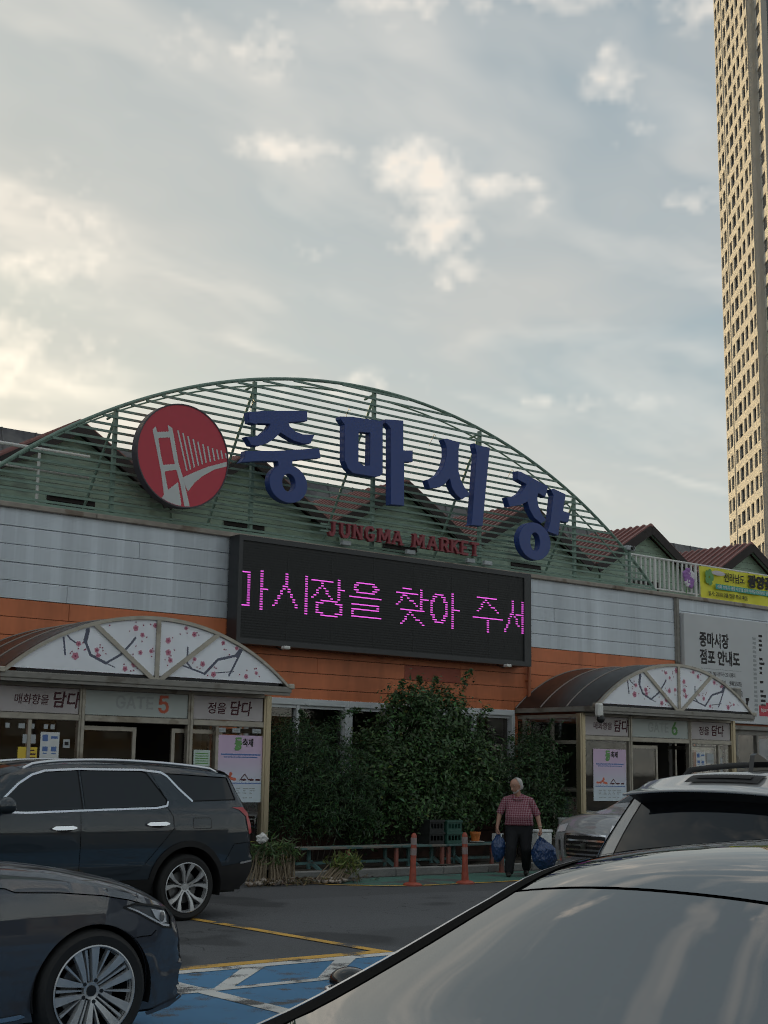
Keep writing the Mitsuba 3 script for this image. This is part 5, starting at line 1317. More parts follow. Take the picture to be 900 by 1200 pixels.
# ------------------------------------------------------------------ cars
def spline(pts, n=8):
    """Catmull-Rom through the points (a doubled point makes a corner)."""
    P = np.asarray(pts, float)
    Q = np.vstack([2 * P[0] - P[1], P, 2 * P[-1] - P[-2]])
    out = []
    for i in range(len(P) - 1):
        p0, p1, p2, p3 = Q[i:i + 4]
        L = np.linalg.norm(p2 - p1)
        if L < 1e-9:
            continue
        m1, m2 = (p2 - p0) / 2, (p3 - p1) / 2
        for m in (m1, m2):
            l_ = np.linalg.norm(m)
            if l_ > L:
                m *= L / l_
        t = np.linspace(0, 1, n, endpoint=False)[:, None]
        out.append((2 * t ** 3 - 3 * t ** 2 + 1) * p1 + (t ** 3 - 2 * t ** 2 + t) * m1 + (-2 * t ** 3 + 3 * t ** 2) * p2 + (t ** 3 - t ** 2) * m2)
    return np.vstack(out + [P[-1:]])


class Body:
    """A car body in its own frame: x along its length (to the right in the photograph), y across, z up.
    edge: the outline of the side from one bumper over the roof to the other; the skin bulges across between the two edges."""

    def __init__(s, edge, section, plan, crown, bottom, arches, rnd=.06, power=2.4):
        s.edge = edge if len(edge) > 60 else spline(edge)
        s.t = np.r_[0, np.cumsum(np.linalg.norm(np.diff(s.edge, axis=0), axis=1))]
        s.sz, s.sw = np.array(section).T
        s.px, s.pw = np.array(plan).T
        s.cx, s.cz = np.array(crown).T
        s.bottom, s.arches, s.rnd, s.power = bottom, arches, rnd, power
        i = np.arange(len(s.edge))
        s.top = s.edge[np.r_[True, np.diff(np.maximum.accumulate(s.edge[:, 0])) > 1e-6]]

    def width(s, x, z):
        x, z = np.asarray(x, float), np.asarray(z, float)
        w = np.interp(z, s.sz, s.sw) * np.interp(x, s.px, s.pw)
        zt = np.interp(x, s.top[:, 0], s.top[:, 1])
        d = np.clip((zt - z) / s.rnd, 0, 1)
        return w - s.rnd * .8 * (1 - np.sqrt(1 - (1 - d) ** 2))

    def region(s):
        e = s.edge
        g = Polygon(list(map(tuple, e)) + [(e[-1, 0], s.bottom), (e[0, 0], s.bottom)]).buffer(0)
        for cx_, cz_, r_ in s.arches:
            g = g.difference(Point(cx_, cz_).buffer(r_, 24))
        return max(polys(g), key=lambda p: p.area)

    def side(s, poly, out=0.0, sides=(-1, 1), h=.055):
        """The polygon (x, z) laid on the body's flank, out metres proud of it."""
        v, f = fill(poly, h)
        ms = []
        for sg in sides:
            y = sg * (s.width(v[:, 0], v[:, 1]) + out)
            ms.append(trimesh.Trimesh(np.c_[v[:, 0], y, v[:, 1]], f if sg < 0 else f[:, ::-1], process=False))
        return cat(ms)

    def at(s, x):
        """Position along the edge where it first reaches x on its upper run."""
        k = np.argmin(np.abs(s.edge[:, 0] - x) + (s.edge[:, 1] < .35) * 9)
        return s.t[k]

    def skin(s, t0, t1, a=-1.0, b=1.0, out=0.0, nt=None, ns=25):
        """The skin between two places along the edge; a and b are where it ends across, as fractions of the half width."""
        nt = nt or max(3, int((t1 - t0) / .05))
        tt = np.linspace(t0, t1, nt)
        ex_, ez_ = np.interp(tt, s.t, s.edge[:, 0]), np.interp(tt, s.t, s.edge[:, 1])
        e = .015
        dx = np.interp(tt + e, s.t, s.edge[:, 0]) - np.interp(tt - e, s.t, s.edge[:, 0])
        dz = np.interp(tt + e, s.t, s.edge[:, 1]) - np.interp(tt - e, s.t, s.edge[:, 1])
        L = np.hypot(dx, dz) + 1e-9
        nx, nz = -dz / L, dx / L
        w = s.width(ex_, ez_)
        cr = np.interp(tt, s.cx, s.cz) if s.cx[-1] > s.cx[0] else 0
        A = a(tt) if callable(a) else np.full(nt, a)
        B = b(tt) if callable(b) else np.full(nt, b)
        S = A[:, None] + (B - A)[:, None] * np.linspace(0, 1, ns)[None]
        bul = cr[:, None] * (1 - np.abs(S) ** s.power) + out
        V = np.stack([ex_[:, None] + nx[:, None] * bul, S * (w[:, None] + out * .5), ez_[:, None] + nz[:, None] * bul], -1).reshape(-1, 3)
        i = np.arange(nt * ns).reshape(nt, ns)
        F = np.vstack([np.stack([i[:-1, :-1].ravel(), i[:-1, 1:].ravel(), i[1:, 1:].ravel()], 1), np.stack([i[:-1, :-1].ravel(), i[1:, 1:].ravel(), i[1:, :-1].ravel()], 1)])
        return trimesh.Trimesh(V, F[:, ::-1], process=False)


def tread(R, Wt):
    prof = [(R * .70, -Wt / 2 + .005), (R * .76, -Wt / 2 - .002), (R * .90, -Wt / 2 - .006), (R * .965, -Wt / 2 + .012), (R, -Wt / 2 + .04), (R, Wt / 2 - .04), (R * .965, Wt / 2 - .012), (R * .9, Wt / 2 + .006), (R * .70, Wt / 2 - .005)]
    return prof


def wheel(parent, cx_, cy_, cz_, R, rr, style, face=-1, Wt=.23):
    """A wheel about the y axis, its outer face towards face * y; rr is the rim's radius."""
    M = np.eye(4)
    M[:3, :3] = np.array([[1, 0, 0], [0, 0, 1], [0, -1, 0]]) if face > 0 else np.array([[1, 0, 0], [0, 0, -1], [0, 1, 0]])
    # local: axis z towards -face... the outer face is at +z
    def put(m):
        m.apply_transform(M)
        if np.linalg.det(M[:3, :3]) < 0:
            m.invert()
        m.apply_translation((cx_, cy_, cz_))
        return m

    if face < 0:
        M[:3, :3] = np.array([[1, 0, 0], [0, 0, -1], [0, 1, 0]])
    w = part(parent, 'wheel', put(lathe([(r_, z_) for r_, z_ in tread(R, Wt)] + [(rr * .97, Wt / 2 - .005)], 64)), 'tyre', 40)
    part(w, 'rim', put(cat([lathe([(rr * 1.0, Wt / 2 - .004), (rr * 1.015, Wt / 2 + .006), (rr * .985, Wt / 2 + .010), (rr * .955, Wt / 2 - .004), (rr * .93, Wt / 2 - .05)], 72)])), 'rim_silver', 40)
    part(w, 'barrel', put(lathe([(rr * .94, Wt / 2 - .03), (rr * .90, -Wt / 2 + .02), (.05, -Wt / 2 + .02)], 48)), 'rim_dark', 40)
    part(w, 'brake_disc', put(lathe([(.06, -.0), (rr * .66, -.0), (rr * .66, .02), (.06, .02)], 48)), 'brake_disc', 40)
    sp, dark = [], []
    for k in range(5):
        a0 = math.pi / 2 + k * 2 * math.pi / 5 + (.0 if style == 'y' else .25)
        pt = lambda r_, da: (r_ * rr * math.cos(a0 + da), r_ * rr * math.sin(a0 + da))
        if style == 'y':
            for sg in (-1, 1):
                sp.append(Polygon([pt(.10, sg * .35), pt(.34, sg * .05), pt(.62, sg * .10), pt(.97, sg * .205), pt(.97, sg * .40), pt(.66, sg * .27), pt(.36, sg * .22), pt(.16, sg * .5)]).buffer(.002))
                dark.append(Polygon([pt(.16, sg * .0), pt(.34, sg * .05), pt(.62, sg * .10), pt(.97, sg * .205), pt(.97, sg * .10), pt(.6, 0)]).buffer(.001))
        else:
            sp.append(Polygon([pt(.16, -.45), pt(.5, -.17), pt(.97, -.12), pt(.97, -.33), pt(.5, -.42), pt(.18, -.85)]))
            sp.append(Polygon([pt(.16, .45), pt(.5, .17), pt(.97, .14), pt(.97, .35), pt(.5, .42), pt(.18, .85)]))
            dark.append(Polygon([pt(.22, -.07), pt(.97, -.035), pt(.97, .035), pt(.22, .07)]))
            dark.append(Polygon([pt(.25, .61), pt(.97, .59), pt(.97, .66), pt(.25, .68)]))
    hub = Point(0, 0).buffer(rr * .19, 20)
    face_ = unary_union(sp + [hub]).intersection(Point(0, 0).buffer(rr * .965, 32))

    def dish(g, th, z0, deep):
        out = []
        for p in polys(g):
            v, f = fill(p, .035)
            r_ = np.hypot(v[:, 0], v[:, 1]) / rr
            zt = z0 - deep * (1 - r_) ** 1.4
            n_ = len(v)
            m = trimesh.Trimesh(np.c_[v, zt], f, process=False)
            ring = []
            for rg in (p.exterior, *p.interiors):
                c = np.array(rg.coords)
                zr = z0 - deep * (1 - np.hypot(c[:, 0], c[:, 1]) / rr) ** 1.4
                q = len(c)
                i = np.arange(q - 1)
                V = np.vstack([np.c_[c, zr], np.c_[c * .995, zr - th]])
                ring.append(trimesh.Trimesh(V, np.vstack([np.stack([i, i + q, i + 1], 1), np.stack([i + 1, i + q, i + q + 1], 1)]), process=False))
            out += [m] + ring
        return cat(out)

    part(w, 'spokes', put(dish(face_, .035, Wt / 2 + .002, .05)), 'rim_silver', 30)
    dk = unary_union(dark).intersection(Point(0, 0).buffer(rr * .965, 32)).difference(face_.buffer(.002))
    part(w, 'inner_spokes', put(dish(dk, .03, Wt / 2 - .012, .045)), 'rim_dark' if style == 'y' else 'rim_silver', 30)
    part(w, 'centre_cap', put(lathe([(0, Wt / 2 - .032), (rr * .12, Wt / 2 - .034), (rr * .13, Wt / 2 - .06)], 24)), 'rim_silver' if style == 'y' else 'rim_dark', 30)
    for k in range(5):
        a0 = math.pi / 2 + (k + .5) * 2 * math.pi / 5 + (.0 if style == 'y' else .25)
        c = lathe([(0, 0), (.012, 0), (.012, -.03)], 8)
        c.apply_translation((rr * .24 * math.cos(a0), rr * .24 * math.sin(a0), Wt / 2 - .028))
        part(w, 'bolt', put(c), 'rim_dark')
    return w


def liner(b, w_in=.5):
    """Wheel housings, floor and a dark inner shell behind the panel gaps."""
    ms = []
    for cx_, cz_, r_ in b.arches:
        a = np.linspace(-.25, math.pi + .25, 26)
        for sg in (-1, 1):
            yo = float(b.width(cx_, cz_ + r_ * .8)) - .004
            V = np.vstack([np.stack([cx_ + (r_ + .004) * np.cos(a), np.full(26, sg * yo), cz_ + (r_ + .004) * np.sin(a)], 1), np.stack([cx_ + r_ * np.cos(a), np.full(26, sg * w_in), cz_ + r_ * np.sin(a)], 1)])
            i = np.arange(25)
            ms.append(trimesh.Trimesh(V, np.vstack([np.stack([i, i + 1, i + 26], 1), np.stack([i + 1, i + 27, i + 26], 1)]), process=False))
        ms.append(bx(cx_ - r_, cx_ + r_, -w_in, w_in, .16, cz_ + r_ * .97))
    e = b.edge
    ms.append(bx(e[:, 0].min() + .12, e[:, 0].max() - .12, -.66, .66, b.bottom - .04, b.bottom + .02))
    g = b.region().buffer(-.012)
    ms.append(b.side(max(polys(g), key=lambda p: p.area), -.022, h=.12))
    ms.append(b.skin(b.t[0], b.t[-1], -.985, .985, -.020, nt=70, ns=13))
    return cat(ms)


def both(parent, name, b, poly, out, mat_, h=.055):
    for sg in (-1, 1):
        part(parent, name, b.side(poly, out, (sg,), h), mat_, True)


def cuts(region, lines, gap=.008):
    return sorted(polys(region.difference(unary_union([LineString(l).buffer(gap / 2, cap_style=2) for l in lines]))), key=lambda p: -p.area)


def place(key, x, y, flip=False, rot=0.0):
    """Moves every piece of a car to its place; rot turns it about z in degrees."""
    M = T().translate([x, y, 0]).rotate([0, 0, 1], rot)
    for k in [q for q in scene if q.startswith(key + '__')]:
        scene[k]['to_world'] = M


def ring_strip(b, pts, wd, out, sides=(-1, 1)):
    return b.side(LineString(pts).buffer(wd / 2, join_style=1, cap_style=2), out, sides, .03)


# ---- dark SUV on the left, facing left: x here is the world's x
suv = thing('parked_suv', 'dark blue-grey large SUV with chrome window trim, parked in front of gate 5', 'car')
E1 = [(3.95, .35), (3.93, .62), (3.98, .86), (4.06, .98), (4.35, 1.04), (4.9, 1.09), (5.35, 1.13), (5.55, 1.17), (5.85, 1.36), (6.12, 1.52), (6.36, 1.60), (6.7, 1.645), (7.3, 1.66), (7.9, 1.645), (8.4, 1.615), (8.78, 1.575), (8.86, 1.55), (8.93, 1.40), (9.03, 1.20), (9.09, 1.0), (9.11, .78), (9.10, .52), (9.02, .38), (8.95, .34)]
b1 = Body(E1, [(.2, .86), (.45, .915), (.62, .925), (.80, .93), (.98, .925), (1.16, .90), (1.25, .865), (1.60, .72), (1.7, .68)], [(3.9, .80), (4.1, .90), (4.5, .97), (5.2, 1.0), (8.3, 1.0), (8.75, .97), (9.0, .915), (9.12, .87)],
          [(0, .10), (.6, .10), (1.0, .05), (2.2, .05), (3.4, .05), (5.2, .05), (5.9, .06), (6.4, .07), (9, .06)], .30, [(8.21, .36, .425), (5.21, .36, .425)], .07)
R1 = b1.region()
fw = [(5.98, 1.20), (6.05, 1.27), (6.25, 1.435), (6.41, 1.525), (6.56, 1.565), (6.93, 1.585), (6.93, 1.19), (6.3, 1.17)]
rw = [(6.97, 1.587), (7.68, 1.585), (7.75, 1.56), (7.95, 1.28), (7.93, 1.235), (7.82, 1.215), (6.97, 1.19)]
qw = [(7.97, 1.56), (8.79, 1.52), (8.86, 1.29), (8.28, 1.275)]
win1 = [Polygon(p) for p in (fw, rw, qw)]
body1 = R1.difference(unary_union([w.buffer(.012) for w in win1]))
clad1 = unary_union([Point(cx_, cz_).buffer(r_ + .065, 24) for cx_, cz_, r_ in b1.arches] + [box(3.9, .2, 9.2, .455)]).union(Polygon([(8.5, .2), (9.2, .2), (9.2, .62), (8.62, .56)]))
upper1 = body1.difference(clad1)
lines1 = [[(6.905, .40), (6.91, 1.60)], [(7.68, .62), (8.02, .98), (8.015, 1.10), (7.93, 1.235)], [(7.95, 1.28), (7.78, 1.62)], [(5.72, .3), (5.80, .9), (5.78, 1.2), (5.9, 1.35)], [(8.70, .62), (8.82, .80), (9.13, .82)], [(5.0, .86), (4.6, .9), (4.2, .95), (3.9, .95)]]
names = ['door', 'rear_quarter_panel', 'door', 'front_wing', 'bumper_corner']
for q in cuts(upper1, lines1):
    if q.area > .004:
        c = q.centroid
        nm = 'door' if (5.8 < c.x < 7.9 and c.y < 1.3) else 'rear_quarter_panel' if c.x > 7.9 else 'front_wing' if c.x < 5.8 else 'pillar_panel'
        both(suv, nm, b1, q, 0, 'suv_paint')
for q in polys(body1.intersection(clad1)):
    if q.area > .004:
        both(suv, 'lower_cladding', b1, q, .012, 'car_trim')
part(suv, 'inner_shell', liner(b1), 'car_black')
for q in win1:
    both(suv, 'side_window', b1, q, -.010, 'car_glass')
part(suv, 'window_trim', cat([ring_strip(b1, [(5.93, 1.175), (6.04, 1.275), (6.245, 1.447), (6.405, 1.539), (6.56, 1.582), (6.93, 1.603), (7.70, 1.602), (7.80, 1.59)], .022, .006),
                              ring_strip(b1, [(5.96, 1.172), (6.3, 1.158), (6.95, 1.178), (7.82, 1.200), (7.945, 1.222), (7.965, 1.27)], .020, .006), ring_strip(b1, [(7.80, 1.592), (7.93, 1.578), (8.0, 1.54), (8.13, 1.40), (8.275, 1.268)], .024, .006)]), 'satin_chrome', True)
for x_ in (6.575, 7.675):
    zz = 1.0 + .03 * (x_ > 7)
    hp = [(x_, zz), (x_ + .04, zz + .016), (x_ + .23, zz + .018), (x_ + .27, zz + .004), (x_ + .23, zz - .010), (x_ + .04, zz - .012)]
    both(suv, 'door_handle', b1, Polygon(hp).buffer(.006), .035, 'chrome', .02)
    both(suv, 'handle_cup', b1, ell(x_ + .14, zz - .008, .10, .035), .003, 'car_trim', .02)
part(suv, 'fuel_flap', cat([ring_strip(b1, [(8.27, 1.09), (8.48, 1.09), (8.50, 1.07), (8.50, .99), (8.48, .975), (8.27, .975), (8.26, 1.0), (8.26, 1.07), (8.27, 1.09)], .006, .002)]), 'car_black', True)
both(suv, 'sill_moulding', b1, Polygon([(6.2, .50), (7.66, .585), (7.5, .53), (6.2, .455)]), .020, 'suv_paint')
both(suv, 'tail_lamp', b1, Polygon([(8.80, 1.20), (8.96, 1.205), (9.06, 1.11), (9.09, .92), (9.05, .90), (9.0, 1.10), (8.90, 1.175)]), .008, 'tail_red', .02)
both(suv, 'reflector', b1, Polygon([(8.92, .60), (9.10, .62), (9.10, .60), (8.92, .58)]), .016, 'satin_chrome', .02)
ta, tb, tc, td = b1.at(5.5), b1.at(6.32), b1.at(8.86), b1.at(8.94)
part(suv, 'bonnet', b1.skin(b1.at(4.08), ta - .01), 'suv_paint', True)
part(suv, 'front_face', b1.skin(b1.t[2], b1.at(4.07)), 'suv_paint', True)
part(suv, 'grille', b1.skin(.12, .55, -.62, .62, .012), 'car_trim', True)
part(suv, 'windscreen', b1.skin(ta, tb, -.93, .93), 'car_glass', True)
part(suv, 'windscreen_pillar', cat([b1.skin(ta, tb, .935, 1.0, ns=4), b1.skin(ta, tb, -1.0, -.935, ns=4)]), 'suv_paint', True)
part(suv, 'roof', b1.skin(tb + .006, tc - .03), 'suv_paint', True)
part(suv, 'roof_spoiler', b1.skin(tc - .16, tc + .03, -1.0, 1.0, .018), 'suv_paint', True)
part(suv, 'rear_window', b1.skin(tc + .01, b1.at(9.02), -.86, .86, .002), 'car_glass', True)
part(suv, 'tailgate', b1.skin(tc + .008, b1.t[-2], out=-.004), 'suv_paint', True)
for sg in (-1, 1):
    xs_ = np.linspace(6.35, 8.72, 24)
    zt = np.interp(xs_, b1.top[:, 0], b1.top[:, 1])
    rp = np.stack([xs_, sg * (b1.width(xs_, zt) - .02), zt + .028 + .012 * np.sin(np.linspace(0, np.pi, 24))], 1)
    rp[0, 2] -= .03
    rp[-1, 2] -= .03
    part(suv, 'roof_rail', tube(rp, .019, 8), 'satin_chrome', True)
    mm = trimesh.creation.icosphere(3, 1.0)
    mm.apply_scale((.10, .13, .085))
    mm.vertices[:, 0] *= 1 - .3 * (mm.vertices[:, 2] / .085) * .4
    mm.apply_translation((6.02, sg * 1.04, 1.235))
    mir = part(suv, 'door_mirror', mm, 'suv_paint', True)
    part(mir, 'arm', beam((6.06, sg * .90, 1.18), (6.03, sg * 1.0, 1.19), .08, .04), 'car_trim')
for cx_, cz_, _ in b1.arches:
    for sg in (-1, 1):
        wheel(suv, cx_, sg * .80, .352, .352, .262, 'y', sg)
YSUV = 13.55 + .92
place(suv, 0, YSUV)
lab_ = labels[suv]

# ---- dark grey saloon in the left foreground, facing right
sed = thing('foreground_saloon', 'dark grey saloon car cut by the left edge, front wheel turned to the blue bay', 'car')
E2 = [(-.35, .40), (-.40, .75), (-.32, .92), (-.05, .99), (.45, 1.02), (.8, 1.09), (1.25, 1.29), (1.6, 1.37), (1.95, 1.385), (2.35, 1.34), (2.75, 1.18), (3.1, 1.035), (3.25, .985), (3.55, .985), (3.9, .955), (4.16, .905), (4.36, .845), (4.50, .78), (4.565, .70), (4.60, .58), (4.615, .46), (4.59, .36), (4.63, .275), (4.60, .235), (4.52, .20)]
nose_ = lambda p: (p[0] + .085 * min(max((p[0] - 4.15) / .4, 0), 1), p[1])
E2 = [nose_(p) for p in E2]
b2 = Body(E2, [(.15, .84), (.40, .885), (.55, .905), (.66, .91), (.78, .90), (.90, .885), (.97, .85), (1.36, .62)], [(-.5, .82), (-.1, .93), (.6, 1.0), (3.6, 1.0), (4.1, .99), (4.3, .975), (4.48, .94), (4.60, .885), (4.75, .84)],
          [(0, .09), (1.0, .05), (2.2, .05), (3.0, .05), (3.4, .05), (3.9, .045), (4.4, .055), (4.9, .07), (5.4, .09), (6.2, .10)], .20, [(4.03, .345, .375), (1.05, .345, .375)], .06)
R2 = b2.region()
gw2 = [Polygon([(1.0, 1.02), (1.35, 1.24), (1.65, 1.31), (1.8, 1.315), (1.8, 1.0)]), Polygon([(1.86, 1.0), (1.86, 1.315), (2.1, 1.305), (2.4, 1.25), (2.85, 1.06), (2.85, 1.0)])]
lamp2 = Polygon([(4.20, .805), (4.27, .823), (4.38, .805), (4.47, .782), (4.50, .73), (4.505, .665), (4.45, .672), (4.37, .715), (4.285, .765)])
lamp2 = Polygon([nose_(p) for p in lamp2.exterior.coords])
hood_line = [(2.95, 1.0), (3.2, .955), (3.46, .94), (3.52, .917), (3.8, .905), (4.07, .878), (4.25, .845), (4.42, .80)]
body2 = R2.difference(unary_union([w.buffer(.01) for w in gw2])).difference(lamp2.buffer(.006))
for q in cuts(body2, [hood_line, [(4.45, .66), (4.415, .632), (4.33, .63), (4.25, .62)], [(3.12, .3), (3.12, .6), (3.05, .95), (2.95, 1.0)], [(1.83, .3), (1.83, 1.36)], [(.9, .75), (.95, 1.03)], [(.1, .3), (.1, .97)]], .007):
    if q.area > .003:
        c = q.centroid
        both(sed, 'bonnet_edge' if (c.y > .86 and c.x > 3) else 'bumper_corner' if c.x > 4.4 else 'front_wing' if c.x > 3.1 else 'door' if c.x > .9 else 'rear_quarter_panel', b2, q, 0, 'sedan_paint', .045)
part(sed, 'inner_shell', liner(b2), 'car_black')
for q in gw2:
    both(sed, 'side_window', b2, q, -.008, 'car_glass')
for sg in (-1, 1):
    hl = part(sed, 'headlamp', b2.side(lamp2, -.018, (sg,), .02), 'lamp_glass', True)
    part(hl, 'reflector', b2.side(Polygon([nose_(p) for p in [(4.37, .785), (4.46, .765), (4.475, .70), (4.44, .695), (4.395, .735)]]), -.008, (sg,), .015), 'lamp_bright', True)
    part(hl, 'light_strip', b2.side(LineString([nose_(p) for p in [(4.215, .806), (4.285, .775), (4.37, .728), (4.44, .688), (4.495, .678)]]).buffer(.007, cap_style=2), -.004, (sg,), .012), 'lamp_bright', True)
    part(hl, 'inner_lens', b2.side(ell(4.50, .735, .022, .030), -.002, (sg,), .01), 'lamp_glass', True)
    part(hl, 'lamp_surround', b2.side(LineString(list(lamp2.exterior.coords)).buffer(.006), .003, (sg,), .015), 'car_trim', True)
tw, tr, tb2, tn2 = b2.at(3.12), b2.at(2.2), b2.at(4.46), b2.at(4.64)
part(sed, 'boot', b2.skin(b2.at(-.3), b2.at(.62)), 'sedan_paint', True)
part(sed, 'rear_window', b2.skin(b2.at(.63), b2.at(1.35), -.9, .9), 'car_glass', True)
part(sed, 'roof', b2.skin(b2.at(1.36), tr - .005), 'sedan_paint', True)
part(sed, 'windscreen', b2.skin(tr, tw - .02, -.93, .93), 'car_glass', True)
part(sed, 'windscreen_pillar', cat([b2.skin(b2.at(.63), b2.at(1.35), sg * .905, sg * 1.0, ns=4) for sg in (-1, 1)] + [b2.skin(tr, tw - .02, sg * .935, sg, ns=4) for sg in (-1, 1)]), 'sedan_paint', True)
part(sed, 'bonnet', b2.skin(tw, tb2 - .004), 'sedan_paint', True)
part(sed, 'bonnet_crease', cat([b2.skin(tw + .1, tb2 - .05, lambda t, o=o: o + .06 * (t - tw), lambda t, o=o: o + .03 + .06 * (t - tw), .006, ns=5) for o in (-.62, .55)]), 'sedan_paint', True)
part(sed, 'nose', b2.skin(tb2 + .004, b2.t[-1]), 'sedan_paint', True)
part(sed, 'grille', b2.skin(tn2 - .02, tn2 + .26, -.42, .42, .012), 'car_trim', True)
for j in range(6):
    part(sed, 'grille_bar', b2.skin(tn2 + .0 + .04 * j, tn2 + .014 + .04 * j, -.40, .40, .018, nt=3), 'chrome', True)
part(sed, 'lower_intake', b2.skin(tn2 + .32, tn2 + .42, -.78, .78, .010), 'car_trim', True)
both(sed, 'front_lip', b2, Polygon([(4.42, .185), (4.68, .235), (4.735, .275), (4.72, .24), (4.62, .19), (4.44, .165)]), .012, 'sedan_paint', .02)
both(sed, 'wing_badge', b2, Polygon([(3.42, .235), (3.60, .250), (3.63, .235), (3.58, .222), (3.42, .212)]), .012, 'satin_chrome', .02)
for cx_, cz_, _ in b2.arches:
    for sg in (-1, 1):
        wheel(sed, cx_, sg * .795, .345, .345, .257, 'blade', sg)
place(sed, 0, 7.64 + .90)

mat('seal_rubber', (.006, .006, .006), .9, .1)
# ---- black car in the right foreground, seen over its windscreen and roof; it faces left
fg = thing('foreground_black_car', 'black car filling the lower right corner, cloudy sky mirrored in its windscreen and glass roof', 'car')
E3 = [(.26, .30), (.22, .55), (.26, .70), (.36, .79), (.7, .87), (1.1, .925), (1.38, .955), (1.55, .985), (1.87, 1.075), (2.11, 1.205), (2.31, 1.325), (2.44, 1.385), (2.62, 1.42), (2.95, 1.436), (3.35, 1.436), (3.8, 1.41), (4.2, 1.34), (4.6, 1.22), (4.9, 1.12), (5.05, 1.06), (5.15, .98), (5.18, .7), (5.12, .4), (5.05, .3)]
b3 = Body(E3, [(.2, .86), (.45, .90), (.65, .915), (.85, .905), (1.0, .885), (1.075, .835), (1.2, .72), (1.33, .61), (1.44, .55)], [(.2, .80), (.5, .92), (1.2, 1.0), (4.2, 1.0), (5.2, .85)],
          [(0, .10), (.7, .08), (1.2, .05), (2.0, .05), (2.6, .05), (3.2, .045), (4.2, .045), (6, .05), (7, .08)], .25, [(1.12, .34, .375), (4.05, .34, .375)], .05, 2.2)
R3 = b3.region()
g3 = [Polygon([(1.75, .99), (2.02, 1.10), (2.30, 1.265), (2.5, 1.345), (2.8, 1.375), (3.02, 1.378), (3.02, 1.0)]), Polygon([(3.08, 1.0), (3.08, 1.378), (3.5, 1.365), (4.0, 1.26), (4.3, 1.12), (4.1, 1.02)])]
for q in cuts(R3.difference(unary_union(g3).buffer(.01)), [[(1.62, .3), (1.62, .98)], [(3.05, .3), (3.05, 1.42)], [(4.1, .8), (4.1, 1.0)]], .007):
    if q.area > .003:
        both(fg, 'door' if 1.6 < q.centroid.x < 4.1 else 'wing', b3, q, 0, 'black_paint', .045)
part(fg, 'inner_shell', liner(b3), 'car_black')
for q in g3:
    both(fg, 'side_window', b3, q, -.006, 'car_glass')
tA, tB, tC = b3.at(1.42), b3.at(2.345), b3.at(3.7)
part(fg, 'bonnet', b3.skin(b3.at(.37), tA - .03), 'black_paint', True)
part(fg, 'nose', b3.skin(0, b3.at(.36)), 'black_paint', True)
part(fg, 'windscreen', b3.skin(tA, tB - .006, -.90, .90, .002, ns=41), 'car_screen', True)
for sg in (-1, 1):
    part(fg, 'screen_band', b3.skin(tA, tC, sg * .885, sg * .985, .004, ns=6), 'seal_rubber', True)
for sg in (-1, 1):
    part(fg, 'roof_moulding', b3.skin(tA, tC, sg * .99, sg * 1.008, .004, ns=4), 'satin_chrome', True)
part(fg, 'roof_glass', b3.skin(tB + .006, tC, -.90, .90, .001, ns=41), 'car_screen', True)
part(fg, 'seam', b3.skin(tB - .02, tB + .02, -.91, .91, -.010), 'car_black', True)
part(fg, 'roof_rear', b3.skin(tC + .006, b3.at(4.0)), 'black_paint', True)
part(fg, 'rear_window', b3.skin(b3.at(4.01), b3.at(4.8), -.9, .9), 'car_glass', True)
part(fg, 'rear_pillar', cat([b3.skin(b3.at(4.01), b3.at(4.8), sg * .905, sg, ns=4) for sg in (-1, 1)]), 'black_paint', True)
part(fg, 'boot', b3.skin(b3.at(4.81), b3.t[-1]), 'black_paint', True)
for sg in (-1, 1):
    mm = trimesh.creation.icosphere(3, 1.0)
    mm.apply_scale((.045, .065, .034))
    mm.apply_translation((2.19, sg * .93, 1.115))
    mir = part(fg, 'door_mirror', mm, 'black_paint', True)
    part(mir, 'arm', beam((2.19, sg * .80, 1.03), (2.19, sg * .92, 1.085), .05, .03), 'car_trim')
    part(mir, 'indicator', tube([(2.138, sg * .94, 1.095), (2.15, sg * .975, 1.095), (2.19, sg * 1.0, 1.095)], .007, 6), 'satin_chrome', True)
for cx_, cz_, _ in b3.arches:
    for sg in (-1, 1):
        wheel(fg, cx_, sg * .80, .34, .34, .245, 'blade', sg)
place(fg, 0, 1.90)

# ---- silver SUV beyond it, seen from behind; it faces right
ws = thing('silver_suv', 'silver-grey SUV seen from behind at the right edge, dark rear window and shark-fin aerial', 'car')
E4 = [(6.12, .35), (6.10, .60), (6.16, .85), (6.22, .98), (6.27, 1.05), (6.36, 1.28), (6.47, 1.50), (6.50, 1.545), (6.62, 1.575), (6.95, 1.61), (7.5, 1.635), (8.2, 1.63), (8.8, 1.57), (9.2, 1.44), (9.7, 1.18), (9.95, 1.06), (10.4, 1.02), (10.75, .93), (10.85, .75), (10.86, .5), (10.8, .35)]
b4 = Body(E4, [(.2, .86), (.5, .92), (.85, .93), (1.05, .915), (1.19, .875), (1.5, .72), (1.66, .66)], [(6.1, .91), (6.4, .965), (6.9, 1.0), (10.0, 1.0), (10.9, .85)], [(0, .07), (.7, .07), (1.2, .06), (1.5, .05), (3, .045), (6, .06)], .30, [(7.05, .36, .42), (9.75, .36, .42)], .08, 2.2)
R4 = b4.region()
g4 = [Polygon([(6.75, 1.50), (7.3, 1.545), (7.3, 1.16), (6.9, 1.18)]), Polygon([(7.38, 1.545), (8.2, 1.53), (8.2, 1.13), (7.38, 1.16)]), Polygon([(8.27, 1.53), (8.7, 1.48), (9.35, 1.15), (8.27, 1.12)])]
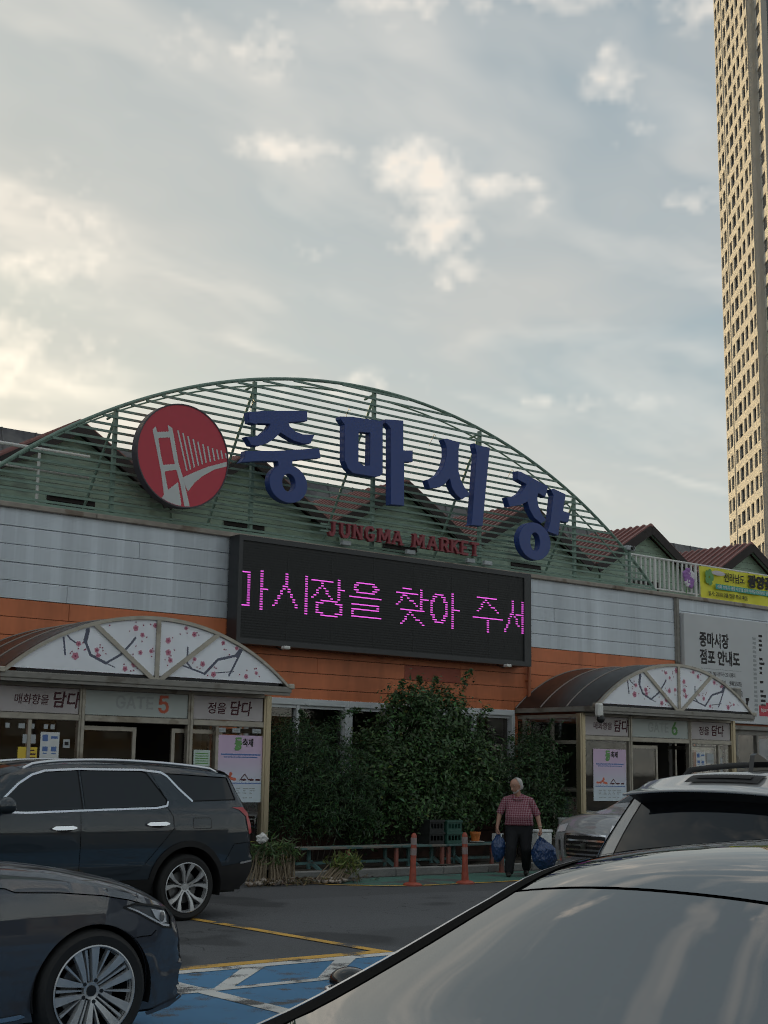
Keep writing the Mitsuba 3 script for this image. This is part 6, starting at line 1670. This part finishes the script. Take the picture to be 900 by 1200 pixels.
for q in cuts(R4.difference(unary_union(g4).buffer(.01)), [[(7.34, .3), (7.34, 1.62)], [(8.235, .3), (8.235, 1.62)], [(9.5, .3), (9.5, 1.3)]], .008):
    if q.area > .003:
        both(ws, 'door' if 7.3 < q.centroid.x < 9.5 else 'rear_quarter_panel' if q.centroid.x < 7.3 else 'front_wing', b4, q, 0, 'silver_paint', .045)
part(ws, 'inner_shell', liner(b4), 'car_black')
for q in g4:
    both(ws, 'side_window', b4, q, -.008, 'car_glass')
tS, tG = b4.at(6.5), b4.at(6.25)
part(ws, 'tailgate', b4.skin(b4.t[8], tG - .01), 'silver_paint', True)
part(ws, 'rear_window', b4.skin(tG, tS - .01, -.86, .86, -.004), 'car_glass', True)
for sg in (-1, 1):
    part(ws, 'window_surround', b4.skin(tG, tS - .005, sg * .865, sg, ns=6), 'silver_paint', True)
part(ws, 'bumper', b4.skin(0, b4.t[8] - .008, out=.01), 'car_trim', True)
part(ws, 'roof', b4.skin(tS + .14, b4.at(8.75)), 'silver_paint', True)
sp_ = b4.skin(tS - .02, tS + .135, -.97, .97, .02, ns=31)
lip = sp_.vertices.reshape(-1, 31, 3).copy()
ext = lip[:1].copy()
ext[..., 0] -= .13
ext[..., 2] -= .028
V = np.vstack([ext, lip]).reshape(-1, 3)
n_ = len(lip) + 1
i = np.arange(n_ * 31).reshape(n_, 31)
F = np.vstack([np.stack([i[:-1, :-1].ravel(), i[1:, 1:].ravel(), i[:-1, 1:].ravel()], 1), np.stack([i[:-1, :-1].ravel(), i[1:, :-1].ravel(), i[1:, 1:].ravel()], 1)])
spo = part(ws, 'roof_spoiler', trimesh.Trimesh(V, F, process=False), 'silver_paint', True)
under = np.vstack([ext[:, 1:-1] + [.004, 0, -.012], ext[:, 1:-1] + [.20, 0, -.10]]).reshape(-1, 3)
i = np.arange(2 * 29).reshape(2, 29)
part(ws, 'spoiler_underside', trimesh.Trimesh(under, np.vstack([np.stack([i[0, :-1], i[0, 1:], i[1, 1:]], 1), np.stack([i[0, :-1], i[1, 1:], i[1, :-1]], 1)]), process=False), 'car_trim')
part(spo, 'edge', tube(ext[0] + [0, 0, -.006], .008, 6), 'silver_paint', True)
part(spo, 'brake_light', b4.skin(tS - .012, tS + .05, -.40, .40, .0215, ns=15), 'car_trim', True)
part(spo, 'brake_lens', b4.skin(tS + .002, tS + .022, -.30, .30, .023, ns=15), 'car_black', True)
part(ws, 'windscreen', b4.skin(b4.at(8.76), b4.at(9.85), -.93, .93), 'car_glass', True)
for sg in (-1, 1):
    part(ws, 'windscreen_pillar', b4.skin(b4.at(8.76), b4.at(9.85), sg * .935, sg, ns=4), 'silver_paint', True)
part(ws, 'bonnet', b4.skin(b4.at(9.87), b4.t[-1]), 'silver_paint', True)
fin = front(Polygon([(6.72, 1.64), (6.98, 1.66), (6.80, 1.745), (6.765, 1.755), (6.745, 1.745)]), -.016, .032)
part(ws, 'shark_fin', fin, 'black_paint')
for sg in (-1, 1):
    xs_ = np.linspace(6.85, 8.7, 20)
    zt = np.interp(xs_, b4.top[:, 0], b4.top[:, 1])
    rp = np.stack([xs_, sg * (b4.width(xs_, zt) + .0), zt + .045 + .02 * np.sin(np.linspace(0, np.pi, 20))], 1)
    rp[0, 2] -= .06
    rp[-1, 2] -= .06
    part(ws, 'roof_rail', tube(rp, .018, 8), 'car_trim', True)
    part(ws, 'tail_lamp', b4.side(Polygon([(6.2, 1.02), (6.5, 1.04), (6.62, .98), (6.5, .93), (6.18, .92)]), .006, (sg,), .03), 'tail_red', True)
wip = b4.skin(tG + .04, tG + .075, -.05, .50, .014, ns=10)
part(ws, 'wiper', wip, 'car_trim')
for cx_, cz_, _ in b4.arches:
    for sg in (-1, 1):
        wheel(ws, cx_, sg * .80, .36, .36, .25, 'y', sg)
place(ws, 0, 5.0)

# ---- gunmetal car behind it, facing left; front only in view
gv = thing('gunmetal_car', 'gunmetal grey car with chrome grille beyond the silver SUV, nose towards the man', 'car')
E5 = [(14.98, .30), (14.93, .50), (14.93, .72), (15.0, .86), (15.12, .935), (15.5, 1.0), (15.95, 1.05), (16.1, 1.08), (16.5, 1.28), (16.85, 1.42), (17.2, 1.48), (18.0, 1.48), (18.6, 1.40), (19.1, 1.2), (19.3, .95), (19.3, .5), (19.2, .35)]
E5 = [(x_ - .12, z_ * 1.05) for x_, z_ in E5]
b5 = Body(E5, [(.2, .84), (.5, .89), (.8, .90), (1.0, .87), (1.1, .82), (1.45, .62)], [(14.9, .80), (15.15, .91), (15.6, .98), (16.2, 1.0), (18.5, 1.0), (19.4, .88)], [(0, .12), (.6, .10), (1.2, .05), (2.2, .05), (4, .05), (6, .07)], .26, [(15.63, .34, .38), (18.28, .34, .38)], .06)
lamp5 = Polygon([(14.86, .83), (14.93, .915), (15.18, .95), (15.32, .945), (15.2, .885), (14.98, .82)])
g5 = [Polygon([(16.35, 1.08), (16.75, 1.32), (17.2, 1.41), (17.4, 1.41), (17.4, 1.06)]), Polygon([(17.46, 1.41), (18.0, 1.41), (18.7, 1.2), (18.5, 1.06), (17.46, 1.06)])]
for q in cuts(b5.region().difference(unary_union(g5).buffer(.01)).difference(lamp5), [[(16.2, .3), (16.2, 1.1)], [(17.43, .3), (17.43, 1.45)]], .008):
    if q.area > .003:
        both(gv, 'door' if 16.2 < q.centroid.x < 18.4 else 'front_wing' if q.centroid.x < 16.2 else 'rear_quarter_panel', b5, q, 0, 'gun_paint', .045)
part(gv, 'inner_shell', liner(b5), 'car_black')
for q in g5:
    both(gv, 'side_window', b5, q, -.008, 'car_glass')
tN, tW, tR5 = b5.at(15.14), b5.at(16.12), b5.at(16.95)
part(gv, 'bonnet', b5.skin(tN, tW - .01), 'gun_paint', True)
part(gv, 'nose', b5.skin(0, tN - .006), 'gun_paint', True)
part(gv, 'windscreen', b5.skin(tW, tR5, -.93, .93), 'car_glass', True)
for sg in (-1, 1):
    part(gv, 'windscreen_pillar', b5.skin(tW, tR5, sg * .935, sg, ns=4), 'gun_paint', True)
part(gv, 'roof', b5.skin(tR5 + .006, b5.at(18.5)), 'gun_paint', True)
part(gv, 'rear_window', b5.skin(b5.at(18.51), b5.at(19.1)), 'car_glass', True)
part(gv, 'boot', b5.skin(b5.at(19.11), b5.t[-1]), 'gun_paint', True)
gr = part(gv, 'grille', b5.skin(.20, .46, -.55, .55, .012), 'car_trim', True)
for j in range(4):
    part(gr, 'bar', b5.skin(.23 + .055 * j, .25 + .055 * j, -.52, .52, .022, nt=3), 'chrome', True)
part(gr, 'surround', cat([b5.skin(.185, .205, -.58, .58, .02, nt=3), b5.skin(.455, .475, -.60, .60, .02, nt=3)] + [b5.skin(.185, .475, sg * .55, sg * .60, .022, ns=4) for sg in (-1, 1)]), 'chrome', True)
part(gr, 'emblem', b5.skin(.31, .38, -.07, .07, .03, ns=8), 'chrome', True)
for sg in (-1, 1):
    hl = part(gv, 'headlamp', b5.side(lamp5, -.004, (sg,), .025), 'lamp_glass', True)
    part(hl, 'reflector', b5.side(lamp5.buffer(-.018), .002, (sg,), .02), 'lamp_bright', True)
    part(gv, 'headlamp_front', b5.skin(.50, .60, .62 if sg > 0 else -.93, .93 if sg > 0 else -.62, .012, ns=8), 'lamp_bright', True)
    part(gv, 'fog_lamp_trim', b5.skin(.12, .40, .74 if sg > 0 else -.80, .80 if sg > 0 else -.74, .02, ns=4), 'chrome', True)
    mm = trimesh.creation.icosphere(2, 1.0)
    mm.apply_scale((.08, .11, .07))
    mm.apply_translation((16.55, sg * .98, 1.13))
    part(gv, 'door_mirror', mm, 'gun_paint', True)
part(gv, 'wiper', b5.skin(tW + .05, tW + .075, -.7, .1, .012, ns=8), 'car_trim')
for cx_, cz_, _ in b5.arches:
    for sg in (-1, 1):
        wheel(gv, cx_, sg * .78, .34, .34, .24, 'y', sg)
place(gv, 0, 13.75)
# ------------------------------------------------------------------ the man with two blue bags
def ball(p, r, n=20):
    return manifold3d.Manifold.sphere(r, n).translate([float(v) for v in p])


def bone(*joints):
    """Hull of the balls at the joints: (u, v, z, r)."""
    return manifold3d.Manifold.batch_hull([ball(j[:3], j[3]) for j in joints])


def union(ms):
    return manifold3d.Manifold.batch_boolean(ms, manifold3d.OpType.Add)


def soft(man, length=.02, it=8):
    m = man.refine_to_length(length).to_mesh()
    t = trimesh.Trimesh(np.array(m.vert_properties[:, :3]), np.array(m.tri_verts), process=True)
    trimesh.smoothing.filter_taubin(t, lamb=.5, nu=.53, iterations=it)
    return t


# his own frame: u to the right as seen by the photographer, v towards the photographer, z up
MAN = np.eye(4)
MAN[:3, 0], MAN[:3, 1], MAN[:2, 3] = (.719, -.695, 0), (-.695, -.719, 0), (16.25, 16.70)
# u, v, z is left-handed as seen from above, so faces are turned after the move


def stand(m, turn=True):
    m = m.copy()
    m.apply_transform(MAN)
    if np.linalg.det(MAN[:3, :3]) < 0 and m.volume < 0:
        m.invert()
    return m


man = thing('person', 'elderly grey-haired man in red checked shirt carrying a blue bag in each hand', 'person')
SL, SR = (-.170, -.01, 1.195), (.230, -.01, 1.185)
EL, ER = (-.268, .00, .985), (.340, -.02, .965)
WL, WR = (-.305, .06, .775), (.385, .05, .765)


def chain(*pts):
    return [bone(a, b) for a, b in zip(pts[:-1], pts[1:])]


torso = [bone((-.07, 0, .80, .105), (.16, 0, .80, .105), (-.06, .05, .92, .115), (.15, .05, .92, .115)), bone((-.05, .05, .92, .112), (.14, .05, .92, .112), (-.045, .01, 1.08, .105), (.115, .01, 1.08, .105)),
         bone((-.045, .01, 1.08, .105), (.115, .01, 1.08, .105), (-.08, -.01, 1.17, .070), (.14, -.01, 1.17, .070)), bone((*SL, .050), (.03, -.02, 1.24, .064), (*SR, .050), (.03, 0, 1.13, .09))]
arms = chain((*SL, .056), (*EL, .042), (*WL, .028)) + chain((*SR, .056), (*ER, .042), (*WR, .028))
neck = chain((.03, -.02, 1.22, .062), (.01, .03, 1.34, .055))
legs = chain((-.055, 0, .78, .105), (-.085, .12, .44, .068), (-.115, .15, .09, .046)) + chain((.145, 0, .78, .105), (.155, .05, .44, .068), (.165, -.20, .115, .046))
fd = np.array([-.72, .60, -.34])
fd /= np.linalg.norm(fd)                                    # where the face looks
fs = np.cross(fd, [0, 0, 1])
fs /= np.linalg.norm(fs)
fu = np.cross(fs, fd)
H = np.array([.0, .045, 1.425])


def hd(f, s_, u_):
    return H + fd * f + fs * s_ + fu * u_


head = [bone((*hd(-.02, 0, .03), .086), (*hd(.015, 0, .04), .080), (*hd(.03, 0, -.03), .066), (*hd(-.03, 0, -.01), .072)), bone((*hd(.035, 0, -.03), .060), (*hd(.055, 0, -.085), .032), (*hd(.01, .03, -.06), .035), (*hd(.01, -.03, -.06), .035)),
        bone((*hd(.088, 0, .012), .010), (*hd(.108, 0, -.022), .013), (*hd(.092, .012, -.026), .010), (*hd(.092, -.012, -.026), .010)), bone((*hd(.074, .035, .030), .012), (*hd(.080, -.035, .030), .012)),
        bone((*hd(.083, .014, -.052), .008), (*hd(.083, -.014, -.052), .008))]
for sg in (-1, 1):
    head.append(bone((*hd(-.005, sg * .078, .018), .013), (*hd(-.012, sg * .080, -.020), .010)))


def hand(wrist, down, out, grip):
    """Palm and four curled fingers with a thumb, closed on a bag's neck; down along the hand, out towards its back, grip across the knuckles."""
    w, d, o, g = (np.asarray(a, float) for a in (wrist, down, out, grip))
    ms = [bone((*(w), .024), (*(w + d * .045 + g * .026), .016), (*(w + d * .045 - g * .026), .016)), bone((*(w + d * .045 + g * .026), .016), (*(w + d * .045 - g * .026), .016), (*(w + d * .085 + g * .032), .012), (*(w + d * .085 - g * .032), .012))]
    for i, (q, L) in enumerate(((.032, .95), (.011, 1.08), (-.011, 1.0), (-.032, .80))):
        k0 = w + d * .085 + g * q
        k1 = k0 + (d * .80 - o * .55) * .038 * L
        k2 = k1 + (d * -.05 - o * 1.0) * .026 * L
        k3 = k2 + (-d * .85 - o * .1) * .020 * L
        ms += chain((*k0, .0105), (*k1, .0095), (*k2, .0088), (*k3, .008))
    t0 = w + d * .03 + g * .030
    t1 = t0 + d * .035 + g * .018 - o * .020
    t2 = t1 + d * .028 - g * .012 - o * .018
    ms += chain((*t0, .014), (*t1, .011), (*t2, .009))
    return ms


def unit(v):
    v = np.asarray(v, float)
    return v / np.linalg.norm(v)


dL, dR = unit(np.array(WL) - EL + [0, 0, -.06]), unit(np.array(WR) - ER + [0, 0, -.06])
hands = hand(WL, dL, unit([-.9, -.2, 0]), unit([.2, .95, .1])) + hand(WR, dR, unit([.9, -.2, 0]), unit([-.2, .95, .1]))
body = union([union(torso + arms + neck + legs), union(head), union(hands)])
bm = soft(body, .012, 6)
scene[fresh(man + '__body')] = mikit.ply(stand(bm), 'skin', smooth=True)


def thicker(bones_spec, e):
    return [bone(*[(*j[:3], j[3] + e) for j in js]) for js in bones_spec]


shirt_spec = [[(-.06, .005, .79, .132), (.15, .005, .79, .132), (-.05, .055, .93, .124), (.14, .055, .93, .124)], [(-.06, .055, .93, .122), (.15, .055, .93, .122), (-.045, .01, 1.08, .116), (.115, .01, 1.08, .116)],
              [(-.045, .01, 1.08, .116), (.115, .01, 1.08, .116), (-.08, -.01, 1.17, .082), (.14, -.01, 1.17, .082)], [(*SL, .060), (.03, -.02, 1.245, .074), (*SR, .060), (.03, 0, 1.13, .10)]]
sl_end = np.array(SL) + (np.array(EL) - SL) * .92
sr_end = np.array(SR) + (np.array(ER) - SR) * .92
shirt = union([bone(*s) for s in shirt_spec] + [bone((*SL, .062), (*sl_end, .062)), bone((*SR, .062), (*sr_end, .062))])
sleeve_cut = [ball(sl_end + unit(np.array(EL) - SL) * .060, .066), ball(sr_end + unit(np.array(ER) - SR) * .060, .066)]
shirt = shirt - union(sleeve_cut) - manifold3d.Manifold.cube([2, 2, .8], True).translate([0, 0, .405]) - bone((.03, .06, 1.36, .07), (.03, .10, 1.27, .03), (.01, .03, 1.40, .07))
sm = soft(shirt, .016, 3)
# small folds in the cloth
q = sm.vertices
sm.vertices = q + sm.vertex_normals * (.012 * (meshkit.fbm(np.c_[q[:, 0] * 9, q[:, 1] * 9, q[:, 2] * 5], 3, 3) - .5))[:, None]
sw = stand(sm)
scene[fresh(man + '__shirt')] = mikit.ply(sw, 'shirt', smooth=True, uv=np.c_[(sm.vertices[:, 0] + .4 * sm.vertices[:, 1]) / .036, sm.vertices[:, 2] / .036])
col_ = [bone((-.035, .055, 1.262, .012), (-.012, .085, 1.245, .012), (.005, .10, 1.205, .010), (-.05, .09, 1.235, .010)), bone((.095, .05, 1.258, .012), (.07, .085, 1.245, .012), (.04, .10, 1.205, .010), (.10, .085, 1.225, .010)), bone((-.04, .05, 1.262, .013), (-.03, -.06, 1.282, .013)), bone((.10, .05, 1.262, .013), (.09, -.06, 1.282, .013)), bone((-.03, -.06, 1.282, .013), (.09, -.06, 1.282, .013))]
cm = soft(union(col_), .012, 3)
scene[fresh(man + '__collar')] = mikit.ply(stand(cm), 'shirt', smooth=True, uv=np.c_[cm.vertices[:, 0] / .036, cm.vertices[:, 2] / .036])
tr_spec = [[(-.06, .0, .80, .122), (.15, .0, .80, .122), (-.06, .0, .70, .115), (.145, 0, .70, .115)], [(-.055, 0, .72, .118), (-.085, .12, .44, .088)], [(-.085, .12, .44, .088), (-.115, .15, .10, .074)], [(.145, 0, .72, .118), (.155, .05, .44, .088)], [(.155, .05, .44, .088), (.165, -.19, .14, .074)]]
trs = union([bone(*s) for s in tr_spec]) - manifold3d.Manifold.cube([2, 2, 1], True).translate([0, 0, 1.355]) - manifold3d.Manifold.cube([2, 2, .2], True).translate([0, 0, -.055])
tm = soft(trs, .02, 3)
q = tm.vertices
tm.vertices = q + tm.vertex_normals * (.02 * (meshkit.fbm(np.c_[q[:, 0] * 8, q[:, 1] * 8, q[:, 2] * 7], 3, 8) - .5))[:, None]
part(man, 'trousers', stand(tm), 'trousers', True)
part(man, 'belt', stand(soft(bone((-.06, .0, .845, .124), (.15, .0, .845, .124)) - manifold3d.Manifold.cube([2, 2, 1], True).translate([0, 0, 1.365]) - manifold3d.Manifold.cube([2, 2, 1], True).translate([0, 0, .33]), .02, 1)), 'car_trim', True)
for (ax, ay, az_) in ((-.115, .15, .05), (.165, -.20, .062)):
    part(man, 'shoe', stand(soft(bone((ax, ay - .04, az_, .042), (ax - .01, ay + .06, az_ - .008, .042), (ax - .015, ay + .14, az_ - .016, .032)), .015, 2)), 'shoe', True)
skull = bone((*hd(-.03, 0, .035), .094), (*hd(-.005, 0, .045), .086), (*hd(-.045, 0, -.02), .080))
cutf = manifold3d.Manifold.cube([.4, .4, .4], True)


def oriented(man_, f, s_, u_):
    M = np.c_[fd, fs, fu, hd(f, s_, u_)]
    return man_.transform(M.tolist())


hair = skull - oriented(manifold3d.Manifold.cube([.20, .4, .30], True), .092, 0, -.03) - oriented(manifold3d.Manifold.sphere(.075, 24), .045, 0, .115) - oriented(manifold3d.Manifold.cube([.4, .4, .2], True), 0, 0, -.175)
hm = soft(hair, .008, 2)
hm.vertices += hm.vertex_normals * (.010 * (meshkit.fbm(hm.vertices * 60, 3, 2) - .5))[:, None]
part(man, 'hair', stand(hm), 'hair_grey', True)
beard = bone((*hd(.066, 0, -.085), .026), (*hd(.03, .045, -.062), .022), (*hd(.06, 0, -.06), .03)) + bone((*hd(.066, 0, -.085), .026), (*hd(.03, -.045, -.062), .022), (*hd(.06, 0, -.06), .03))
part(man, 'beard', stand(soft(beard - bone((*hd(.098, .016, -.055), .010), (*hd(.098, -.016, -.055), .010)), .008, 3)), 'hair_grey', True)
for sg in (-1, 1):
    part(man, 'eye', stand(soft(ball(hd(.070, sg * .030, .010), .012), .006, 0)), 'eye_white', True)
    part(man, 'pupil', stand(soft(ball(hd(.079, sg * .030, .009), .0055), .004, 0)), 'car_black', True)
    part(man, 'eyebrow', stand(soft(bone((*hd(.083, sg * .018, .034), .006), (*hd(.074, sg * .050, .034), .005)), .006, 1)), 'hair_grey', True)
part(man, 'mouth', stand(soft(bone((*hd(.090, .016, -.054), .003), (*hd(.090, -.016, -.054), .003)), .006, 0)), 'ink_brown', True)
wd_ = np.array(WR) - unit(np.array(WR) - ER) * .02
wt = trimesh.creation.torus(.031, .007)
Mx = trimesh.geometry.align_vectors([0, 0, 1], unit(np.array(WR) - ER))
Mx[:3, 3] = wd_
wt.apply_transform(Mx)
watch = thing('wristwatch', 'pale wristwatch on the man’s left wrist, above the larger blue bag', 'watch')
part(watch, 'strap', stand(wt), 'watch', True)
fc = bone((*(wd_ + [.02, .024, 0]), .010), (*(wd_ + [.01, .031, 0]), .010))
part(watch, 'dial', stand(soft(fc, .006, 0)), 'watch', True)


def bag(top, c0, rx, ry, rz, seed, label):
    k = thing('blue_bag', label, 'bag', 'blue plastic bags carried by the man')
    s = trimesh.creation.icosphere(5, 1.0)
    v = s.vertices.copy()
    lump = meshkit.fbm(v * 2.6 + seed, 4, seed) - .5
    crease = np.abs(meshkit.fbm(v * np.array([6, 6, 2.6]) + seed, 3, seed + 5) - .5)
    rad = 1 + .34 * lump - .55 * np.clip(.10 - crease, 0, 1)
    up = np.clip((v[:, 2] - .25) / .75, 0, 1)
    nar = 1 - .82 * up ** 1.3
    v = v * rad[:, None]
    v[:, 0] *= rx * nar
    v[:, 1] *= ry * nar
    v[:, 2] *= rz
    v += c0
    v[:, :2] += (np.array(top)[:2] - np.array(c0)[:2]) * (up ** 1.2)[:, None]
    fold = .012 * np.sin(np.arctan2(v[:, 1] - c0[1], v[:, 0] - c0[0]) * 11 + seed) * up
    v[:, 0] += fold
    v[:, 1] += fold
    s.vertices = v
    part(k, 'sack', stand(s), 'bag_blue', 40)
    t = np.array(top, float)
    for sg in (-1, 1):
        part(k, 'handle', stand(tube([np.array([t[0], t[1] + sg * .02, c0[2] + rz * .86]), t + [0, sg * .022, -.035], t + [0, sg * .02, .012], t + [0, sg * .004, .02]], [.016, .012, .010, .007], 8)), 'bag_blue', True)
    return k


gL = np.array(WL) + dL * .105 + [.03, 0, 0]
gR = np.array(WR) + dR * .105 + [-.03, 0, 0]
bag(gL, np.array([-.285, .05, .46]), .115, .12, .235, 3, 'blue plastic bag in the man’s right hand, the smaller bag at the left')
bag(gR, np.array([.445, .06, .37]), .205, .17, .265, 8, 'bulging blue plastic bag in the man’s left hand, the larger bag at the right')
